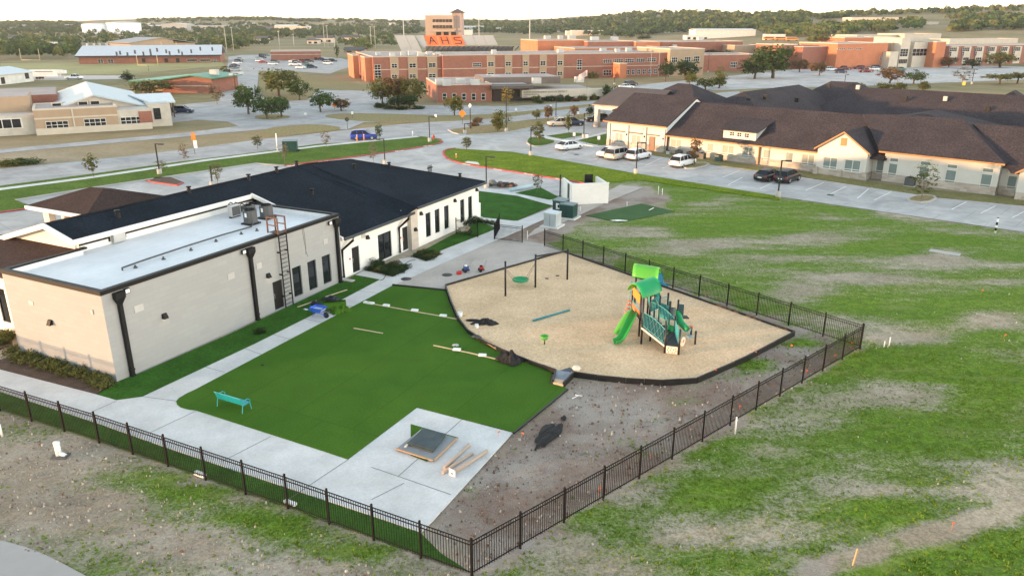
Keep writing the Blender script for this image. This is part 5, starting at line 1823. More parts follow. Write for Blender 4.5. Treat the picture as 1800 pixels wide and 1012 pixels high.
# ================================================================== RIGHT-HAND RESIDENCE
RO = G(1180, 270)
RAZ = 133.4
RRZ = R(90 - RAZ)
M_RROOF = mat('brown_roof_shingles', (.050, .043, .047), .9, spec=.08, var=.14, vscale=.3, fine=.4, fscale=5, bump=.4, bscale=9, col2=(.060, .050, .053))
M_RWALL = mat('cream_white_siding', (.55, .53, .495), .85, var=.05, vscale=.5)
M_RSTONE = brick_mat('tan_ashlar', (.34, .28, .23), (.46, .41, .36), (.42, .38, .33), .7, .28, .015, .15, .3)
M_RTRIM = mat('caramel_trim', (.36, .19, .08), .7)
M_BLIND = mat('window_blind', (.17, .215, .21), .3, var=.08, vscale=1.2)
M_WFRAME = mat('pale_window_frame', (.66, .64, .60), .6)
M_DKTRIM = mat('dark_bronze_trim', (.06, .05, .045), .5)
M_SEAM = mat('standing_seam', (.14, .115, .105), .45, metal=.3, var=.1)
res = thing('residence_building', (RO.x, RO.y, 0), RRZ, 'long white residence with many brown shingle roofs behind the right car park', 'building')

def rwall(p0, p1, h, holes=(), sill=.95, name='wall', blind=True, nx=2):
  """siding wall on a stone plinth, with windows"""
  b_ = MB()
  b_.wall(p0, p1, sill, h, [q for q in holes if q[3] > sill], .1)
  b_.build(name, M_RWALL, res)
  c_ = MB()
  low = [(a, c, max(-.09, z0), min(sill, z1)) for a, c, z0, z1, *_ in holes if z0 < sill]
  p0_, p1_ = Vector(p0), Vector(p1)
  d_ = (p1_ - p0_).normalized(); n_ = Vector((d_.y, -d_.x)) * .05
  c_.wall(p0_ + n_, p1_ + n_, -.1, sill, low, .15)
  q = [p0_ + n_, p1_ + n_, p1_, p0_]
  c_.prism(q, sill - .03, sill, bottom=False)
  c_.build('stone_plinth', M_RSTONE, res)
  for h_ in holes:
    k = h_[4] if len(h_) > 4 else nx
    opening(res, p0, p1, *h_[:4], .1, M_WFRAME, M_BLIND if blind else M_GLS, k, 1, .08, 'window', [h_[2] + .3] if h_[3] - h_[2] > 1.2 else None)
# block A (entrance end)
bA = [(-10.8, -9.2), (-7.5, -5.7)]
rwall((-12.3, 0), (-1, 0), 4.0, [(a + 12.3, c + 12.3, .65, 2.25) for a, c in bA])
door(res, (-12.3, -.06), (-1, -.06), 8.2, 9.2, 0, 2.25, .0, mat('brown_door', (.16, .08, .05), .5))
ab = MB()
for x0, x1 in ((-11.2, -8.8), (-7.9, -5.3), (-4.5, -2.4)):
  MB().box(x0 - .1, x1 + .1, -.2, -.052, 2.45, 2.6).build('window_head', M_DKTRIM, res)
for x in (-12.0, -8.35, -4.95, -1.5):
  MB().box(x - .28, x + .28, -.3, -.052, -.1, 1.1).build('pier', M_RSTONE, res)
  MB().box(x - .24, x + .24, -.22, -.002, 1.1, 3.6).build('pilaster', M_RWALL, res)
for x in (-8.35, -4.95, -1.5):
  MB().box(x - .08, x + .08, -.34, -.22, 2.0, 2.3).build('wall_lamp', M_BLK, res)
def gable_roof(x0, x1, ye, ze, yr, zr, m=None, name='roof', th=.2, back=True, hipl=0, hipr=0, yb=None):
  r_ = MB()
  yb = 2 * yr - ye if yb is None else yb
  a, b2 = x0 + hipl, x1 - hipr
  r_.slab([(x0, ye, ze), (x1, ye, ze), (b2, yr, zr), (a, yr, zr)], th)
  if back:
    r_.slab([(x1, yb, ze), (x0, yb, ze), (a, yr, zr), (b2, yr, zr)], th)
  if hipr:
    r_.slab([(x1, ye, ze), (x1, yb, ze), (b2, yr, zr)], th)
  if hipl:
    r_.slab([(x0, yb, ze), (x0, ye, ze), (a, yr, zr)], th)
  return r_.build(name, m or M_RROOF, res)
gable_roof(-12.9, -.75, -.6, 4.1, 8, 7.95)
ge = MB().add([(-1, -.1, 2.7), (-1, 16, 2.7), (-1, 16, 4.2), (-1, 8, 7.75), (-1, -.1, 4.2)], [(0, 1, 2, 3, 4)])
ge.build('gable_wall', mat('pale_blue_siding', (.66, .68, .68), .8, var=.04), res)
MB().add([(-12.3, 0, -.1), (-12.3, 16, -.1), (-12.3, 16, 4.2), (-12.3, 8, 7.75), (-12.3, 0, 4.2)], [(4, 3, 2, 1, 0)]).build('gable_wall', M_RWALL, res)
# block B
wB = [(-.4, 1.5, 2), (3.6, 4.5, 1), (5.9, 7.0, 1), (8.4, 10.3, 2), (11.5, 13.6, 2), (14.8, 15.9, 1), (18.1, 19.2, 1), (20.4, 22.2, 2)]
rwall((-1, .3), (23, .3), 2.8, [(a + 1, c + 1, .72, 2.22, k) for a, c, k in wB])
gable_roof(-1.0, 31.3, -.6, 2.85, 8, 7.2)
MB().box(-1, 23.1, -.72, -.6, 2.62, 2.80).build('gutter', M_RTRIM, res)
MB().box(-12.9, -.75, -.72, -.6, 3.87, 4.05).build('gutter', M_RTRIM, res)
MB().box(14.2, 14.32, -.08, .28, -.05, 2.7).build('downspout', M_RTRIM, res)
MB().box(-.95, -.83, -.1, .28, -.05, 2.7).build('downspout', M_DKTRIM, res)
# shed dormer
dm = MB()
dm.wall((8.4, .2), (13.5, .2), 3.0, 4.5, [(1.0, 1.75, 3.6, 4.2), (2.15, 2.9, 3.6, 4.2), (3.3, 4.05, 3.6, 4.2)], .08)
dm.add([(13.5, .2, 3.0), (13.5, 5.2, 5.7), (13.5, .2, 4.5)], [(0, 1, 2)]).add([(8.4, .2, 3.0), (8.4, 5.2, 5.7), (8.4, .2, 4.5)], [(2, 1, 0)])
do_ = dm.build('dormer', M_RWALL, res)
MB().slab([(8.0, -.2, 4.5), (13.9, -.2, 4.5), (13.9, 5.4, 5.82), (8.0, 5.4, 5.82)], .14).build('dormer_roof', M_RROOF, do_)
for a in (1.0, 2.15, 3.3):
  w_ = opening(res, (8.4, .2), (13.5, .2), a, a + .75, 3.6, 4.2, .08, M_WFRAME, M_GLS, 2, 2, .05)
# gable C
def gable_front(x0, x1, y, he, ha, wins, vent=True, wood=True):
  xm = (x0 + x1) / 2
  rwall((x0, y), (x1, y), he, wins, .9, 'gable_wall')
  MB().add([(x0, y, he), (x1, y, he), (xm, y, ha - .2)], [(0, 1, 2)]).build('gable_peak', M_RWALL, res)
  rwall((x1, y), (x1, 1.5), he, (), .9)
  rwall((x0, 1.5), (x0, y), he, (), .9)
  r_ = MB()
  k = (ha - he) / ((x1 - x0) / 2)
  r_.slab([(x0 - .4, y - .4, he - .4 * k), (xm, y - .4, ha), (xm, 7, ha), (x0 - .4, 7, he - .4 * k)], .18)
  r_.slab([(x1 + .4, y - .4, he - .4 * k), (xm, y - .4, ha), (xm, 7, ha), (x1 + .4, 7, he - .4 * k)], .18)
  r_.build('gable_roof', M_RROOF, res)
  for sx, xe in ((-1, x0 - .4), (1, x1 + .4)):
    b_ = MB()
    b_.add([(xe, y - .44, he - .4 * k - .2), (xm, y - .44, ha - .2), (xm, y - .44, ha + .02), (xe, y - .44, he - .4 * k + .02),
        (xe, y - .40, he - .4 * k - .2), (xm, y - .40, ha - .2), (xm, y - .40, ha + .02), (xe, y - .40, he - .4 * k + .02)],
       [(0, 1, 2, 3), (7, 6, 5, 4), (3, 2, 6, 7), (0, 4, 5, 1)])
    b_.build('rake_board', M_RTRIM, res)
  if vent:
    MB().box(xm - .38, xm + .38, y - .06, y - .002, he + .35, he + 1.35).build('gable_vent', M_RTRIM, res)
gable_front(23.2, 29.6, -1.5, 3.75, 5.95, [(.85, 2.75, .9, 2.45, 2), (3.65, 5.7, .9, 2.45, 2)])
for x in (23.25, 26.35, 29.55):
  MB().box(x - .3, x + .3, -1.72, -1.56, -.1, 1.05).build('pier', M_RSTONE, res)
# recess and block D
rwall((29.6, .9), (31.4, .9), 3.0, [(.4, 1.4, .75, 2.5, 1)])
MB().slab([(29.5, -.4, 2.75), (31.5, -.4, 2.75), (31.5, .9, 3.2), (29.5, .9, 3.2)], .14).build('porch_roof', M_RROOF, res)
wD = [(31.8, 32.9), (35.4, 36.6), (38.4, 39.6), (42.2, 43.4)]
rwall((31.2, 0), (44, 0), 3.8, [(a - 31.2, c - 31.2, .75, 2.35, 1) for a, c in wD] + [(a - 31.2, c - 31.2, 2.5, 3.05, 1) for a, c in wD], .95)
rwall((44, 0), (44, 1.5), 3.8)
rwall((31.2, 1.5), (31.2, 0), 3.8)
gable_roof(30.6, 44.5, -.6, 3.85, 8, 7.55, hipr=7.2)
MB().slab([(25.0, 7.9, 7.3), (30.62, -.55, 3.87), (30.62, 8, 7.55)], .15).build('roof', M_RROOF, res)
MB().box(30.6, 44.5, -.72, -.6, 3.62, 3.8).build('gutter', M_RTRIM, res)
# block E and its gable at the right edge
rwall((44, 1.2), (46.2, 1.2), 3.0, [(.7, 1.7, .7, 2.3, 1)])
rwall((45.9, .3), (62, .3), 2.9, [(4.8, 6.5, .75, 2.2, 2), (9, 10.8, .75, 2.2, 2)])
MB().slab([(45.2, -.3, 2.95), (64, -.3, 2.95), (64, 8, 7.15), (38.6, 8, 7.15)], .2).slab([(64, 16.3, 2.95), (40, 16.3, 2.95), (38.6, 8, 7.15), (64, 8, 7.15)], .2).build('roof', M_RROOF, res)
gable_front(46.2, 52.6, -1.3, 3.4, 5.6, [(.9, 2.8, .85, 2.3, 2), (3.6, 5.5, .85, 2.3, 2)], False)
# deeper wings
def wing(x0, x1, y0, y1, ze, zr, along='x', hip=5.0, m=None):
  r_ = MB()
  if along == 'x':
    ym = (y0 + y1) / 2
    a, c = (x0 + hip, ym, zr), (x1 - hip, ym, zr)
    r_.slab([(x0, y0, ze), (x1, y0, ze), c, a], .2).slab([(x1, y1, ze), (x0, y1, ze), a, c], .2).slab([(x1, y0, ze), (x1, y1, ze), c], .2).slab([(x0, y1, ze), (x0, y0, ze), a], .2)
  else:
    xm = (x0 + x1) / 2
    a, c = (xm, y0 + hip, zr), (xm, y1 - hip, zr)
    r_.slab([(x0, y1, ze), (x0, y0, ze), a, c], .2).slab([(x1, y0, ze), (x1, y1, ze), c, a], .2).slab([(x0, y0, ze), (x1, y0, ze), a], .2).slab([(x1, y1, ze), (x0, y1, ze), c], .2)
  r_.build('wing_roof', m or M_RROOF, res)
  w_ = MB()
  w_.wall((x0 + .6, y0 + .6), (x1 - .6, y0 + .6), -.1, ze - .05).wall((x1 - .6, y0 + .6), (x1 - .6, y1 - .6), -.1, ze - .05).wall((x1 - .6, y1 - .6), (x0 + .6, y1 - .6), -.1, ze - .05).wall((x0 + .6, y1 - .6), (x0 + .6, y0 + .6), -.1, ze - .05)
  w_.build('wing_wall', M_RWALL, res)
wing(-24, -6, 17, 38, 3.6, 8.3, 'x', 7.5)
wing(-9, 9, 14, 52, 3.6, 8.0, 'y', 8)
wing(-3, 14, 40, 64, 3.6, 8.4, 'x', 6)
wing(4, 62, 36, 56, 3.4, 8.0, 'x', 8)
wing(14, 44, 14, 36, 3.0, 6.6, 'y', 8)
wing(44, 66, 14, 38, 3.0, 7.4, 'y', 8)
wing(26, 38, 56, 70, 3.2, 7.6, 'y', 6)
wing(42, 60, 56, 72, 3.2, 8.0, 'x', 6)
for i, (x, y, z) in enumerate(((0, 10, 6.4), (3, 24, 7.0), (6, 30, 6.3), (8.6, 12, 5.7), (12, 10.5, 5.9), (20, 42, 6.6), (26, 43, 6.9), (33, 41, 5.9), (40, 43, 6.9), (46, 42, 6.3), (52, 43, 6.7), (5, 46, 7.8), (10, 47, 7.7), (2, 20, 6.6), (48, 10.5, 6.2), (54, 10.5, 6.2), (59, 11.0, 5.9))):
  MB().box(x - .3, x + .3, y - .25, y + .25, z - .2, z + .55).build('roof_vent', M_BLK if i % 3 else M_GREYM, res)
# entrance canopy with standing seam roof
cz = MB()
cz.slab([(-29, 17.2, 4.3), (-15.5, 17.2, 4.3), (-15.5, 23.5, 7.3), (-27.5, 23.5, 7.3)], .18)
cz.slab([(-15.5, 30, 4.3), (-29, 30, 4.3), (-27.5, 23.5, 7.3), (-15.5, 23.5, 7.3)], .18)
cz.slab([(-29, 30, 4.3), (-29, 17.2, 4.3), (-27.5, 23.5, 7.3)], .18)
cz.build('canopy_roof', M_SEAM, res)
for i in range(26):
  x = -28.7 + i * .52
  xt = -27.4 + i * .47
  MB().add([(x - .03, 17.2, 4.30), (x + .03, 17.2, 4.30), (xt + .03, 23.45, 7.29), (xt - .03, 23.45, 7.29), (x - .03, 17.2, 4.37), (x + .03, 17.2, 4.37), (xt + .03, 23.45, 7.36), (xt - .03, 23.45, 7.36)],
      [(4, 5, 6, 7), (0, 1, 5, 4), (1, 2, 6, 5), (3, 0, 4, 7)]).build('roof_seam', M_SEAM, res)
MB().box(-28.6, -15.8, 17.6, 18.2, 3.4, 4.1).build('canopy_beam', M_RWALL, res)
for x in (-28.1, -22.2, -16.4):
  MB().box(x - .4, x + .4, 17.5, 18.3, .9, 3.4).build('canopy_column', M_RWALL, res)
  MB().box(x - .5, x + .5, 17.4, 18.4, -.1, .9).build('column_base', M_RSTONE, res)
def rpt(x, y):
  return RO + Vector((math.cos(RRZ), math.sin(RRZ))) * x + Vector((-math.sin(RRZ), math.cos(RRZ))) * y
# condensers along the wall
for i, (x, y, s, m_, lab) in enumerate(((.3, -1.3, .5, M_LOUV, 'white fan unit at the left end of the residence wall'), (2.2, -1.4, .8, M_GUN, 'first dark condenser from the left along the residence wall'), (4.2, -1.5, .8, M_GUN, 'second dark condenser from the left along the residence wall'), (6.2, -1.5, .8, M_GUN, 'third dark condenser, hidden behind the island tree'), (9.0, -1.6, .85, mat('green_cabinet', (.05, .085, .08), .5), 'dark green cabinet by the residence wall'), (35.0, -1.3, .95, M_GUN, 'black condenser below the gable end of the right residence block'))):
  p = rpt(x, y)
  t_ = thing('air_conditioner', (p.x, p.y, 0), RRZ, lab, 'air conditioner', 'condensers along the residence wall')
  MB().box(-s * .55, s * .55, -s * .5, s * .5, .1, s * 1.15).build('cabinet', m_, t_)
  MB().lathe([(s * .4, 0), (s * .4, .06), (s * .34, .06), (s * .34, 0)], (0, 0, s * 1.15), 14).build('fan_grille', M_BLK, t_)
  MB().box(-s * .6, s * .6, -s * .55, s * .55, -.05, .1).build('base_pad', M_CONC, t_)

# trash enclosure, transformers
M_ENC = brick_mat('white_block', (.70, .69, .66), (.74, .73, .70), (.66, .65, .62), .4, .2, .01, .05, .15)
e0, e1 = G(1005, 360), G(1069, 357)
dv = (e1 - e0).normalized()
en = thing('trash_enclosure', (e0.x, e0.y, 0), math.atan2(dv.y, dv.x), 'white block trash enclosure with black gate behind the transformers', 'enclosure')
EL = (e1 - e0).length
eh = hgt(1005, 325, e0)
for q in ((0, EL, -.0, .25), (EL - .25, EL, .25, 4.2), (0, .25, .25, 1.0), (0, .25, 2.0, 4.2)):
  MB().box(*q, -.1, eh).build('wall', M_ENC, en)
MB().box(0, .25, 1.0, 2.0, 2.1, eh).build('lintel', M_ENC, en)
MB().box(-.05, EL + .05, -.05, .3, eh, eh + .07).build('coping', M_PLAST, en)
for k in range(1):
  MB().box(EL / 2 + .6, EL - .5, 4.3, 4.36, .1, eh + .25).build('gate', M_BLK, en)
MB().box(.05, .2, 1.02, 1.98, .02, 2.05).build('side_door', M_DKTRIM, en)
MB().cyl((-.2, 4.3, 0), (-.2, 4.3, eh + .35), .08, n=8).build('gate_post', M_BLK, en)
M_TGRN = mat('transformer_green', (.012, .05, .042), .4, var=.08)
M_TTOP = mat('grey_green_lid', (.10, .15, .155), .45)
def cabinet(px, py, w_, d_, h_, m_, mt, lab, name='transformer', rz=HRZ, cat='transformer', sign=False):
  g = G(px, py)
  t_ = thing(name, (g.x, g.y, 0), rz, lab, cat)
  MB().box(-w_ / 2, w_ / 2, -d_ / 2, d_ / 2, .1, h_).build('housing', m_, t_)
  MB().add([(-w_ / 2 - .04, -d_ / 2 - .04, h_), (w_ / 2 + .04, -d_ / 2 - .04, h_), (w_ / 2 + .04, d_ / 2 + .04, h_ + .08), (-w_ / 2 - .04, d_ / 2 + .04, h_ + .08), (-w_ / 2 - .04, -d_ / 2 - .04, h_ - .06), (w_ / 2 + .04, -d_ / 2 - .04, h_ - .06), (w_ / 2 + .04, d_ / 2 + .04, h_ - .06), (-w_ / 2 - .04, d_ / 2 + .04, h_ - .06)],
      [(0, 1, 2, 3), (0, 4, 5, 1), (1, 5, 6, 2), (2, 6, 7, 3), (3, 7, 4, 0)]).build('lid', mt, t_)
  MB().box(-w_ / 2 - .3, w_ / 2 + .3, -d_ / 2 - .3, d_ / 2 + .3, -.05, .1).build('base_pad', M_CONC, t_)
  MB().box(-w_ / 2 - .02, -w_ / 2 - .002, -.01, .01, .2, h_ - .15).build('door_seam', M_BLK, t_)
  if sign:
    MB().box(-w_ / 2 - .02, -w_ / 2 - .003, -d_ * .25, d_ * .2, h_ * .45, h_ * .85).build('warning_sign', M_WHITE, t_)
    MB().box(-w_ / 2 - .026, -w_ / 2 - .021, -d_ * .1, d_ * .05, h_ * .55, h_ * .75).build('sign_symbol', M_BLK, t_)
  return t_
cabinet(986, 377, 1.5, 1.3, 1.6, M_TGRN, M_TTOP, 'taller dark green transformer with a white warning sign', sign=True)
cabinet(999, 382, 1.3, 1.5, 1.45, M_TGRN, M_TTOP, 'lower dark green transformer right of the signed one')
cabinet(971, 397, 1.35, 1.3, 1.4, mat('pale_grey_cabinet', (.36, .41, .43), .5), mat('pale_grey_lid', (.48, .53, .55), .5), 'pale grey utility cabinet in front of the green transformers', 'utility_cabinet', HRZ, 'cabinet')
cabinet(511, 266, 2.2, 1.6, 1.7, M_TGRN, M_TTOP, 'dark green transformer box on the roadside lawn', 'transformer', R(10))
# pallet heap and pipes in the drive
def rubble(px, py, n, s, m, lab, name, cat, seed):
  rr = random.Random(seed)
  g = at(px, py, .01)
  t_ = MB()
  for i in range(n):
    c_ = (rr.uniform(-1.2, 1.2), rr.uniform(-.5, .5), rr.uniform(.1, .5))
    t_.ell(c_, (s * rr.uniform(.5, 1), s * rr.uniform(.4, .8), s * rr.uniform(.4, .9)), 7, 4, rr.randint(0, len(m) - 1), .25, i)
  return tag(t_.build(name, m, None, g), lab, cat)
rubble(866, 328, 6, .6, [mat('grey_spoil', (.13, .14, .13), .9)], 'grey spoil heap beside the lamp post in the driveway', 'spoil_heap', 'heap', 3)
rubble(894, 329, 9, .5, [mat('rust_spoil', (.30, .14, .07), .9), mat('dark_spoil', (.05, .04, .04), .9)], 'rust and black scrap heap in the driveway', 'scrap_heap', 'heap', 4)
lying('pipe_bundle', (895, 337), (937, 329.5), .22, mat('pale_blue_pipe', (.42, .55, .60), .4), 'pale blue plastic pipes lying beside the young tree lawn', 'pipe', .05)


# ================================================================== TREES AND SHRUBS
def crown_mesh(name, rx, rz, n_clump, n_leaf, leaf, seed, shape='round', hollow=.35, droop=.0):
  """foliage: leaf-sized faces gathered in clumps through the crown volume; base of crown at z=0"""
  rr = np.random.RandomState(seed)
  cl = []
  tries = 0
  while len(cl) < n_clump and tries < n_clump * 60:
    tries += 1
    p = rr.uniform(-1, 1, 3)
    d = np.linalg.norm(p)
    if d > 1 or d < hollow:
      continue
    h = (p[2] + 1) / 2
    if shape == 'cone':
      if np.hypot(p[0], p[1]) > (1.02 - h) * .95: continue
    elif shape == 'column':
      if np.hypot(p[0], p[1]) > .55 + .4 * math.sin(h * math.pi): continue
    elif shape == 'umbrella':
      if p[2] < -.25 + .3 * np.hypot(p[0], p[1]): continue
    elif shape == 'round' and p[2] < -.75:
      continue
    cl.append(p)
  cl = np.array(cl)
  big = rr.uniform(.6, 1.3, 8)
  V, F, T_ = [], [], []
  for c in cl:
    az = math.atan2(c[1], c[0])
    k = big[int((az + math.pi) / (2 * math.pi) * 7.99)]
    cc = np.array([c[0] * rx * k, c[1] * rx * k, (c[2] + 1) * rz * (.93 + .07 * k)])
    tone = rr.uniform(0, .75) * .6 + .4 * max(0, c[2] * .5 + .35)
    cs = rx * rr.uniform(.12, .30)
    m = max(4, int(n_leaf * rr.uniform(.6, 1.3)))
    P = cc + rr.normal(0, 1, (m, 3)) * np.array([cs, cs, cs * .75]) * .62
    nrm = rr.normal(0, 1, (m, 3)) + (P - np.array([0, 0, rz])) / max(rx, .1) * .9 + np.array([0, 0, .6])
    nrm /= np.linalg.norm(nrm, axis=1)[:, None]
    tg = np.cross(nrm, rr.normal(0, 1, (m, 3)))
    tg /= np.linalg.norm(tg, axis=1)[:, None] + 1e-9
    bt = np.cross(nrm, tg)
    s_ = leaf * rr.uniform(.6, 1.35, m)[:, None]
    n0 = len(V)
    q = np.stack([P - tg * s_, P - bt * s_ * .6, P + tg * s_, P + bt * s_ * .6], 1).reshape(-1, 3)
    V.extend(q.tolist())
    F.extend([[n0 + 4 * i, n0 + 4 * i + 1, n0 + 4 * i + 2, n0 + 4 * i + 3] for i in range(m)])
    T_.extend([tone] * (4 * m))
  me = bpy.data.meshes.new(name)
  me.from_pydata(V, [], F)
  a = me.attributes.new('tone', 'FLOAT', 'POINT')
  a.data.foreach_set('value', np.array(T_, dtype=np.float32))
  me.update()
  return me, cl

def trunk_mesh(name, h, r_, rx, rz, seed, limbs=5, z0=0.0):
  rr = random.Random(seed)
  b_ = MB()
  b_.tube([(0, 0, -.15), (rr.uniform(-.03, .03), 0, h * .5), (rr.uniform(-.06, .06), rr.uniform(-.06, .06), h), (0, 0, h + rz * .9)], [r_ * 1.25, r_, r_ * .85, r_ * .3], 7)
  for i in range(limbs):
    a = 6.28 * i / limbs + rr.uniform(-.4, .4)
    zs = h * rr.uniform(.75, 1.05)
    ze = h + rz * rr.uniform(.5, 1.5)
    e = rx * rr.uniform(.4, .75)
    b_.tube([(0, 0, zs), (math.cos(a) * e * .45, math.sin(a) * e * .45, (zs + ze) / 2), (math.cos(a) * e, math.sin(a) * e, ze)], [r_ * .5, r_ * .35, r_ * .12], 5)
  return b_.mesh(name)

M_BARK = mat('bark', (.10, .075, .055), .95, var=.25, vscale=3)
M_BARKL = mat('pale_bark', (.22, .18, .14), .95, var=.2, vscale=3)
LEAF = {
  'oak': leaf_mat('oak_leaves', (.018, .038, .013), (.085, .14, .036)),
  'dark': leaf_mat('dark_leaves', (.012, .026, .012), (.052, .090, .028)),
  'olive': leaf_mat('olive_leaves', (.044, .052, .018), (.17, .18, .05)),
  'rust': leaf_mat('rust_leaves', (.07, .042, .020), (.22, .135, .055)),
  'lime': leaf_mat('yellow_green_leaves', (.04, .055, .010), (.17, .17, .03)),
  'gold': leaf_mat('gold_leaves', (.12, .085, .01), (.40, .29, .05)),
  'fresh': leaf_mat('fresh_leaves', (.02, .042, .010), (.085, .125, .028)),
  'grey': leaf_mat('grey_leaves', (.07, .065, .045), (.24, .21, .14)),
}
# prototypes: unit trees, crown radius 1 and total height given by parts
PROTO = {}
def proto(kind):
  if kind in PROTO:
    return PROTO[kind]
  out = []
  for v in range(3):
    s = hash(kind) % 97 if False else sum(map(ord, kind)) + v * 17
    if kind == 'round':
      cm, _ = crown_mesh('crown', 1.0, .80, 62, 30, .08, s); tm = trunk_mesh('trunk', .55, .075, .9, .8, s); z = .42
    elif kind == 'umbrella':
      cm, _ = crown_mesh('crown', 1.0, .62, 70, 24, .075, s, 'umbrella'); tm = trunk_mesh('trunk', .75, .06, .9, .6, s, 6); z = .30
    elif kind == 'cone':
      cm, _ = crown_mesh('crown', 1.0, 1.5, 70, 26, .085, s, 'cone', .1); tm = trunk_mesh('trunk', .4, .08, .5, 1.4, s, 4); z = .28
    elif kind == 'column':
      cm, _ = crown_mesh('crown', 1.0, 1.55, 58, 18, .12, s, 'column', .15); tm = trunk_mesh('trunk', 1.0, .05, .6, 1.5, s, 5); z = .95
    elif kind == 'sparse':
      cm, _ = crown_mesh('crown', 1.0, 1.9, 48, 13, .10, s, 'column', .1); tm = trunk_mesh('trunk', 1.1, .035, .75, 1.9, s, 9); z = 1.0
    elif kind == 'bush':
      cm, _ = crown_mesh('crown', 1.0, .62, 60, 22, .09, s, 'dome'); tm = trunk_mesh('trunk', .2, .05, .7, .5, s, 6); z = -.12
    zt = max(vv.co.z for vv in cm.vertices) + z
    wmax = np.percentile([abs(vv.co.x) for vv in cm.vertices], 97)
    cm.materials.append(LEAF['oak']); tm.materials.append(M_BARK)
    out.append((cm, tm, z, zt, wmax))
  PROTO[kind] = out
  return out
TREE_N = 0
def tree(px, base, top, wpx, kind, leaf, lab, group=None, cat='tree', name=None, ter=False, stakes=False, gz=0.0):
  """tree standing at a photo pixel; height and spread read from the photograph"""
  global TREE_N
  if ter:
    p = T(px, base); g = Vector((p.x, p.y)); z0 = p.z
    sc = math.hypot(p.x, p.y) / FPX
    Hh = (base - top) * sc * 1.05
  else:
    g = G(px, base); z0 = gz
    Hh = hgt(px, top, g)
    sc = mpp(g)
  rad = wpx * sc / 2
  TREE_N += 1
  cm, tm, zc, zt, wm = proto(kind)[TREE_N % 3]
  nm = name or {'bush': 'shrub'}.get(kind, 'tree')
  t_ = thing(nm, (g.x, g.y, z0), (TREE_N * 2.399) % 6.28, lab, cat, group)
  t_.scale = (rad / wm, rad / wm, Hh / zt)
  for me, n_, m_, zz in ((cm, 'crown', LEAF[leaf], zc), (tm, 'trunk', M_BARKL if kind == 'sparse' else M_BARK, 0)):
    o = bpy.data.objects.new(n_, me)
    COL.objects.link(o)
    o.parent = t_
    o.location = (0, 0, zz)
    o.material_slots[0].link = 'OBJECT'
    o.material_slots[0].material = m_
  return t_

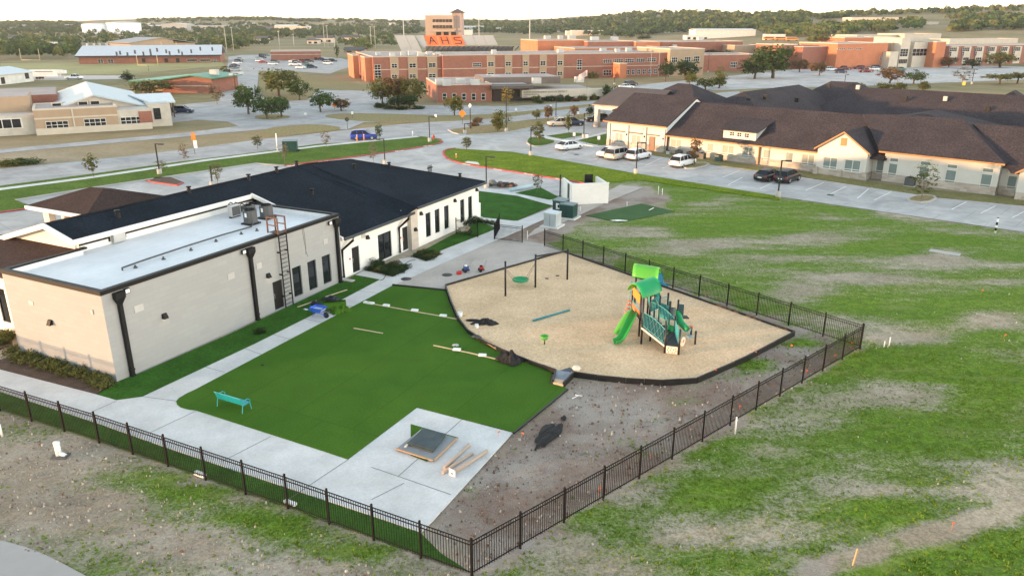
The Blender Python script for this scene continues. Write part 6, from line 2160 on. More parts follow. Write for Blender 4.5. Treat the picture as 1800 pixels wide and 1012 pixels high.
# ================================================================== VEHICLES
M_TYRE = mat('tyre', (.018, .018, .018), .8)
M_RIM = mat('alloy_rim', (.42, .42, .43), .35, metal=.7)
M_CGLASS = mat('car_glass', (.014, .017, .022), .18, var=.2, spec=.2)
M_HEAD = mat('headlight_glass', (.70, .72, .74), .2)
M_TAIL = mat('tail_lamp_red', (.35, .015, .012), .3)
M_UNDER = mat('under_trim', (.02, .02, .02), .7)
PAINT = {k: mat('paint_' + k, c, .28, var=.03, spec=.6) for k, c in dict(white=(.78, .78, .77), silver=(.42, .41, .39), black=(.012, .012, .014), blue=(.015, .045, .34), beige=(.55, .48, .38), red=(.28, .025, .025), navy=(.02, .03, .07), grey=(.14, .145, .15), champagne=(.50, .45, .38), orange=(.6, .22, .03), maroon=(.16, .02, .025), teal=(.03, .16, .16)).items()}
def make_car(kind):
  """vehicle built along +x, standing on its wheels at z=0"""
  spec = {
    'suv': dict(L=4.65, W=1.86, wb=2.7, wr=.36, body=[(-2.32, .50, .72, .86), (-2.28, .36, .98, .90), (-1.9, .28, 1.02, .93), (-.2, .26, 1.02, .93), (.95, .26, 1.02, .93), (1.9, .28, .92, .90), (2.22, .36, .80, .84), (2.32, .48, .66, .74)],
          cab=[(-2.18, 1.00, .84), (-1.95, 1.52, .70), (-1.4, 1.66, .68), (-.1, 1.68, .68), (.35, 1.60, .68), (1.15, 1.00, .82)], pil=(-1.1, -.1)),
    'sedan': dict(L=4.75, W=1.82, wb=2.75, wr=.33, body=[(-2.38, .48, .78, .80), (-2.3, .34, .92, .87), (-1.7, .24, .94, .91), (-.2, .22, .92, .91), (.95, .22, .92, .91), (1.9, .24, .82, .88), (2.28, .34, .70, .80), (2.38, .46, .58, .68)],
           cab=[(-2.0, .92, .80), (-1.25, 1.33, .66), (-.7, 1.44, .64), (.05, 1.44, .64), (.45, 1.36, .65), (1.3, .90, .80)], pil=(-.95, .0)),
    'van': dict(L=5.1, W=1.98, wb=3.0, wr=.35, body=[(-2.55, .48, .9, .92), (-2.5, .34, 1.0, .96), (-2.0, .26, 1.04, .99), (-.2, .25, 1.02, .99), (1.2, .25, 1.0, .98), (2.0, .27, .88, .94), (2.45, .36, .74, .86), (2.55, .46, .62, .74)],
          cab=[(-2.45, 1.02, .88), (-2.3, 1.6, .76), (-1.8, 1.74, .74), (.2, 1.74, .74), (.7, 1.62, .74), (1.75, .96, .86)], pil=(-1.1, .1)),
    'pickup': dict(L=5.8, W=2.0, wb=3.6, wr=.40, body=[(-2.9, .55, .95, .92), (-2.85, .45, 1.05, .97), (-2.2, .40, 1.06, .99), (-.6, .40, 1.06, .99), (1.1, .40, 1.08, .99), (2.3, .42, 1.05, .97), (2.75, .48, .95, .93), (2.9, .55, .82, .85)],
           cab=[(-.75, 1.06, .92), (-.65, 1.72, .74), (-.3, 1.86, .72), (.7, 1.86, .72), (.95, 1.78, .72), (1.6, 1.08, .88)], pil=(.15, .16)),
  }[kind]
  root = thing(kind, (0, 0, 0), 0, 'vehicle', 'car')
  b_ = MB()
  st = spec['body']
  ring = lambda x, z0, z1, w_: [(x, -w_ * .92, z0), (x, -w_, z0 + .12), (x, -w_, z0 + (z1 - z0) * .62), (x, -w_ * .93, z1), (x, w_ * .93, z1), (x, w_, z0 + (z1 - z0) * .62), (x, w_, z0 + .12), (x, w_ * .92, z0)]
  V, F = [], []
  for s in st:
    V += ring(*s)
  n = 8
  for i in range(len(st) - 1):
    for k in range(n):
      F.append([i * n + k, i * n + (k + 1) % n, (i + 1) * n + (k + 1) % n, (i + 1) * n + k])
  F.append(list(range(n))[::-1]); F.append([(len(st) - 1) * n + k for k in range(n)])
  b_.add(V, F, 0, True)
  # roof panel and pillars over a glass cabin
  cb_ = spec['cab']
  zb = cb_[0][1]
  for s in (-1, 1):
    for i in range(len(cb_) - 1):
      pass
  rt = cb_[1:-1]
  V, F = [], []
  for x, z, w_ in rt:
    V += [(x, -w_ - .01, z - .06), (x, -w_ * .9, z + .02), (x, w_ * .9, z + .02), (x, w_ + .01, z - .06)]
  for i in range(len(rt) - 1):
    for k in range(3):
      F.append([i * 4 + k, i * 4 + k + 1, (i + 1) * 4 + k + 1, (i + 1) * 4 + k])
  b_.add(V, F, 0, True)
  if kind == 'pickup':
    b_.box(-2.8, -.75, -.98, -.88, 1.0, 1.12).box(-2.8, -.75, .88, .98, 1.0, 1.12).box(-2.88, -2.78, -.98, .98, 1.0, 1.12)
  for s in (-1, 1):
    def bar(x0, z0, w0, x1, z1, w1, t=.05):
      b_.add([(x0 - t, s * (w0 + .012), z0), (x0 + t, s * (w0 + .012), z0), (x1 + t, s * (w1 + .012), z1), (x1 - t, s * (w1 + .012), z1)], [(0, 1, 2, 3) if s < 0 else (3, 2, 1, 0)])
    bar(cb_[0][0], cb_[0][1], cb_[0][2], cb_[1][0], cb_[1][1], cb_[1][2], .07)
    bar(cb_[-1][0], cb_[-1][1], cb_[-1][2], cb_[-2][0], cb_[-2][1], cb_[-2][2], .05)
    for q in spec['pil']:
      bar(q, zb, .83, q - .02, rt[1][1] - .08, rt[1][2] + .01, .04)
  b_.build('body', PAINT['white'], root)
  g_ = MB()
  V, F = [], []
  for x, z, w_ in cb_:
    V += [(x, -max(w_, .8) if z > zb + .02 else -w_, zb - .02), (x, -w_, z - .03 if z > zb + .02 else z), (x, w_, z - .03 if z > zb + .02 else z), (x, max(w_, .8) if z > zb + .02 else w_, zb - .02)]
  for i in range(len(cb_) - 1):
    for k in range(3):
      F.append([i * 4 + k, i * 4 + k + 1, (i + 1) * 4 + k + 1, (i + 1) * 4 + k])
  g_.add(V, F, 0, False)
  g_.build('window_glass', M_CGLASS, root)
  hw_ = spec['W'] / 2
  for sx in (-1, 1):
    for sy in (-1, 1):
      c_ = (sx * spec['wb'] / 2 + .05, sy * (hw_ - .12), spec['wr'])
      w_ = MB().cyl((c_[0], c_[1] - .11, c_[2]), (c_[0], c_[1] + .11, c_[2]), spec['wr'], n=16).build('wheel', M_TYRE, root)
      MB().cyl((c_[0], c_[1] + sy * .112, c_[2]), (c_[0], c_[1] + sy * .122, c_[2]), spec['wr'] * .62, n=12).build('rim', M_RIM, w_)
  f0, r0 = st[-2], st[1]
  for s in (-1, 1):
    MB().box(f0[0] - .06, f0[0] + .07, s * f0[3] * .75 - .17, s * f0[3] * .75 + .17, f0[2] - .15, f0[2] - .02).build('headlight', M_HEAD, root)
    MB().box(r0[0] - .06, r0[0] + .02, s * r0[3] * .84 - .12, s * r0[3] * .84 + .12, r0[2] - .22, r0[2] - .02).build('tail_lamp', M_TAIL, root)
  MB().box(-spec['L'] / 2 + .1, spec['L'] / 2 - .1, -hw_ * .86, hw_ * .86, .2, .3).build('underbody', M_UNDER, root)
  MB().box(st[0][0] - .02, st[0][0], -.26, .26, st[0][1] + .08, st[0][1] + .2).build('number_plate', M_WHITE, root)
  return root
CARS = {k: make_car(k) for k in ('suv', 'sedan', 'van', 'pickup')}
USED = set()
def car(px, py, az, kind, paint, lab, group='parked cars', cat=None):
  """vehicle whose middle stands at a pixel; az = heading, degrees clockwise from the view direction"""
  g = G(px, py)
  swap = {'paint_white': PAINT[paint]}
  c = copy_tree(CARS[kind], (g.x, g.y, .016), R(90 - az), label=lab, swap=swap, group=group)
  c['category'] = cat or {'van': 'minivan', 'pickup': 'pickup truck', 'suv': 'suv', 'sedan': 'car'}[kind]
  return c


# ================================================================== SCHOOLS AND TOWN
M_BRICK = brick_mat('red_brick', (.235, .085, .055), (.28, .105, .07), (.30, .20, .16), .6, .2, .01, .10, .1)
M_BRICKLIT = brick_mat('lit_orange_brick', (.44, .15, .07), (.48, .17, .08), (.45, .22, .14), .6, .2, .01, .08, .1)  # red brick turned brighter orange for walls seen in the low sun
M_TAN = mat('tan_stucco', (.37, .27, .185), .9, var=.06)
M_BUFF = mat('buff_stone', (.52, .46, .38), .9, var=.06)
M_BAND = mat('cast_stone_band', (.50, .40, .32), .9)
M_ROOFG = mat('pale_flat_roof', (.34, .29, .27), .9, var=.15, vscale=.1)
M_MROOF = mat('pale_metal_roof', (.50, .54, .57), .5, metal=.2, var=.05)
M_GROOF = mat('green_metal_roof', (.03, .20, .12), .5, var=.08)
M_SLATE = mat('slate_roof', (.085, .08, .085), .8, var=.15)
M_BEACH = mat('aluminium_seats', (.36, .37, .37), .6, metal=.2, var=.08, vscale=.05)
M_ORGS = mat('orange_seats', (.72, .17, .05), .6, var=.05)

def D3(px, py, Y):
  """point seen at a pixel at forward distance Y"""
  d = ray(px, py)
  return Vector((d.x / d.y * Y, Y, CAM_H + d.z / d.y * Y))

class FB:
  """building set out from its front base line, left and right photo points"""
  def __init__(s, pl, pr, name, lab, cat='building', group=None):
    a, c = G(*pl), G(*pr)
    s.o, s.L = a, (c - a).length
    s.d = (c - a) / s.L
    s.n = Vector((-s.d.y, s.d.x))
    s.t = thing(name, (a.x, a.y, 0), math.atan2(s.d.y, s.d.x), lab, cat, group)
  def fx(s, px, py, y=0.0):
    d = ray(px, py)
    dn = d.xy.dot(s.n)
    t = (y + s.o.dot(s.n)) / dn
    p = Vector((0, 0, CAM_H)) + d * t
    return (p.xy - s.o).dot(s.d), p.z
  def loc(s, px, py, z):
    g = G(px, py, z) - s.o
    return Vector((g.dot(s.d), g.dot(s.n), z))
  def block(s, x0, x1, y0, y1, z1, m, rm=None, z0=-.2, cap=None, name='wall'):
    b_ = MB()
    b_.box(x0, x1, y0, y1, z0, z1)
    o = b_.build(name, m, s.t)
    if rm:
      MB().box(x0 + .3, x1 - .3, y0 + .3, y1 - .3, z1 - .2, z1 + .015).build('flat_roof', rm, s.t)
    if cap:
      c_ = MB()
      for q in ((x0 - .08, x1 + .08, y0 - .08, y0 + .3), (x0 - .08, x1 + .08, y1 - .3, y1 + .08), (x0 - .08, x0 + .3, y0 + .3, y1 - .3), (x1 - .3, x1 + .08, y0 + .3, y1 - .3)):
        c_.box(*q, z1 - .1, z1 + .22)
      c_.build('coping', cap, s.t)
    return o
  def win(s, x0, y0, x1, y1, nx=2, nz=2, fm=None, gm=None, y=0.0):
    """window by photo box on the wall plane at depth y"""
    (xa, za), (xb, zb_) = s.fx(x0, y1, y), s.fx(x1, y0, y)
    f = MB()
    w_ = .08
    def bar(a, c, e, g, t=.09):
      f.box(a, c, y - t, y - .003, e, g)
    bar(xa, xa + w_, za, zb_); bar(xb - w_, xb, za, zb_); bar(xa + w_, xb - w_, za, za + w_); bar(xa + w_, xb - w_, zb_ - w_, zb_)
    for i in range(1, nx):
      c = xa + (xb - xa) * i / nx
      bar(c - w_ / 2, c + w_ / 2, za + w_, zb_ - w_, .08)
    for k in range(1, nz):
      c = za + (zb_ - za) * k / nz
      bar(xa + w_, xb - w_, c - w_ / 2, c + w_ / 2, .075)
    o = f.build('window', fm or M_WFRAME, s.t)
    MB().box(xa + w_ / 2, xb - w_ / 2, y - .035, y - .004, za + w_ / 2, zb_ - w_ / 2).build('pane', gm or M_GLS, o)
    return o
  def panel(s, x0, y0, x1, y1, m, name='panel', t=.12, y=0.0):
    (xa, za), (xb, zb_) = s.fx(x0, y1, y), s.fx(x1, y0, y)
    return MB().box(xa, xb, y - t, y - .002, za, zb_).build(name, m, s.t)
  def rtu(s, px, py, w_=2.4, d_=1.8, h=1.2, z=8.0, m=None):
    p = s.loc(px, py, z)
    return MB().box(p.x - w_ / 2, p.x + w_ / 2, p.y - d_ / 2, p.y + d_ / 2, z - .1, z + h).build('rooftop_unit', m or M_LOUV, s.t)

# ---- high school
hs = FB((659, 145), (1160, 134), 'high_school_building', 'two-storey red brick school with tan bays across the middle distance', 'school')
ht = hs.fx(659, 101)[1]
xm = hs.fx(830, 140)[0]
x5 = hs.fx(1180, 133)[0]
hs.block(0, 24, 1.5, 52, ht, M_BRICK, M_ROOFG, cap=M_BAND)
hs.block(24.02, x5, 0, 30, ht + .3, M_BRICK, M_ROOFG, cap=M_BAND)
hs.block(-2.5, 0, 4, 16, ht - .2, M_BRICKLIT, M_ROOFG, cap=M_BAND)
hs.block(-4.5, -2.52, 22, 40, ht - .2, M_BRICKLIT, M_ROOFG, cap=M_BAND)
for a, y_ in (((659, 131), 0),):
  MB().box(24.05, x5, -.06, -.002, 3.9, 4.15).build('stone_band', M_BAND, hs.t)
  MB().box(0, 23.9, 1.44, 1.498, 3.9, 4.15).build('stone_band', M_BAND, hs.t)
for x0, x1, yy in ((687, 700, 1.5), (718, 733, 1.5), (752, 768, 1.5), (784, 799, 1.5), (856, 870, 0), (887, 900, 0), (918, 930, 0), (948, 961, 0), (978, 991, 0)):
  ym = 116 - (x0 - 690) * .018
  hs.panel(x0, ym - 15, x1, 140, M_TAN, 'tan_bay', .25, yy)
  hs.win(x0 + 1.5, ym - 4, x1 - 2, ym + 4, 2, 2, y=yy - .25)
  hs.win(x0 + 1.5, ym + 15, x1 - 2, ym + 22, 2, 2, y=yy - .25)
hs.win(659, 114, 669, 138, 2, 5, y=1.5)
hs.win(831, 110.5, 846, 118, 4, 2)
hs.win(1014, 105, 1023, 123, 2, 4)
for i in range(5):
  hs.win(1060 + i * 19.3, 104.5 - i * .6, 1076 + i * 19.3, 111.5 - i * .6, 4, 2)
for i in range(7):
  hs.win(1090 + i * 9.8, 123 - i * .3, 1096.5 + i * 9.8, 132 - i * .3, 2, 2)
hs.win(1060, 123, 1075, 133, 3, 2)
# entrance box, with the sun on it put into the brick colour
xa, xb = hs.fx(1077, 130, 0)[0], hs.fx(1089, 130, 0)[0]
hs.block(xa, xb, -6, -.02, hs.fx(1077, 112, -3)[1], M_BRICKLIT, M_ROOFG, cap=M_BAND)
# tan science wing at the right
xa, xb = hs.fx(1176, 122, -2)[0], hs.fx(1236, 122, -2)[0]
zt = hs.fx(1176, 87, -2)[1]
hs.block(xa, xb, -2, 26, zt, M_TAN, M_ROOFG, cap=M_BUFF)
for x0, y0 in ((1180, 101), (1203, 100), (1219, 99)):
  hs.win(x0, y0, x0 + 11, y0 + 9, 3, 2, y=-2)
# upper volumes behind
for (x0, y0, x1, y1, yd, m_) in ((945, 71, 1032, 92, 62, M_BRICKLIT), (1032, 73, 1117, 92, 58, M_BRICK), (1117, 74, 1161, 92, 56, M_BRICKLIT), (1161, 73, 1306, 100, 60, M_BRICK), (1010, 84, 1177, 96, 35, M_BRICKLIT), (1290, 80, 1340, 100, 50, M_TAN)):
  (xa, za), (xb, zb_) = hs.fx(x0, y1, yd), hs.fx(x1, y0, yd)
  hs.block(xa, xb, yd, yd + 24, zb_, m_, M_ROOFG, cap=M_BAND)
(xa, za), (xb, zb_) = hs.fx(1236, 120, 20), hs.fx(1335, 96, 20)
hs.block(xa, xb, 20, 40, zb_, M_BRICK, M_ROOFG, cap=M_BAND)
hs.win(1283, 109, 1296, 119, 4, 2, y=20)
rr_ = random.Random(4)
for px, py in ((665, 97), (690, 98), (708, 97.5), (724, 97), (740, 98), (755, 96), (770, 96.5), (868, 95), (985, 93), (1060, 90), (1085, 92), (1105, 91), (1130, 83), (1185, 84), (1215, 83)):
  hs.rtu(px, py, rr_.uniform(1.4, 2.6), 1.6, rr_.uniform(.9, 1.5), ht + .3, M_LOUV)
for px, py in ((962, 69), (985, 68.5), (1005, 68), (1045, 71), (1080, 71), (1230, 71)):
  hs.rtu(px, py, rr_.uniform(2, 4), 2.4, 1.6, hs.fx(px, 73, 60)[1] + .1, M_LOUV)

# ---- administration office in front
ad = FB((770, 181), (865, 179), 'office_building', 'low red brick office with dark canopy and white columned front', 'building')
az_ = ad.fx(770, 150)[1]
ad.block(0, ad.L, 0, 26, az_, M_BRICK, M_ROOFG, cap=M_BAND)
for x0 in (778, 795, 812, 829, 846):
  ad.win(x0, 164, x0 + 7, 176.5, 1, 2)
x1_, x2_ = ad.fx(868, 178)[0], ad.fx(932, 178)[0]
ad.block(x1_, x2_, 1.5, 20, az_ - .2, mat('dark_entry', (.04, .03, .028), .6), M_ROOFG)
MB().box(x1_ - 1.0, x2_ + .5, -2.5, 1.6, az_ - 1.0, az_ - .3).build('entry_canopy', mat('canopy_brown', (.09, .07, .06), .6), ad.t)
xu0, xu1 = ad.fx(850, 150, 8)[0], ad.fx(985, 150, 8)[0]
ad.block(xu0, xu1, 8, 22, ad.fx(900, 136, 8)[1], mat('grey_penthouse', (.13, .11, .10), .7), M_ROOFG, z0=az_ - .6, name='penthouse')
x3_ = ad.fx(1058, 172)[0]
zf0 = ad.fx(935, 158)[1]
ad.block(x2_ + .02, x3_, 1.5, 22, zf0 - .6, mat('dark_glazing', (.035, .03, .03), .3), M_ROOFG)
MB().box(x2_ - 2.4, x3_ + .4, -.8, 1.49, zf0 - 1.9, zf0).build('white_fascia', M_BUFF, ad.t)
for px in (948, 969.5, 990.5, 1011.5, 1033, 1055):
  x_ = ad.fx(px, 170)[0]
  MB().box(x_ - .35, x_ + .35, -.6, .5, -.1, zf0 - 1.9).build('column', M_BUFF, ad.t)
for px, py in ((773, 148), (785, 150), (810, 147), (835, 149), (862, 140), (872, 141), (943, 146), (1018, 144)):
  ad.rtu(px, py, 2.2, 1.8, 1.3, az_, M_LOUV)
def text_mesh(body, size, name, m, parent, loc, rot, ext=.01):
  cu = bpy.data.curves.new(name, 'FONT')
  cu.body = body; cu.size = size; cu.extrude = ext
  ob = bpy.data.objects.new(name, cu)
  COL.objects.link(ob)
  dg = bpy.context.evaluated_depsgraph_get()
  me = bpy.data.meshes.new_from_object(ob.evaluated_get(dg))
  bpy.data.objects.remove(ob)
  me.materials.clear(); me.materials.append(m)
  o = bpy.data.objects.new(name, me)
  COL.objects.link(o)
  o.parent = parent; o.location = loc; o.rotation_euler = rot
  return o
M_INK = mat('black_letters', (.02, .02, .02), .6)
text_mesh('ALEDO INDEPENDENT SCHOOL DISTRICT', .62, 'lettering', M_INK, ad.t, (x2_ - 2.0, -.83, zf0 - .75), (R(90), 0, 0))
text_mesh('ADMINISTRATION', .5, 'lettering', M_INK, ad.t, (x2_ - 2.0, -.83, zf0 - 1.3), (R(90), 0, 0))
text_mesh('BLDG', .42, 'lettering', M_INK, ad.t, (x2_ - 2.0, -.83, zf0 - 1.75), (R(90), 0, 0))

# ---- stadium stand and press box
Y0, Y1 = 430., 455.
sd0 = D3(780, 92, Y0)
stn = thing('stadium_stand', (sd0.x, sd0.y, 0), 0, 'grey stadium bleachers with orange lettered middle section', 'bleachers')
SL = lambda p: Vector((p.x - sd0.x, p.y - sd0.y, p.z))
def seat_bay(x0, x1, xb0, xb1, m, ybot=92, name='seat_bay'):
  a, c, e, g = SL(D3(xb0, ybot, Y0 + (92 - ybot) * .9)), SL(D3(xb1, ybot, Y0 + (92 - ybot) * .9)), SL(D3(x1, 62.5, Y1)), SL(D3(x0, 62.5, Y1))
  n = 14
  b_ = MB()
  for i in range(n):
    t0, t1 = i / n, (i + 1) / n
    l0, r0, l1, r1 = a.lerp(g, t0), c.lerp(e, t0), a.lerp(g, t1), c.lerp(e, t1)
    z0, z1 = l0.z, l1.z
    b_.poly([(l0.x, l0.y, z1), (r0.x, r0.y, z1), (r1.x, r1.y, z1), (l1.x, l1.y, z1)])
    b_.poly([(l0.x, l0.y, z0 - .1), (r0.x, r0.y, z0 - .1), (r0.x, r0.y, z1), (l0.x, l0.y, z1)])
  return b_.build(name, m, stn), a, c, e, g
seat_bay(693, 712, 706, 724, M_BEACH); seat_bay(712.4, 728, 724.4, 742, M_BEACH); seat_bay(728.4, 744.5, 742.4, 751, M_BEACH, 84)
for x0, x1, b0, b1, ch in ((745, 767, 752, 772.5, 'A'), (768.5, 789, 774, 795, 'H'), (790.5, 811, 796.5, 818, 'S')):
  o, a, c, e, g = seat_bay(x0, x1, b0, b1, M_ORGS, 80, 'orange_seat_bay')
  # letters painted over the seat rows, as strokes on the slope
  def on(u, v_, lift=.35):
    l, r__ = a.lerp(g, v_), c.lerp(e, v_)
    p = l.lerp(r__, u)
    return (p.x, p.y - .15, p.z + lift)
  S = {'A': [((.22, .08), (.5, .78)), ((.5, .78), (.78, .08)), ((.33, .36), (.67, .36))],
    'H': [((.25, .08), (.25, .78)), ((.75, .08), (.75, .78)), ((.25, .42), (.75, .42))],
    'S': [((.78, .72), (.3, .72)), ((.3, .72), (.25, .60)), ((.25, .60), (.3, .46)), ((.3, .46), (.72, .42)), ((.72, .42), (.78, .28)), ((.78, .28), (.72, .12)), ((.72, .12), (.22, .12))]}[ch]
  lb = MB()
  for (u0, v0), (u1, v1) in S:
    p, q = Vector((u0, v0)), Vector((u1, v1))
    d_ = (q - p).normalized()
    n_ = Vector((-d_.y, d_.x)) * .045
    lb.poly([on(*(p + n_ - d_ * .02)), on(*(p - n_ - d_ * .02)), on(*(q - n_ + d_ * .02)), on(*(q + n_ + d_ * .02))])
  lb.build('letter', M_INK, stn)
for k in range(3):
  seat_bay(811.5 + k * 18.5, 829.5 + k * 18.5, 818.5 + k * 19, 837 + k * 19, M_BEACH, 79.5)
# near stand seen from behind: dark raking frames
nb = D3(745, 92, 405)
for k in range(19):
  x_ = D3(748 + k * 8.6, 90, 405).x - sd0.x
  y_ = 405 - sd0.y
  MB().add([(x_, y_, 5.5), (x_ + .5, y_, 5.5), (x_ + 3.0, y_ - 4, 8.3), (x_ + 2.4, y_ - 4, 8.3), (x_, y_ + .5, 5.5), (x_ + .5, y_ + .5, 5.5), (x_ + 3.0, y_ - 3.5, 8.3), (x_ + 2.4, y_ - 3.5, 8.3)],
      [(0, 1, 2, 3), (7, 6, 5, 4), (0, 4, 5, 1), (1, 5, 6, 2), (2, 6, 7, 3), (3, 7, 4, 0)]).build('raker_frame', M_GUN, stn)
xl, xr = D3(748, 92, 405).x - sd0.x, D3(902, 92, 405).x - sd0.x
MB().box(xl, xr, 405.6 - sd0.y, 406.4 - sd0.y, 0, 8.1).build('stand_wall', mat('dark_steel', (.10, .10, .10), .7, var=.2, vscale=.2), stn)
MB().box(xl, xr, 404.4 - sd0.y, 405.5 - sd0.y, -.3, 5.5).build('lower_wall', M_TAN, stn)
pbx = D3(775, 62, 470)
pb_ = thing('press_box', (pbx.x, pbx.y, 0), R(-8), 'tan stadium press box with a hipped stair tower on top', 'tower')
wd = lambda a, c: (c - a) / FPX * 470
z0_, zt_ = D3(775, 64, 470).z, D3(775, 27, 470).z
M_PBX = mat('press_box_tan', (.37, .29, .235), .9, var=.05)
M_PBXS = mat('press_box_shaded', (.36, .27, .24), .9, var=.04)  # the tan slightly darkened and pinked for the shaded right-hand face
hw2 = wd(745, 797) / 2
MB().box(-hw2, hw2, 0, 10, 0, zt_).build('main_block', M_PBX, pb_)
MB().box(-hw2 + wd(0, 12), hw2 - 1.2, -1.2, -.02, zt_ - wd(0, 20), zt_ - wd(0, 1)).build('front_bay', M_PBX, pb_)
for k, zz in enumerate((.24, .52)):
  zc = zt_ - (zt_ - z0_) * (zz + .02)
  wpx = MB().box(-hw2 + wd(0, 13), hw2 - 2.0, -1.28, -1.202, zc - .9, zc + .75).build('window_strip', M_GLS, pb_)
  for i in range(6):
    x_ = -hw2 + wd(0, 13) + (2 * hw2 - wd(0, 13) - 2.0) * i / 6
    MB().box(x_, x_ + .12, -1.32, -1.282, zc - .9, zc + .75).build('mullion', M_PBX, wpx)
MB().box(-hw2 + wd(0, 11), hw2 - .8, -2.4, -.01, zt_ - wd(0, 26), zt_ - wd(0, 23.5)).build('balcony', M_PBX, pb_)
for i in range(3):
  MB().box(-hw2 + wd(0, 18) + i * 4.5, -hw2 + wd(0, 18) + i * 4.5 + 3, -.06, -.002, z0_ + .2, z0_ + 2.4).build('doorway', M_BLKD, pb_)
tw = wd(789, 804)
MB().box(hw2 + .02, hw2 + .02 + tw * .6, .5, 8, 0, D3(790, 22, 470).z).build('stair_tower', M_PBXS, pb_)
MB().box(hw2 - 2.6, hw2, 1, 8, zt_ + .01, D3(790, 22.5, 470).z).build('stair_tower', M_PBXS, pb_)
zt2, za2 = D3(794, 22.3, 470).z, D3(794, 15.3, 470).z
xc = hw2 + tw * .3 - 1.3
MB().slab([(xc - 3.9, -.5, zt2), (xc + 3.9, -.5, zt2), (xc, 4.3, za2)], .2).slab([(xc + 3.9, -.5, zt2), (xc + 3.9, 9, zt2), (xc, 4.3, za2)], .2).slab([(xc + 3.9, 9, zt2), (xc - 3.9, 9, zt2), (xc, 4.3, za2)], .2).slab([(xc - 3.9, 9, zt2), (xc - 3.9, -.5, zt2), (xc, 4.3, za2)], .2).build('hipped_roof', M_SLATE, pb_)

# ---- red brick gym block and field house, left of the high school
gm = FB((477, 107), (565, 106), 'brick_gym', 'low windowless red brick block behind the school parking', 'building')
gz_ = gm.fx(477, 91)[1]
gm.block(0, gm.L, 0, 24, gz_, M_BRICK, M_ROOFG, cap=M_BAND)
MB().box(.1, gm.L - .1, -.05, -.002, gz_ * .62, gz_ * .68).build('stone_band', M_BAND, gm.t)
gm.panel(553, 101, 558, 106.5, M_BLKD, 'door')
fh = FB((140, 113), (388, 110), 'field_house', 'long red brick field house with a pale metal roof by the practice field', 'building')
fz = fh.fx(140, 99)[1]
fh.block(0, fh.L, 0, 30, fz, M_BRICK)
p0, p1, p2, p3 = fh.loc(136, 100.5, fz + .2), fh.loc(390, 97.5, fz + .2), fh.loc(388, 82.5, fz + 5.2), fh.loc(146, 84, fz + 5.2)
MB().slab([(-1.2, -1.6, fz + .2), (fh.L + 1.0, -1.6, fz + .2), (fh.L + .5, 15, fz + 4.6), (-.8, 15, fz + 4.6)], .3).slab([(fh.L + 1.0, 31.6, fz + .2), (-1.2, 31.6, fz + .2), (-.8, 15, fz + 4.6), (fh.L + .5, 15, fz + 4.6)], .3).build('metal_roof', M_MROOF, fh.t)
MB().box(-1.2, fh.L + 1, -1.7, -1.6, fz - .5, fz + .1).build('fascia', mat('navy_fascia', (.03, .035, .055), .5), fh.t)
fh.win(173, 104.5, 181, 111.5, 2, 2); fh.win(190, 104.5, 199, 111.5, 2, 2)
fh.win(329, 104, 346, 109, 5, 1); fh.win(352, 104, 369, 109, 5, 1); fh.win(373, 104.5, 383, 110, 4, 2)
for px in (250, 290, 310):
  fh.panel(px, 103, px + 5, 110, M_BLKD, 'door')
for i, (px, py) in enumerate(((205, 94), (211, 92.5), (224, 95), (237, 91), (252, 94), (264, 89), (265, 94), (276, 87.5), (292, 90), (298, 93), (320, 94), (314, 90), (336, 90), (352, 85.5), (373, 86))):
  p = fh.loc(px, py, fz + 1.5 + (97 - py) * .22)
  MB().box(p.x - .35, p.x + .35, p.y - .35, p.y + .35, p.z - 1, p.z + .7).build('roof_vent', M_GUN, fh.t)
for px in (154, 166, 176, 188):
  p = fh.fx(px, 83.5, 15)
  MB().lathe([(.5, 0), (.5, .6), (.7, .7), (.4, 1.1), (0, 1.1)], (p[0], 15, fz + 4.5), 8).build('ridge_ventilator', M_LOUV, fh.t)
fb = FB((262, 100), (350, 97), 'indoor_arena', 'tan metal arena with grey gable roof behind the field house', 'building')
MB().add([(-4, 12, -.2), (24, 12, -.2), (24, 12, 9), (16, 12, 10.8), (-4, 12, 8.2)], [(0, 1, 2, 3, 4)]).build('gable_wall', M_TAN, fb.t)
MB().slab([(16, 11, 10.9), (16, 40, 10.9), (-5, 40, 8.1), (-5, 11, 8.1)], .3).slab([(16, 11, 10.9), (16, 40, 10.9), (40, 40, 7.4), (40, 11, 7.4)], .3).build('metal_roof', mat('mid_grey_roof', (.24, .245, .26), .6), fb.t)
MB().box(-4, 39, 12.05, 39, -.2, 7.3).build('wall', M_TAN, fb.t)

# ---- green-roofed brick hall
gh = FB((286, 163), (375, 164), 'green_roof_hall', 'red brick hall with a green metal roof and open porch', 'building')
gz2 = gh.fx(290, 137)[1]
gh.block(0, gh.L, 0, 16, gz2 - .4, M_BRICK)
MB().box(.1, gh.L + .02, -.05, -.002, gz2 * .45, gz2 * .50).build('stone_band', M_BAND, gh.t)
MB().slab([(-9.5, -1, gz2 - .8), (0, -1, gz2 - .4), (gh.L * .62, -1, gz2 + .9), (gh.L * .62, 17, gz2 + .9), (-9.5, 17, gz2 - .8)], .3).slab([(gh.L * .62, -1, gz2 + .9), (gh.L + 1.2, -1, gz2 + .1), (gh.L + 1.2, 17, gz2 + .1), (gh.L * .62, 17, gz2 + .9)], .3).build('metal_roof', M_GROOF, gh.t)
MB().add([(0, -.02, gz2 - .6), (gh.L, -.02, gz2 - .6), (gh.L, -.02, gz2 - .05), (gh.L * .62, -.02, gz2 + .6), (0, -.02, gz2 - .55)], [(0, 1, 2, 3, 4)]).build('gable_wall', M_BRICK, gh.t)
for x_ in (-9, -6.2, -3.4):
  MB().box(x_ - .25, x_ + .25, .2, .7, -.1, gz2 - 1.0).build('porch_column', M_TAN, gh.t)
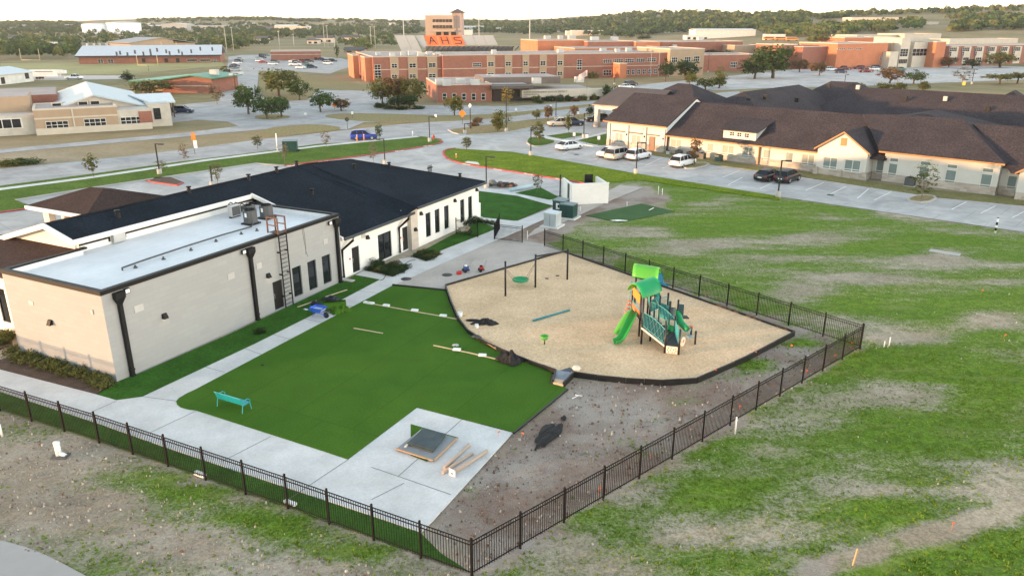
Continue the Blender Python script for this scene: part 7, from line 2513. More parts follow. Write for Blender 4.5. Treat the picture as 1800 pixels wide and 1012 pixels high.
MB().box(-9.2, -.02, 5, 15.8, -.1, gz2 - 1.1).build('porch_room', M_TAN, gh.t)
MB().box(12, 14, 6, 8, gz2 + .2, gz2 + 2.0).build('roof_unit', M_LOUV, gh.t)
MB().box(20, 20.8, 2, 10, gz2 + .7, gz2 + 1.2).build('roof_curb', M_LOUV, gh.t)

# ---- tan primary school at the left
ps_ = FB((66, 238), (268, 226), 'primary_school', 'tan and white school with pale metal gable roofs at the left', 'school')
sz = ps_.fx(60, 194)[1]
xs1 = ps_.fx(211, 228)[0]
ps_.block(0, xs1, 0, 12, sz, M_TAN, M_ROOFG, cap=M_BUFF)
MB().box(-.1, ps_.L + .05, -.12, -.004, -.1, 1.15).build('stone_plinth', M_BUFF, ps_.t)
MB().box(0, xs1, -.07, -.002, sz * .62, sz * .68).build('stone_band', M_BUFF, ps_.t)
ps_.block(xs1 + .02, ps_.L, .3, 12, sz - .7, mat('cream_block', (.48, .44, .38), .9), None)
ps_.panel(246, 195, 266, 216.5, M_BRICK, 'brick_panel', .2, .3)
for q in ((82, 212, 119.5, 227.5), (149, 207.5, 185.5, 223), (213, 204.5, 248, 219.5)):
  ps_.win(*q, 4, 2, y=-.02 if q[0] < 200 else .28)
for px in (128, 136):
  pass
MB().box(*(lambda p: (p - .12, p + .12))(ps_.fx(133, 230)[0]), -.16, -.13, -.1, sz).build('downspout', M_BUFF, ps_.t)
GY = 7.0                                 # plane of the front gable
(xr_, zr_), (xl_, zl_), (xe_, ze_) = ps_.fx(163, 166, GY), ps_.fx(98, 190, GY), ps_.fx(262, 186, GY)
yb_ = min((abs(ps_.fx(131, 147, GY + k * .5)[0] - xr_), GY + k * .5) for k in range(80))[1]
MB().slab([(xl_, GY - .6, zl_), (xr_, GY - .6, zr_), (xr_, yb_, zr_), (xl_ - 1, yb_, zl_ - .3)], .3).build('metal_roof', mat('sunlit_metal_roof', (.47, .46, .45), .5, metal=.2, var=.05), ps_.t)  # pale metal warmed and lightened for the slope towards the sun
MB().slab([(xr_, GY - .6, zr_), (xe_, GY - .6, ze_), (xe_, yb_, ze_), (xr_, yb_, zr_)], .3).build('metal_roof', mat('shaded_metal_roof', (.36, .42, .46), .5, metal=.2, var=.05), ps_.t)  # same metal darkened and blued for the slope away from the sun
MB().add([(xl_, GY, 3), (xe_, GY, 3), (xe_, GY, ze_ - .2), (xr_, GY, zr_ - .2), (xl_, GY, zl_ - .2)], [(0, 1, 2, 3, 4)]).build('gable_wall', mat('cream_block', (.48, .44, .38), .9), ps_.t)
for px, py in ((100, 186), (146, 183), (167, 182)):
  x_, z_ = ps_.fx(px, py, GY)
  o = MB().box(x_ - .9, x_ + .9, GY - .5, GY - .01, z_ - .6, z_ + .6).build('clerestory_box', M_BUFF, ps_.t)
  MB().box(x_ - .7, x_ + .7, GY - .54, GY - .502, z_ - .45, z_ + .45).build('pane', M_GLS, o)
cn2 = [ps_.loc(225, 166, 4.6), ps_.loc(299, 163, 4.6), ps_.loc(308, 178, 4.2), ps_.loc(262, 180, 4.2)]
MB().slab([tuple(p) for p in cn2], .3).build('canopy_roof', M_MROOF, ps_.t)
for px, py in ((287, 205), (291, 207), (296, 203), (302, 204), (307, 206)):
  p = ps_.loc(px, py, 0)
  MB().box(p.x - .15, p.x + .15, p.y - .15, p.y + .15, -.1, 4.2).build('canopy_post', M_DKTRIM, ps_.t)
ps_.block(ps_.L + .02, ps_.L + 4, 3, 12, 4.2, mat('cream_block', (.48, .44, .38), .9), None, name='entry_wall')
ps_.panel(272, 190, 281, 210, M_GLS, 'entry_glass', .1, 2.98)
# its left wings
MB().box(-14, -.02, 2, 9, -.2, 3.4).build('wing_wall', mat('cream_block', (.48, .44, .38), .9), ps_.t)
MB().box(-14, -.5, 9.1, 22, -.2, 6.2).build('wing_wall', M_TAN, ps_.t)
MB().box(-30, 4, 22.1, 44, -.2, 5.4).build('wing_wall', M_BRICK, ps_.t)
MB().box(-13.8, -.7, 9.3, 21.8, 6.1, 6.22).build('flat_roof', M_ROOFG, ps_.t)
MB().box(-29.8, 3.8, 22.3, 43.8, 5.3, 5.42).build('flat_roof', M_ROOFG, ps_.t)
o = MB().box(-11, -2, 1.9, 1.995, 1.2, 3.0).build('window', M_WFRAME, ps_.t)
for i in range(6):
  MB().box(-10.8 + i * 1.45, -9.5 + i * 1.45, 1.86, 1.897, 1.35, 2.85).build('pane', M_GLS, o)

# ---- white shed, trailer and truck at the far left
sh = FB((0, 150), (60, 143), 'white_shed', 'white metal shed with black doors at the left edge', 'shed')
z_ = sh.fx(5, 131)[1]
sh.block(-14, sh.L, 0, 16, z_, mat('shed_white', (.60, .60, .57), .7))
MB().slab([(-15, -.6, z_), (sh.L + .5, -.6, z_), (sh.L + .5, 8, z_ + 1.8), (-15, 8, z_ + 1.8)], .2).slab([(-15, 16.6, z_), (sh.L + .5, 16.6, z_), (sh.L + .5, 8, z_ + 1.8), (-15, 8, z_ + 1.8)], .2).build('metal_roof', M_MROOF, sh.t)
sh.panel(3, 136, 7, 148, M_BLKD, 'door'); sh.panel(45, 127, 49, 139, M_BLKD, 'door')
g = G(86, 139)
tl = thing('livestock_trailer', (g.x, g.y, 0), R(2), 'long white gooseneck trailer hitched behind the white truck', 'trailer')
MB().box(-6.5, 4.0, -1.2, 1.2, .9, 3.2).build('box_body', mat('trailer_white', (.62, .62, .62), .5), tl)
MB().add([(4.0, -1.2, 1.9), (6.4, -.9, 1.9), (6.4, -.9, 3.0), (4.0, -1.2, 3.2), (4.0, 1.2, 1.9), (6.4, .9, 1.9), (6.4, .9, 3.0), (4.0, 1.2, 3.2)], [(0, 1, 2, 3), (7, 6, 5, 4), (1, 5, 6, 2), (3, 2, 6, 7)]).build('gooseneck', mat('trailer_white', (.62, .62, .62), .5), tl)
for x_ in (-3.6, -2.7):
  for sy in (-1, 1):
    MB().cyl((x_, sy * 1.0, .42), (x_, sy * 1.25, .42), .42, n=12).build('wheel', M_TYRE, tl)
MB().box(-5, 2.5, -1.23, -1.202, 2.5, 2.75).build('vent_slot', M_GUN, tl)

# ---- orange and cream school at the right
rs = FB((1372, 125), (1810, 113), 'modern_school', 'orange-lit brick and cream school with a glazed entrance at far right', 'school')
def rsb(x0, x1, ytop, ybase, yd, m, depth=18, cap=M_BUFF):
  (xa, _), (xb, zt_2) = rs.fx(x0, ybase, yd), rs.fx(x1, ytop, yd)
  rs.block(xa, xb, yd, yd + depth, zt_2, m, M_ROOFG, cap=cap)
rsb(1372, 1408, 79, 118, 12, M_BRICK); rsb(1408, 1470, 82, 118, 6, M_BRICK); rsb(1468, 1562, 76, 115, 0, M_BRICKLIT, 24)
rsb(1482, 1568, 66, 90, 30, M_BRICKLIT); rsb(1504, 1590, 62, 80, 50, M_BUFF); rsb(1588, 1655, 60, 75, 46, M_BUFF)
rsb(1562, 1580, 92, 112, -4, M_BUFF, 10)
rsb(1563, 1576, 76, 112, 2.0, M_TAN, 10)
rsb(1579, 1602, 68, 112, -2, M_BUFF, 16); rsb(1602, 1642, 75, 112, -.5, M_BUFF, 16); rsb(1640, 1664, 74, 112, -5, M_BRICKLIT, 10)
rsb(1664, 1960, 77, 112, 1, M_BRICK, 20); rsb(1668, 1790, 68.5, 80, 22, M_BUFF, 12)
rs.win(1581, 86, 1597, 100, 3, 3, y=-2); rs.win(1602.5, 85.5, 1637, 99, 5, 2, y=-.5); rs.win(1628, 99, 1636, 111, 1, 3, y=-.5)
rs.win(1579, 104, 1595, 112.5, 5, 1, M_BUFF, y=-2)
for i in range(8):
  x0 = 1667 + i * 22.3
  if i in (0, 1):
    pass
  rs.panel(x0, 82 - i * .1, x0 + 18, 112, M_BUFF, 'cream_bay', .3, 1)
  rs.win(x0 + 1.5, 83.5 - i * .15, x0 + 15.5, 91 - i * .15, 4, 2, y=.7)
  rs.win(x0 + 1.5, 91 - i * .1, x0 + 6, 99 - i * .1, 1, 2, y=.7)
  rs.win(x0 + 3, 101, x0 + 14, 106, 3, 1, y=.7)
rs.win(1472, 85, 1486, 87.3, 4, 1); rs.win(1489, 85, 1500, 87.3, 3, 1); rs.win(1504, 84.8, 1515, 87.2, 3, 1)
rs.win(1545, 99, 1549, 111, 1, 4)

# ---- far buildings
def shed_far(px0, px1, pyb, pyt, depth, wm, rm, lab, name='warehouse', gable=0.0, bays=0, cat='building', group=None, roofs='flat'):
  a = T(px0, pyb)
  Y = a.y
  c = D3(px1, pyb, Y)
  w_ = c.x - a.x
  h_ = D3(px0, pyt, Y).z - a.z
  t_ = thing(name, (a.x, a.y, a.z), 0, lab, cat, group)
  MB().box(0, w_, 0, depth, -2, h_).build('wall', wm, t_)
  if gable:
    if roofs == 'side':
      MB().slab([(-.6, -.6, h_), (w_ + .6, -.6, h_), (w_ + .6, depth / 2, h_ + gable), (-.6, depth / 2, h_ + gable)], .25).slab([(-.6, depth + .6, h_), (w_ + .6, depth + .6, h_), (w_ + .6, depth / 2, h_ + gable), (-.6, depth / 2, h_ + gable)], .25).build('roof', rm, t_)
    else:
      MB().slab([(-.6, -.6, h_), (w_ / 2, -.6, h_ + gable), (w_ / 2, depth + .6, h_ + gable), (-.6, depth + .6, h_)], .25).slab([(w_ + .6, -.6, h_), (w_ / 2, -.6, h_ + gable), (w_ / 2, depth + .6, h_ + gable), (w_ + .6, depth + .6, h_)], .25).build('roof', rm, t_)
      MB().poly([(0, -.01, h_ - .05), (w_, -.01, h_ - .05), (w_ / 2, -.01, h_ + gable - .2)]).build('gable_wall', wm, t_)
  else:
    MB().box(-.2, w_ + .2, -.2, depth + .2, h_ - .2, h_ + .25).build('roof', rm, t_)
  for i in range(bays):
    x0 = w_ * (i + .25) / bays
    o = MB().box(x0, x0 + w_ / bays * .5, -.12, -.005, h_ * .15, h_ * .62).build('window', M_GLS, t_)
  return t_
M_FWHITE = mat('far_white', (.62, .60, .56), .8)
M_FCREAM = mat('far_cream', (.60, .50, .40), .8)
M_FGREY = mat('far_grey', (.36, .36, .36), .8)
shed_far(1222, 1327, 70, 53, 30, M_FWHITE, M_FWHITE, 'long white warehouse beyond the high school', gable=1.2, roofs='side')
shed_far(1206, 1245, 71, 63, 16, M_FWHITE, M_FWHITE, 'low white annex at the left end of the long warehouse', bays=4)
shed_far(1108, 1170, 62, 55, 20, M_FCREAM, M_FWHITE, 'pale low shop building behind the left of the school roofs', gable=1, roofs='side')
shed_far(1005, 1060, 64, 54, 24, M_FCREAM, M_FWHITE, 'cream block with stepped roof right of the stadium mast')
shed_far(995, 1030, 63, 55, 20, M_FWHITE, M_FWHITE, 'small white shed beside the cream stepped block')
shed_far(1497, 1613, 42.5, 31.5, 26, M_FCREAM, M_FWHITE, 'long cream building with dark bays on the far right slope', bays=10)
shed_far(1633, 1650, 44, 39, 10, M_FCREAM, M_FCREAM, 'tiny cream shed on the slope right of the long cream building')
shed_far(800, 850, 55, 47, 20, mat('far_blue', (.22, .32, .42), .7), M_FWHITE, 'blue fronted store right of the press box', gable=1, roofs='side')
shed_far(862, 905, 56, 49, 20, M_FWHITE, M_FWHITE, 'pale store row far behind the stadium')
shed_far(806, 830, 62, 53, 20, M_FWHITE, M_FGREY, 'white box building just right of the press box')
shed_far(483, 522, 55, 46, 22, M_FCREAM, M_FWHITE, 'cream hall on the far left town slope', gable=2, roofs='side')
shed_far(513, 536, 56, 47, 18, M_FCREAM, M_FCREAM, 'square cream block right of the cream hall')
shed_far(467, 482, 54, 47, 16, mat('far_slate', (.10, .12, .17), .8), M_SLATE, 'dark slate blue building in the far left town')
shed_far(285, 330, 54, 43, 30, M_FGREY, M_FWHITE, 'grey roofed plant building right of the white tanks', gable=2)
shed_far(255, 285, 52, 46, 24, M_FGREY, M_FWHITE, 'low grey shed beside the white tanks', gable=1.5, roofs='side')
shed_far(330, 400, 52, 46, 20, M_FCREAM, M_FGREY, 'wide tan rooftops under the brown hill', gable=1, roofs='side')
shed_far(1345, 1380, 71, 61, 8, M_FWHITE, M_FWHITE, 'open white bus canopy at the right bus yard', bays=5)
# houses among the trees on the left
for i, (x0, x1, yb, yt, g_, wm, lab) in enumerate(((80, 108, 92, 83, 5, M_BUFF, 'white dormered house among the dark trees at the left'), (196, 214, 84, 79, 3, M_BRICK, 'dark roofed brick house behind the field house'), (218, 245, 84, 79, 4, M_BRICK, 'hip roofed house above the middle of the field house'),
                         (446, 470, 76, 68, 4, M_BUFF, 'pale gabled house left of the brick gym'), (556, 585, 76, 67, 4, M_BUFF, 'orange lit house near the ball field fence'), (600, 628, 75, 66, 4, M_FCREAM, 'cream gabled house behind the dark cypress'),
                         (540, 560, 78, 71, 2, M_BUFF, 'low dugout building on the ball field'), (15, 40, 72, 66, 4, M_FGREY, 'grey roofed house at the far left woods'), (605, 640, 93, 88, 3, M_TAN, 'concession stand with dark hip roof left of the school'))):
  t_ = shed_far(x0, x1, yb, yt, 10, wm, M_SLATE, lab, 'house', g_ * .6, 2, 'house', 'houses beyond the schools', 'side')
  if i == 0:
    for k in range(3):
      MB().box(2 + k * 2.6, 3.2 + k * 2.6, .3, 3, 5.2, 6.8).build('dormer', M_FWHITE, t_)
# white tanks
for i, (x0, x1, yt, yb) in enumerate(((138, 182, 42.5, 59), (180, 232, 40, 57))):
  a = T((x0 + x1) / 2, 60)
  rad = (x1 - x0) / 2 / FPX * a.y * 1.03
  zt_2 = D3(x0, yt, a.y).z
  t_ = thing('storage_tank', (a.x, a.y + rad, a.z), 0, ['left of two big white water tanks above the woods', 'right, wider white water tank above the woods'][i], 'tank', 'white water tanks')
  MB().lathe([(rad, -8), (rad, zt_2 - a.z), (rad * .5, zt_2 - a.z + .8), (0, zt_2 - a.z + 1.0)], n=32).build('shell', mat('tank_white', (.75, .76, .77), .5, var=.03), t_)
  MB().lathe([(rad * 1.005, 0), (rad * 1.01, .5), (rad * .99, .5)], (0, 0, zt_2 - a.z - .4), 32).build('rim_ring', M_FGREY, t_)

# ================================================================== LAMPS, MASTS, SIGNS
M_LPOST = mat('dark_bronze_post', (.02, .019, .018), .5)
def lamp(px, pyb, pyt, lab, arm=1, base=True, double=False, group='car park lamp posts', rz=0.0):
  g = G(px, pyb)
  h_ = hgt(px, pyt, g)
  t_ = thing('lamp_post', (g.x, g.y, 0), rz, lab, 'lamp post', group)
  MB().box(-.07, .07, -.07, .07, .0, h_).build('pole', M_LPOST, t_)
  if base:
    MB().cyl((0, 0, -.1), (0, 0, .75), .32, n=14).build('base', M_KERB, t_)
  for s in ([1, -1] if double else [arm]):
    MB().box(min(0, s * .9), max(0, s * .9), -.06, .06, h_ - .1, h_).build('arm', M_LPOST, t_)
    hd = MB().box(min(s * .45, s * 1.1), max(s * .45, s * 1.1), -.17, .17, h_ - .16, h_ - .02).build('lamp_head', M_LPOST, t_)
  return t_
lamp(855, 331, 275, 'black lamp post at the building corner by the driveway', 1)
lamp(933, 274, 224, 'black lamp post at the corner of the bright lawn', 1)
lamp(1118, 306, 250, 'black lamp post on the lawn edge in front of the white cars', 1)
lamp(1367, 347, 281, 'black lamp post in front of the parked black cars', 1)
lamp(677, 290, 244, 'black lamp post behind the dark shingle roof', -1)
lamp(281, 307, 252, 'lamp post with pale footing on the roadside lawn at left', 1)
lamp(374, 329, 291, 'lamp post standing behind the left part of the dark roof', 1)
lamp(755.5, 250, 205, 'lamp post beside the fire hydrant at the lawn tip', 1)
lamp(890, 232, 160, 'tall lamp post on the dry island', 1)
lamp(1026, 243, 199, 'lamp post in the lawn by the white sedan', 1)
lamp(977, 210, 170, 'slim lamp post in front of the white columned office', 1)
lamp(1484, 151, 131, 'lamp post behind the dark residence roof', 1)
lamp(817, 236, 217, 'lamp post behind the small tree at the junction', 1)
lamp(417, 181, 129, 'slender lamp post left of the round trees', 1)
lamp(726, 186, 148, 'slim lamp post among the olive trees', 1)
lamp(1244, 128, 95, 'lamp post by the dark tree at the high school', 1, double=True)
lamp(1708, 148, 122, 'lamp post at the right of the school car park', 1)
lamp(1080, 150, 118, 'lamp post in the street behind the residence', 1)
# post-top lamp
g = G(827, 227)
t_ = thing('street_lamp', (g.x, g.y, 0), 0, 'ornamental black street lamp with a white globe by the road', 'lamp post')
h_ = hgt(825, 187, g)
MB().lathe([(.2, 0), (.2, .5), (.09, .7), (.07, h_ - .3), (.12, h_ - .25)], n=10).build('pole', M_LPOST, t_)
MB().ell((0, 0, h_ + .1), (.26, .26, .42), 12, 8).build('globe', M_FOAM, t_)
# stadium masts
for px, yt, yb, Y, lab in ((710, 26, 62, 470, 'floodlight mast left of the press box'), (770, 21.5, 30, 500, 'floodlight mast behind the press box roof'), (931, 20, 80, 430, 'floodlight mast right of the stadium seats'), (842, 26, 52, 560, 'floodlight mast far right of the press box')):
  p = D3(px, yb, Y)
  zt_2 = D3(px, yt, Y).z
  t_ = thing('floodlight_mast', (p.x, p.y, 0), 0, lab, 'mast', 'stadium floodlight masts')
  MB().cyl((0, 0, -1), (0, 0, zt_2), .35, .2, n=8).build('pole', M_LOUV, t_)
  for k in range(3):
    MB().box(-2.4, 2.4, -.1, .1, zt_2 - k * .75 - .12, zt_2 - k * .75).build('cross_arm', M_LOUV, t_)
    for i in range(5):
      MB().box(-2.3 + i * 1.05, -1.7 + i * 1.05, -.3, .1, zt_2 - k * .75, zt_2 - k * .75 + .5).build('floodlight', M_FOAM, t_)
for i, (px, yb, yt) in enumerate(((399, 92, 45), (411, 90, 48), (492, 88, 55), (571, 84, 42), (577, 84, 45), (517, 82, 60), (653, 85, 47), (660, 86, 46), (589, 92, 70))):
  g = T(px, yb)
  h_ = D3(px, yt, g.y).z - g.z
  o = MB().cyl((0, 0, -1), (0, 0, h_), .22, .14, n=6).box(-.9, .9, -.1, .1, h_ - .4, h_).build('field_pole', M_LOUV, None, g)
  tag(o, ['leftmost slim pole by the field house', 'second slim pole by the field house', 'slim pole behind the brick gym', 'left of a pair of tall poles at the ball field', 'right of a pair of tall poles at the ball field', 'short pole above the brick gym roof', 'left tall pole before the woods', 'right tall pole before the woods', 'pole beside the dark cypress'][i], 'pole', 'ball field poles')
for px, yt, lab in ((391, 7, 'left antenna mast on the brown hill'), (404, 2, 'right, taller antenna mast on the brown hill')):
  g = T(px, 34)
  h_ = D3(px, yt, g.y).z - g.z
  b_ = MB()
  for s in ((-.6, -.6), (.6, -.6), (0, .7)):
    b_.cyl((s[0], s[1], -2), (s[0] * .5, s[1] * .5, h_), .14, n=4)
  for k in range(10):
    z = h_ * k / 10
    b_.cyl((-.6, -.6, z), (.6, -.6, z + h_ / 20), .1, n=4).cyl((.6, -.6, z + h_ / 20), (0, .7, z + h_ / 10), .1, n=4)
  b_.box(-1.4, 1.4, -.4, .4, h_ * .82, h_ * .88)
  tag(b_.build('antenna_mast', M_LOUV, None, g), lab, 'mast', 'antenna masts on the hill')
# goal posts
M_YEL = mat('yellow_goal', (.62, .55, .30), .6)
for px0, px1, yc, yt, yb, lab in ((41, 68, 106, 86, 108, 'pale goal posts before the dark trees at left'), (246, 277, 115, 98, 125, 'yellow goal posts in front of the field house'), (289, 312, 100, 73, 105, 'far white goal posts over the field house roof')):
  g = G((px0 + px1) / 2, yb)
  w_ = (px1 - px0) * mpp(g)
  zc, zt_2 = hgt(px0, yc, g), hgt(px0, yt, g)
  t_ = thing('goal_posts', (g.x, g.y, 0), 0, lab, 'goal posts', 'practice field goal posts')
  MB().cyl((0, 0, -.2), (0, 0, zc), .12, n=8).build('stem', M_GUN, t_)
  MB().cyl((-w_ / 2, 0, zc), (w_ / 2, 0, zc), .1, n=6).build('crossbar', M_YEL, t_)
  for s in (-1, 1):
    MB().cyl((s * w_ / 2, 0, zc), (s * w_ / 2, 0, zt_2), .09, n=6).build('upright', M_YEL, t_)
# road signs
def sign(px, pyb, pyt, kind, m, lab, w_=.75, rz=0.0, cat='sign', word=None):
  g = G(px, pyb)
  h_ = hgt(px, pyt, g)
  t_ = thing('road_sign', (g.x, g.y, 0), rz, lab, cat)
  MB().cyl((0, 0, -.1), (0, 0, h_ - .1), .04, n=6).build('post', M_GUN if kind != 'stop' else M_LPOST, t_)
  if kind == 'diamond':
    MB().add([(0, -.05, h_ - 2 * w_), (w_, -.05, h_ - w_), (0, -.05, h_), (-w_, -.05, h_ - w_), (0, -.02, h_ - 2 * w_), (w_, -.02, h_ - w_), (0, -.02, h_), (-w_, -.02, h_ - w_)], [(0, 1, 2, 3), (7, 6, 5, 4), (0, 4, 5, 1), (1, 5, 6, 2), (2, 6, 7, 3), (3, 7, 4, 0)]).build('plate', m, t_)
  elif kind == 'stop':
    MB().cyl((0, -.03, h_ - w_), (0, -.06, h_ - w_), w_, n=8).build('plate', m, t_)
  else:
    MB().box(-w_ / 2, w_ / 2, -.05, -.02, h_ - w_ * 1.3, h_).build('plate', m, t_)
  return t_
M_SIGNO = mat('orange_sign', (.85, .22, .02), .5)
sign(588, 192, 180, 'diamond', M_SIGNO, 'orange diamond road work sign by the small brown tree', .62)
sign(813, 218, 193, 'diamond', M_SIGNO, 'orange diamond road work sign beside the street lamp', .75)
sign(611, 227, 206, 'stop', mat('sign_back', (.03, .03, .03), .6), 'dark round-looking stop sign back at the junction', .42)
for px, yb, yt, lab in ((620, 208, 196, 'small white sign on the dry verge'), (766, 214, 201, 'small white sign post on the long dry verge'), (537, 202, 198, 'low white marker at the school drive'), (907, 200, 190, 'white sign on the verge left of the office'), (968, 188, 184, 'white sign at the office kerb'), (1009, 247, 233, 'left accessible parking sign on the entrance lawn'), (1031, 256, 236, 'middle accessible parking sign on the entrance lawn'), (1052, 258, 239, 'right accessible parking sign by the residence'), (1016, 210, 196, 'white sign beside the black suv')):
  sign(px, yb, yt, 'rect', M_WHITE, lab, .45)
sign(1694, 150, 144, 'rect', mat('yellow_sign', (.8, .55, .05), .5), 'yellow sign below the pale tree', 1.0)
# feather banner
g = G(343, 272)
t_ = thing('feather_banner', (g.x, g.y, 0), 0, 'orange and white feather banner on the roadside verge', 'banner')
h0, h1, h2 = hgt(345, 260, g), hgt(341, 247, g), hgt(338, 234, g)
MB().cyl((0, 0, -.1), (-.1, 0, h2), .03, n=6).build('pole', M_GUN, t_)
MB().box(-.05, .5, -.02, .02, h0, h1).build('white_panel', M_FOAM, t_)
MB().box(-.2, .4, -.02, .02, h1 + .01, h2).build('orange_panel', M_SIGNO, t_)
# small posts and hydrants
M_ORGP = mat('orange_marker', (.75, .28, .06), .6)
for px, yb, yt, m_, nm, lab, cat in ((628, 250, 238, M_ORGP, 'marker_post', 'left orange marker post behind the blue suv', 'post'), (640, 248, 237, M_ORGP, 'marker_post', 'right orange marker post behind the blue suv', 'post'), (725.5, 240, 230, M_FOAM, 'marker_post', 'white marker post on the lawn tip', 'post'), (488, 266, 234, M_FOAM, 'marker_post', 'tall white marker post by the green transformer', 'post'), (802, 279, 271, M_ORGP, 'marker_post', 'orange marker post on the bright lawn tip', 'post'), (1749, 409, 383, M_FOAM, 'marker_post', 'black and white banded post at the right end of the field', 'post')):
  g = G(px, yb)
  h_ = hgt(px, yt, g)
  t_ = thing(nm, (g.x, g.y, 0), 0, lab, cat)
  MB().cyl((0, 0, -.1), (0, 0, h_), .09, n=8).build('tube', m_, t_)
  MB().lathe([(.1, 0), (.1, .06), (0, .09)], (0, 0, h_), 8).build('cap', M_FOAM if m_ is M_ORGP else M_GUN, t_)
  if px == 1749:
    for k in range(2):
      MB().cyl((0, 0, h_ * (.15 + .38 * k)), (0, 0, h_ * (.36 + .38 * k)), .095, n=8).build('black_band', M_BLK, t_)
g = G(762.5, 246)
t_ = thing('fire_hydrant', (g.x, g.y, 0), 0, 'red fire hydrant at the tip of the roadside lawn', 'hydrant')
MB().lathe([(.17, 0), (.17, .08), (.13, .1), (.13, .6), (.17, .62), (.15, .75), (.06, .88), (0, .9)], n=12).build('barrel', M_REDM, t_)
for s in (-1, 1):
  MB().cyl((s * .1, 0, .5), (s * .24, 0, .5), .06, n=8).build('nozzle', M_REDM, t_)
# kerb lettering
for (px, py, az) in ((560, 288, 0), (695, 269, 0), (745, 260, 0), (866, 300, 0), (920, 308, 0), (975, 317, 0), (812, 291, 0), (505, 295, 0)):
  g = G(px, py)
  g2 = G(px + 10, py + (-1.1 if px < 780 else 1.55))
  a = math.atan2(g2.y - g.y, g2.x - g.x)
  o = text_mesh('FIRE LANE', .34, 'kerb_lettering', M_WHITE, None, (g.x, g.y, .165), (R(25), 0, a), .004)
  tag(o, kind='structure')
# flag at the office
g = G(1031, 176)
t_ = thing('flag_pole', (g.x, g.y, 0), 0, 'slim flagpole with a faded striped flag before the office', 'flagpole')
h_ = hgt(1031, 121, g)
MB().cyl((0, 0, -.1), (0, 0, h_), .06, .04, n=8).build('pole', M_GUN, t_)
fl_ = MB()
V_, F_ = [], []
for i in range(9):
  for k in range(2):
    x_ = -i * .28
    V_.append((x_, .25 * math.sin(i * .9), h_ - .3 - k * 1.5 - i * .16))
F_ = [[i * 2, i * 2 + 1, i * 2 + 3, i * 2 + 2] for i in range(8)]
fl_.add(V_, F_, 0, True)
fl_.build('flag', mat('faded_flag', (.52, .40, .40), .8, var=.4, vscale=3, streak=(.2, .2, 3)), t_)
for px, yt in ((1143, 93), (1157, 93)):
  g = G(px, 136)
  o = MB().cyl((0, 0, -.1), (0, 0, hgt(px, yt, g)), .08, .05, n=8).lathe([(.0, -.1), (.12, 0), (0, .1)], (0, 0, hgt(px, yt, g)), 8).build('flag_pole', M_LOUV, None, (g.x, g.y, 0))
  tag(o, 'bare white flagpole %s at the high school entrance' % ('on the left' if px < 1150 else 'on the right'), 'flagpole', 'high school flagpoles')


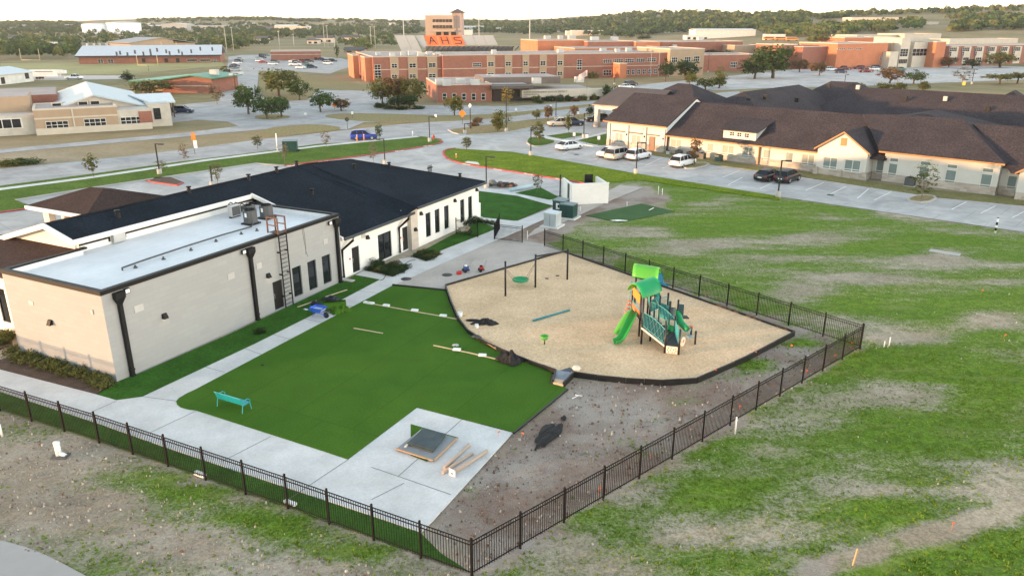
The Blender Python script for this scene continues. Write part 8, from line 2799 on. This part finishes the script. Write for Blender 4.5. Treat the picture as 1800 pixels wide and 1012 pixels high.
# ================================================================== TREES IN THE PHOTOGRAPH
GR = 'trees around the schools'
for a in [
  (490, 169, 119, 54, 'round', 'olive', 'largest round tree left of the dry school lawn'), (526, 176, 140, 32, 'round', 'oak', 'round tree right of the largest one'), (564, 197, 155, 44, 'round', 'oak', 'full round tree above the school drive fork'),
  (600, 195, 172, 26, 'round', 'rust', 'small brown tree beside the orange sign'), (437, 201, 146, 40, 'round', 'oak', 'dark tree at the left of the drive trees'), (422, 190, 147, 22, 'sparse', 'rust', 'rust tinted thin tree above the drive'),
  (470, 210, 168, 36, 'round', 'oak', 'left of two round trees on the drive island'), (495, 206, 167, 36, 'round', 'oak', 'right of two round trees on the drive island'), (672, 186, 133, 42, 'round', 'olive', 'left olive tree of the office clump'),
  (701, 184, 131, 46, 'round', 'rust', 'brownish middle tree of the office clump'), (727, 186, 134, 40, 'round', 'olive', 'right olive tree of the office clump'), (700, 192, 165, 34, 'round', 'dark', 'low dark tree in front of the office clump'), (720, 191, 166, 30, 'round', 'dark', 'second low dark tree in front of the office clump'),
  (799, 203, 166, 28, 'round', 'lime', 'yellow green tree in front of the brick office'), (893, 194, 152, 24, 'sparse', 'gold', 'golden leaved tree before the office canopy'),
  (875, 232, 190, 18, 'cone', 'olive', 'conical tree on the dry island'), (892, 224, 198, 16, 'sparse', 'olive', 'thin tree right of the conical one'), (943, 211, 191, 15, 'round', 'olive', 'small tree left on the long verge'), (963, 213, 184, 13, 'round', 'rust', 'reddish small tree on the long verge'),
  (1009, 207, 184, 14, 'round', 'rust', 'dark reddish small tree on the verge'), (1036, 206, 183, 13, 'round', 'dark', 'small tree on the verge nearest the residence'), (947, 253, 214, 24, 'column', 'olive', 'young tree on the rounded car park island'),
  (999, 238, 197, 15, 'column', 'lime', 'young tree on the triangular entrance lawn'), (820, 264, 240, 19, 'column', 'olive', 'young tree at the tip of the bright lawn'), (841, 220, 205, 18, 'sparse', 'rust', 'bare reddish tree behind the junction'),
  (165, 312, 267, 20, 'column', 'olive', 'young tree on the left roadside lawn'), (283, 303, 281, 22, 'sparse', 'lime', 'low yellowish tree around the lamp footing'), (326, 287, 250, 14, 'sparse', 'rust', 'almost bare sapling by the banner'), (383, 326, 284, 20, 'sparse', 'lime', 'thin sapling behind the dark roof at left'),
  (453, 262, 237, 15, 'column', 'olive', 'small tree at the road edge left of the transformer'), (574, 260, 228, 14, 'sparse', 'rust', 'bare sapling on the roadside lawn'), (501, 288, 250, 14, 'sparse', 'grey', 'leafless sapling in front of the transformer'), (667, 247, 217, 13, 'column', 'oak', 'slim tree right of the blue suv'),
  (657, 288, 247, 14, 'sparse', 'grey', 'leafless sapling behind the roof ridge'), (944, 340, 304, 17, 'sparse', 'fresh', 'staked sapling left of the trash enclosure'), (1220, 292, 239, 19, 'column', 'rust', 'bronze leaved young tree on the parking island'), (1619, 353, 284, 32, 'sparse', 'lime', 'staked yellow green tree on the right parking island'),
  (398, 147, 116, 26, 'cone', 'dark', 'dark pine beside the green roofed hall'), (225, 142, 122, 17, 'cone', 'dark', 'small pine left of the green roofed hall'), (264, 166, 140, 52, 'round', 'olive', 'bushy tree behind the tan school roof'), (382, 184, 149, 22, 'sparse', 'rust', 'orange thin tree at the hall corner'),
  (1170, 143, 101, 29, 'round', 'dark', 'left dark tree at the high school front'), (1204, 141, 104, 36, 'round', 'dark', 'right dark tree at the high school front'), (1257, 117, 86, 44, 'round', 'dark', 'large dark tree against the school gable'), (1212, 152, 125, 22, 'round', 'lime', 'light tree above the residence roof'), (1240, 158, 136, 26, 'round', 'lime', 'pale green tree behind the residence ridge'),
  (1264, 155, 117, 25, 'cone', 'olive', 'pointed tree right behind the residence ridge'), (1326, 139, 97, 52, 'round', 'oak', 'broad tree left of the school car park'), (1358, 138, 76, 56, 'round', 'oak', 'tallest tree left of the right school'), (1397, 108, 88, 24, 'round', 'dark', 'dark tree before the brick wing'), (1437, 112, 55, 40, 'column', 'olive', 'tall olive tree in front of the right school'), (1441, 114, 88, 40, 'round', 'dark', 'dark tree under the tall olive one'),
  (1405, 127, 103, 26, 'round', 'rust', 'brown round tree on the car park island'), (1440, 133, 105, 30, 'round', 'rust', 'second brown tree on the car park island'), (1503, 113, 86, 40, 'round', 'oak', 'wide tree before the orange wall'), (1470, 116, 98, 24, 'round', 'lime', 'yellow green tree left of the red trucks'), (1528, 115, 100, 22, 'round', 'lime', 'yellow green tree before the school entrance'), (1540, 115, 99, 18, 'round', 'olive', 'small olive tree before the school entrance'),
  (1564, 147, 116, 36, 'round', 'rust', 'round brown tree above the residence roof'), (1606, 148, 121, 31, 'round', 'oak', 'green tree above the residence roof'), (1691, 148, 117, 26, 'sparse', 'grey', 'pale leafless tree in the school car park'), (1757, 148, 128, 34, 'umbrella', 'olive', 'flat crowned tree at the right edge lot'), (1788, 147, 126, 30, 'umbrella', 'olive', 'flat crowned tree cut by the right edge'),
  (1613, 113, 96, 30, 'round', 'dark', 'dark tree by the glazed entrance'), (1667, 119, 99, 23, 'round', 'rust', 'brown tree right of the orange pier'), (1685, 114, 81, 30, 'round', 'olive', 'olive tree at the cream bays'), (1709, 121, 103, 20, 'round', 'dark', 'small dark tree at the cream bays'), (1757, 119, 90, 40, 'round', 'olive', 'broad olive tree at the cream bays'), (1798, 112, 97, 20, 'round', 'olive', 'olive tree at the right frame edge'),
  (1514, 156, 145, 16, 'bush', 'olive', 'first bush behind the residence roof'), (1552, 157, 143, 18, 'bush', 'lime', 'second bush behind the residence roof'), (1580, 158, 143, 20, 'bush', 'olive', 'third bush behind the residence roof'), (1622, 159, 141, 16, 'cone', 'olive', 'pointed bush behind the residence roof'),
  (1201, 66, 44, 26, 'round', 'oak', 'round tree at the left end of the white warehouse'), (1136, 74, 60, 28, 'round', 'dark', 'dark tree above the school roofs'), (1019, 68, 59, 18, 'round', 'dark', 'small dark tree by the cream stepped block'),
]:
  tree(*a, GR)
cy = tree(593, 108, 75, 8, 'column', 'dark', 'narrow dark cypress-like column at the ball field')
cy['label'] = 'narrow dark cypress at the edge of the ball field'
SHG = 'shrubs along the office front'
for i, (px, yb, yt, w_, lf) in enumerate(((944, 180, 166, 14, 'olive'), (950, 182, 174, 12, 'fresh'), (966, 178, 166, 16, 'dark'), (984, 178, 165, 18, 'dark'), (998, 178, 165, 16, 'dark'), (1013, 178, 171, 14, 'rust'), (1024, 176, 164, 14, 'olive'), (1044, 176, 163, 12, 'lime'), (1052, 175, 164, 10, 'dark'), (1070, 176, 146, 22, 'dark'), (1040, 138, 124, 24, 'olive'), (1020, 136, 122, 30, 'olive'))):
  tree(px, yb, yt, w_, 'bush', lf, ['leftmost shrub', 'low pale shrub', 'dark shrub between columns', 'second dark shrub', 'third dark shrub', 'reddish shrub', 'olive shrub', 'clipped yellow green hedge', 'clipped dark hedge', 'tall dark bush at the right end', 'olive bush behind the flag', 'wide olive bush left of the flag'][i] + ' of the white columned office', SHG, 'shrub')
for i, (px, yb, yt, w_) in enumerate(((668, 190, 179, 20), (684, 192, 184, 24), (735, 192, 184, 18), (705, 193, 186, 22))):
  tree(px, yb, yt, w_, 'bush', 'dark', 'dark shrub ' + ['at the left end', 'left of centre', 'at the right end', 'at the middle'][i] + ' of the office clump island', SHG, 'shrub')
# shrubs by the daycare
rs_ = random.Random(5)
DG = 'low shrubs in the daycare beds'
ORD = 'first second third fourth fifth sixth seventh eighth ninth tenth eleventh twelfth thirteenth fourteenth fifteenth sixteenth'.split()
def bed(pts, n, lf, where, size=(.35, .55), hh=(.3, .5), seed=1):
  r_ = random.Random(seed)
  P = px_poly(pts)
  got = []
  k = 0
  while len(got) < n and k < 4000:
    k += 1
    x = r_.uniform(min(p.x for p in P), max(p.x for p in P)); y = r_.uniform(min(p.y for p in P), max(p.y for p in P))
    if not inpoly(x, y, P) or any((x - a) ** 2 + (y - b2) ** 2 < .12 for a, b2 in got):
      continue
    got.append((x, y))
  got.sort(key=lambda q: q[0] / q[1])
  for i_, (x, y) in enumerate(got):
    global TREE_N
    TREE_N += 1
    cm, tm, zc, zt, wm = proto('bush')[TREE_N % 3]
    t_ = thing('shrub', (x, y, .04), r_.uniform(0, 6.28), ORD[i_] + ' shrub from the left in the mulch bed ' + where, 'shrub', DG)
    s = r_.uniform(*size); h_ = r_.uniform(*hh)
    t_.scale = (s / wm, s / wm, h_ / zt)
    for me, n_, m_, zz in ((cm, 'crown', LEAF[lf if r_.random() > .3 else 'olive'], zc), (tm, 'trunk', M_BARK, 0)):
      o = bpy.data.objects.new(n_, me); COL.objects.link(o); o.parent = t_; o.location = (0, 0, zz)
      o.material_slots[0].link = 'OBJECT'; o.material_slots[0].material = m_
bed([(20, 622), (40, 628), (205, 672), (190, 680), (30, 634)], 16, 'olive', 'below the sunlit end wall', (.45, .6), (.45, .7), 3)
bed([(0, 590), (20, 588), (20, 602), (0, 610)], 5, 'olive', 'at the far left porch', seed=4)
bed([(643, 476), (668, 463), (714, 473), (692, 485)], 16, 'dark', 'between the two glazed doors', (.36, .5), (.35, .5), 5)
bed([(724, 451), (740, 445), (777, 446), (750, 459)], 10, 'dark', 'at the end of the building lawn', (.36, .5), (.35, .5), 6)
tree(459, 586, 574, 18, 'bush', 'dark', 'single dark round shrub on the building lawn', DG, 'shrub')
tree(655, 472, 452, 14, 'sparse', 'dark', 'thin grey-green sapling beside the dark door', DG, 'shrub', 'shrub')
for i, (px, yb, yt, w_) in enumerate(((806, 398, 383, 14), (815, 396, 381, 14), (824, 394, 379, 14), (833, 391, 377, 14), (843, 391, 381, 14), (855, 393, 384, 14), (865, 395, 386, 12))):
  tree(px, yb, yt, w_, 'bush', 'dark', ['first', 'second', 'third', 'fourth', 'fifth', 'sixth', 'seventh'][i] + ' dark shrub from the left in the hedge at the building corner', DG, 'shrub')
tree(45, 288, 276, 34, 'bush', 'fresh', 'green clipped bush by the fence at the left verge', SHG, 'shrub')
tree(12, 292, 278, 36, 'bush', 'lime', 'yellowish bush at the left frame edge on the verge', SHG, 'shrub')
for i, (px, yb, yt) in enumerate(((827, 222, 214), (832, 216, 206))):
  tree(px + 6, yb, yt, 16, 'bush', 'rust', ['lower', 'upper'][i] + ' reddish shrub on the junction island', SHG, 'shrub')

# ------------------------------------------------------------------ woods that read as one mass
def wood(name, lab, polys, n, leafs, seed, hr=(6, 9.5), wr=(3.5, 6), nq=34, q=.8):
  rr = np.random.RandomState(seed)
  V, F, T_, MI = [], [], [], []
  for poly, frac in polys:
    k, c = 0, 0
    P = [Vector(p) for p in poly]
    x0, x1 = min(p.x for p in P), max(p.x for p in P); y0, y1 = min(p.y for p in P), max(p.y for p in P)
    while c < n * frac and k < n * 30:
      k += 1
      px, py = rr.uniform(x0, x1), rr.uniform(y0, y1)
      if not inpoly(px, py, P):
        continue
      g = T(px, py)
      c += 1
      h_, w_ = rr.uniform(*hr), rr.uniform(*wr)
      mi = rr.randint(len(leafs))
      tone0 = rr.uniform(0, .6)
      m = nq
      u = rr.normal(0, 1, (m, 3)); u /= np.linalg.norm(u, axis=1)[:, None]
      u[:, 2] = np.abs(u[:, 2]) * 1.0 - .25
      rad = rr.uniform(.65, 1.08, m)[:, None]
      C = np.array([g.x, g.y, g.z + h_ * .42]) + u * rad * np.array([w_ * .62, w_ * .62, h_ * .55])
      nrm = u + rr.normal(0, .45, (m, 3)); nrm /= np.linalg.norm(nrm, axis=1)[:, None]
      tg = np.cross(nrm, rr.normal(0, 1, (m, 3))); tg /= np.linalg.norm(tg, axis=1)[:, None]
      bt = np.cross(nrm, tg)
      s_ = q * rr.uniform(.7, 1.4, m)[:, None] * w_ / 4.5
      n0 = len(V)
      V.extend(np.stack([C - tg * s_, C - bt * s_ * .8, C + tg * s_, C + bt * s_ * .8], 1).reshape(-1, 3).tolist())
      F.extend([[n0 + 4 * i, n0 + 4 * i + 1, n0 + 4 * i + 2, n0 + 4 * i + 3] for i in range(m)])
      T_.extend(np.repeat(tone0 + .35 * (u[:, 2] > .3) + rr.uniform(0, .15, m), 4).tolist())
      MI.extend([mi] * m)
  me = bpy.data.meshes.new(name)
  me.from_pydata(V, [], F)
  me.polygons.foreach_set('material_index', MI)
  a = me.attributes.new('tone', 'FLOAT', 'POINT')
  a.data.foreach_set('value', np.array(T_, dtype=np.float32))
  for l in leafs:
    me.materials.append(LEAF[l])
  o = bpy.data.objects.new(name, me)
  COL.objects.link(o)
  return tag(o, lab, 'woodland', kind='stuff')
wood('woodland', 'dense mixed woods behind the practice field at the left',
  [([(-150, 62), (0, 60), (140, 60), (240, 58), (300, 60), (420, 62), (420, 84), (390, 92), (330, 82), (140, 82), (135, 104), (0, 106), (-150, 110)], .62),
   ([(400, 62), (560, 58), (690, 52), (690, 66), (620, 66), (560, 68), (480, 68), (400, 76)], .2), ([(560, 48), (680, 42), (690, 56), (560, 60)], .18)], 1250, ['dark', 'oak', 'dark', 'dark', 'olive'], 3)
wood('woodland', 'garden trees round the houses behind the brick gym', [([(398, 72), (440, 68), (480, 66), (480, 82), (440, 84), (400, 92)], .3), ([(596, 70), (690, 62), (690, 86), (645, 90), (600, 84)], .35), ([(440, 60), (620, 60), (620, 68), (440, 70)], .35)], 230, ['dark', 'oak', 'olive'], 21, (4.5, 7.5), (4, 7), 30, .8)
wood('woodland', 'mixed tree belts through the far town', [([(0, 50), (140, 48), (140, 60), (0, 60)], .14), ([(232, 46), (420, 44), (560, 44), (560, 58), (420, 62), (232, 58)], .26), ([(690, 40), (745, 40), (745, 60), (690, 62)], .1), ([(806, 44), (900, 46), (1000, 50), (1110, 54), (1110, 68), (1000, 62), (900, 62), (806, 58)], .3), ([(1110, 52), (1340, 48), (1340, 54), (1200, 60), (1110, 64)], .2)], 1000, ['dark', 'oak', 'dark', 'dark'], 14, (5, 8.5), (5, 10), 24, .9)
wood('woodland', 'dark tree belt on the far flat horizon at left', [([(-200, 41.5), (0, 41), (130, 40), (140, 46), (0, 50), (-200, 52)], .7), ([(240, 36), (440, 33), (700, 37), (740, 40), (700, 43), (440, 38), (240, 42)], .3)], 620, ['dark', 'oak'], 4, (6, 9), (7, 14), 20, 1.0)
wood('woodland', 'wooded ridge on the horizon right of the stadium', [([(880, 44), (960, 38), (1040, 34), (1100, 26), (1160, 23), (1240, 24), (1330, 27), (1420, 26), (1420, 44), (1350, 50), (1240, 52), (1100, 54), (1000, 52), (900, 54)], .75), ([(800, 38), (900, 40), (950, 44), (940, 56), (860, 60), (810, 50)], .25)], 1200, ['dark', 'oak', 'dark', 'olive'], 5, (6, 10), (6, 11), 24, .95)
wood('woodland', 'green woods behind the bus yard at right', [([(1330, 52), (1400, 48), (1500, 46), (1570, 42), (1570, 58), (1500, 62), (1440, 66), (1350, 66)], 1)], 260, ['oak', 'olive', 'olive', 'fresh'], 6, (6, 9), (5, 9), 30, .85)
wood('woodland', 'scattered scrub trees over the far right slope', [([(1420, 28), (1500, 24), (1640, 20), (1800, 14), (1950, 10), (1950, 18), (1800, 22), (1640, 26), (1500, 32), (1420, 34)], .4), ([(1660, 36), (1700, 26), (1760, 30), (1900, 26), (1900, 56), (1760, 54), (1700, 50)], .45), ([(1670, 50), (1700, 46), (1720, 50), (1710, 57), (1675, 57)], .06), ([(1580, 40), (1615, 38), (1625, 50), (1590, 54)], .06), ([(1440, 30), (1480, 30), (1480, 34), (1440, 36)], .05)], 430, ['olive', 'oak', 'dark'], 7, (5, 8), (5, 10), 28, .9)

# small town buildings, a few pixels each
rt_ = random.Random(11)
towns = []
for i in range(46):
  zone = rt_.choice(((0, 130, 46, 53), (240, 440, 44, 52), (440, 690, 44, 54), (810, 940, 44, 58), (940, 1110, 46, 60), (1110, 1200, 54, 62)))
  px, py, wp, hp = rt_.uniform(*zone[:2]), rt_.uniform(*zone[2:]), rt_.uniform(6, 18), rt_.uniform(2.2, 4)
  if not any(a < px + wp and px < b2 for a, b2 in ((138, 232), (744, 806))):
    towns.append((px, py, wp, hp))
for i, (px, py, wp, hp) in enumerate(sorted(towns)):
  n_ = str(i + 1) + ('th' if 10 <= i <= 12 else {0: 'st', 1: 'nd', 2: 'rd'}.get(i % 10, 'th'))
  wm, wn = rt_.choice(((M_FWHITE, 'white'), (M_FCREAM, 'cream'), (M_BUFF, 'buff'), (M_FGREY, 'grey')))
  shed_far(px, px + wp, py, py - hp, 9, wm, rt_.choice((M_SLATE, M_FGREY, M_FWHITE)), 'tiny %s far town building, %s from the left along the horizon' % (wn, n_), 'town_house', rt_.uniform(.8, 2), 0, 'house', 'far town buildings', 'side')

# ================================================================== VEHICLES IN THE PHOTOGRAPH
PK = 'cars parked by the residence'
car(640, 245.5, 82, 'suv', 'blue', 'bright blue suv driving on the road', None)
car(1001, 263, 52, 'sedan', 'white', 'white sedan at the left end of the residence parking', PK)
car(1071, 275, 223, 'sedan', 'white', 'white hatchback facing the camera beside the silver minivan', PK)
car(1088, 279, 43, 'van', 'champagne', 'champagne silver minivan between two white cars', PK)
car(1122, 280, 43, 'suv', 'white', 'white suv right of the silver minivan', PK)
car(1200, 292, 43, 'suv', 'white', 'lone white suv beside the parking island tree', PK)
car(1349, 316, 43, 'sedan', 'black', 'black sedan left of the black suv', PK)
car(1384, 319, 43, 'suv', 'black', 'black suv right of the black sedan', PK)
car(983, 222, 258, 'suv', 'beige', 'beige suv behind the entrance lawn tree', PK)
car(1006, 221, 78, 'suv', 'navy', 'dark suv half hidden behind the entrance lawn tree', PK)
car(1048, 214, 258, 'suv', 'black', 'black suv beside the residence canopy', PK)
car(1109, 151, 60, 'suv', 'black', 'dark jeep in the street behind the residence', PK)
car(1101, 156, 80, 'sedan', 'white', 'pale car roof showing left below the dark jeep', PK)
car(322, 199, 88, 'suv', 'navy', 'dark blue suv at the tan school canopy', 'cars by the tan school')
car(131, 140, 90, 'pickup', 'white', 'white pickup truck pulling the long trailer', None)
SG = 'cars in the school parking lots'
rows = [
  (412, 122, 70, 'suv', 'grey'), (414, 125, 70, 'sedan', 'silver'), (417, 113, 75, 'sedan', 'white'), (420, 110, 75, 'suv', 'navy'), (413, 117.5, 75, 'sedan', 'navy'), (422, 106, 75, 'sedan', 'silver'),
  (455, 105, 85, 'sedan', 'white'), (462, 103, 85, 'suv', 'navy'), (457, 109, 85, 'suv', 'white'), (463, 111.5, 88, 'sedan', 'red'), (480, 114.5, 80, 'sedan', 'white'), (484, 111, 80, 'suv', 'grey'),
  (516, 110, 85, 'sedan', 'white'), (522, 112.5, 85, 'suv', 'navy'), (519, 116, 85, 'pickup', 'white'), (529, 121, 88, 'sedan', 'white'), (534, 110, 85, 'suv', 'maroon'), (541, 113.5, 85, 'sedan', 'silver'), (544, 110, 85, 'suv', 'black'), (549, 120.5, 88, 'suv', 'navy'), (545, 118, 85, 'sedan', 'teal'), (537, 114, 85, 'sedan', 'grey'),
  (567, 107, 85, 'suv', 'navy'), (574, 109, 85, 'sedan', 'black'), (577, 113.5, 88, 'van', 'white'), (585, 109, 85, 'suv', 'black'), (462, 99.5, 85, 'suv', 'navy'), (468, 99, 85, 'sedan', 'grey'),
  (1461, 124.5, 95, 'suv', 'white'), (1484, 123.5, 265, 'pickup', 'maroon'), (1478, 129, 95, 'suv', 'navy'), (1510, 122, 265, 'suv', 'maroon'), (1522, 127.5, 265, 'pickup', 'red'), (1528, 122.5, 265, 'sedan', 'silver'), (1541, 121, 85, 'suv', 'navy'), (1555, 118, 85, 'sedan', 'white'), (1470, 117, 85, 'sedan', 'silver'), (1535, 124, 265, 'sedan', 'white'), (1583, 124, 85, 'sedan', 'teal'), (1402, 76, 80, 'suv', 'black'),
]
where = {0: 'at the left kerb of the school street', 1: 'in front of the brick gym', 2: 'in the right school car park'}
seen = {}
NUM = ['nearest', 'second nearest', 'third nearest', 'fourth nearest', 'fifth nearest']
rows.sort(key=lambda r_: -r_[1])
for px, py, az, kd, pt in rows:
  wz = 0 if px < 450 else 1 if px < 700 else 2
  key = (wz, kd, pt)
  seen[key] = seen.get(key, 0) + 1
  kn = {'suv': 'suv', 'sedan': 'car', 'van': 'minivan', 'pickup': 'pickup'}[kd]
  tot = sum(1 for r_ in rows if (0 if r_[0] < 450 else 1 if r_[0] < 700 else 2, r_[3], r_[4]) == key)
  lab = ('%s %s %s' % (pt, kn, where[wz])) if tot == 1 else '%s of the %s %ss %s' % (NUM[seen[key] - 1], pt, kn, where[wz])
  car(px, py, az, kd, pt, lab, SG)
# school buses
g0 = T(1372, 70)
for i, (px, py) in enumerate(((1352, 71.5), (1372, 72), (1392, 72.5))):
  g = T(px, py)
  t_ = thing('school_bus', (g.x, g.y, g.z), R(4), ['left', 'middle', 'right'][i] + ' yellow school bus in the far bus yard', 'bus', 'school buses')
  MB().box(-5.2, 3.6, -1.2, 1.2, .7, 3.0).build('body', PAINT['orange'], t_)
  MB().box(3.6, 5.0, -1.1, 1.1, .6, 1.7).build('bonnet', PAINT['orange'], t_)
  MB().box(-5.0, 3.4, -1.22, -1.202, 1.9, 2.6).build('window_band', M_CGLASS, t_)
  MB().box(-5.1, 3.5, -1.15, 1.15, 3.0, 3.1).build('roof', M_FOAM, t_)
  for x_ in (-3, 3.8):
    for s in (-1, 1):
      MB().cyl((x_, s * .95, .5), (x_, s * 1.2, .5), .5, n=12).build('wheel', M_TYRE, t_)
for c in CARS.values():
  for ch in list(c.children_recursive) + [c]:
    bpy.data.objects.remove(ch)

# ================================================================== LOOSE GROUND COVER (stuff)
def sheet_polys():
  return [px_poly(p) for p in (TURF, [(-400, 600), (0, 650), (170, 694), (205, 704), (245, 697), (330, 652), (668, 492), (690, 487), (920, 402), (690, 503), (345, 685), (314, 704), (345, 723), (612, 808.5), (733, 717.5), (901, 761), (740, 936), (0, 681)], [(-300, 640), (0, 682), (520, 857), (740, 937), (775, 972), (828, 1005), (0, 722), (-300, 650)])] + [pit, px_poly([(690, 503), (870, 424), (1000, 444), (783, 512)]), px_poly([(1390, 1015), (1600, 925), (1950, 830), (1980, 860), (1720, 935), (1480, 1030)]), px_poly([(-300, 880), (0, 949), (130, 1000), (260, 1120), (-300, 1120)])]
AVOID = sheet_polys()
def scatter(n, xr, yr, fn, seed):
  r_ = random.Random(seed)
  out = []
  for _ in range(n * 8):
    x, y = r_.uniform(*xr), yr[0] + (yr[1] - yr[0]) * r_.random() ** 1.5
    if abs(x) > y * .80 + 6 or any(inpoly(x, y, P) for P in AVOID):
      continue
    g_, d_ = cover(x, y)
    if fn(g_, d_, x, y, r_):
      out.append((x, y, g_, d_))
      if len(out) >= n:
        break
  return out
def stones(name, pts, smin, smax, mats, lab, seed):
  r_ = random.Random(seed)
  V, F, MI = [], [], []
  base = [(1, 0, 0), (0, 1, 0), (-1, 0, 0), (0, -1, 0), (0, 0, .9), (.6, .6, .5)]
  for x, y, *_ in pts:
    s = smin + (smax - smin) * r_.random() ** 3
    a = r_.uniform(0, 6.28)
    n0 = len(V)
    for k in range(5):
      t = a + k * 1.2566
      q = s * r_.uniform(.7, 1.2)
      V.append((x + q * math.cos(t), y + q * math.sin(t) * .8, -.06))
    for k in range(5):
      t = a + k * 1.2566 + .3
      q = s * r_.uniform(.4, .8)
      V.append((x + q * math.cos(t), y + q * math.sin(t) * .8, s * r_.uniform(.35, .75)))
    mi = r_.randrange(len(mats))
    for k in range(5):
      F.append([n0 + k, n0 + (k + 1) % 5, n0 + 5 + (k + 1) % 5, n0 + 5 + k]); MI.append(mi)
    F.append([n0 + 5 + k for k in range(5)]); MI.append(mi)
  me = bpy.data.meshes.new(name)
  me.from_pydata(V, [], F)
  me.polygons.foreach_set('material_index', MI)
  for m_ in mats: me.materials.append(m_)
  o = bpy.data.objects.new(name, me); COL.objects.link(o)
  return tag(o, lab, 'stones', kind='stuff')
M_ST4 = mat('tan_stone', (.30, .27, .22), .9)
M_ST1, M_ST2, M_ST3 = mat('pale_stone', (.42, .39, .34), .9), mat('grey_stone', (.20, .185, .165), .9), mat('brown_clod', (.13, .09, .07), .95)
stones('gravel', scatter(3600, (-30, 30), (20, 62), lambda g_, d_, x, y, r_: d_ > .9 and g_ < .5, 1), .015, .085, [M_ST2, M_ST2, M_ST3, M_ST3, M_ST1], 'loose gravel and clods inside the fence', 1)
stones('gravel', scatter(3000, (-40, 10), (17, 45), lambda g_, d_, x, y, r_: .2 < d_ < .5 and r_.random() > g_, 2), .015, .075, [M_ST1, M_ST2, M_ST2, M_ST3, M_ST4], 'loose stones in the dirt before the front fence', 2)
stones('gravel', scatter(1500, (0, 60), (17, 60), lambda g_, d_, x, y, r_: d_ < .1 and g_ < .75, 3), .015, .055, [M_ST1, M_ST4, M_ST2], 'pale stones scattered over the grass field', 3)
def tufts(name, pts, lab, seed, hmin=.02, hmax=.06):
  r_ = random.Random(seed)
  V, F, T_ = [], [], []
  for x, y, g_, d_ in pts:
    t0 = r_.uniform(0, .8)
    h0 = r_.uniform(hmin, hmax)
    for k in range(4):
      a = r_.uniform(0, 6.28)
      dx, dy = math.cos(a), math.sin(a)
      w_ = r_.uniform(.02, .05)
      ox, oy = r_.uniform(-.07, .07), r_.uniform(-.07, .07)
      n0 = len(V)
      V += [(x + ox - dy * w_, y + oy + dx * w_, -.05), (x + ox + dy * w_, y + oy - dx * w_, -.05), (x + ox + dx * h0 * .7, y + oy + dy * h0 * .7, h0)]
      F.append([n0, n0 + 1, n0 + 2])
      T_ += [t0] * 3
  me = bpy.data.meshes.new(name)
  me.from_pydata(V, [], F)
  a = me.attributes.new('tone', 'FLOAT', 'POINT')
  a.data.foreach_set('value', np.array(T_, dtype=np.float32))
  me.materials.append(LEAF_GRASS)
  o = bpy.data.objects.new(name, me); COL.objects.link(o)
  return tag(o, lab, 'grass', kind='stuff')
LEAF_GRASS = leaf_mat('grass_blades', (.10, .18, .016), (.18, .27, .04), .8)
tufts('grass', scatter(9000, (-40, 45), (17, 44), lambda g_, d_, x, y, r_: r_.random() < g_ * 1.1 - .2, 5), 'tufts of rough grass on the open ground', 5)
# litter on the foreground dirt: a few individually visible pale rocks
# ================================================================== HAZE
hz = MB().box(-4200, 4200, -300, 5000, -3, 130).build('haze', [])
hm = bpy.data.materials.new('pale_haze')
hm.use_nodes = True
ht_ = hm.node_tree
ht_.nodes.remove(ht_.nodes['Principled BSDF'])
pv = ht_.nodes.new('ShaderNodeVolumePrincipled')
pv.inputs['Color'].default_value = (.86, .88, .92, 1)
pv.inputs['Density'].default_value = 0.00008
pv.inputs['Anisotropy'].default_value = 0.2
ht_.links.new(pv.outputs[0], ht_.nodes['Material Output'].inputs['Volume'])
hz.data.materials.append(hm)
hz['kind'] = 'stuff'
hz['label'] = 'thin pale evening haze over the distance'
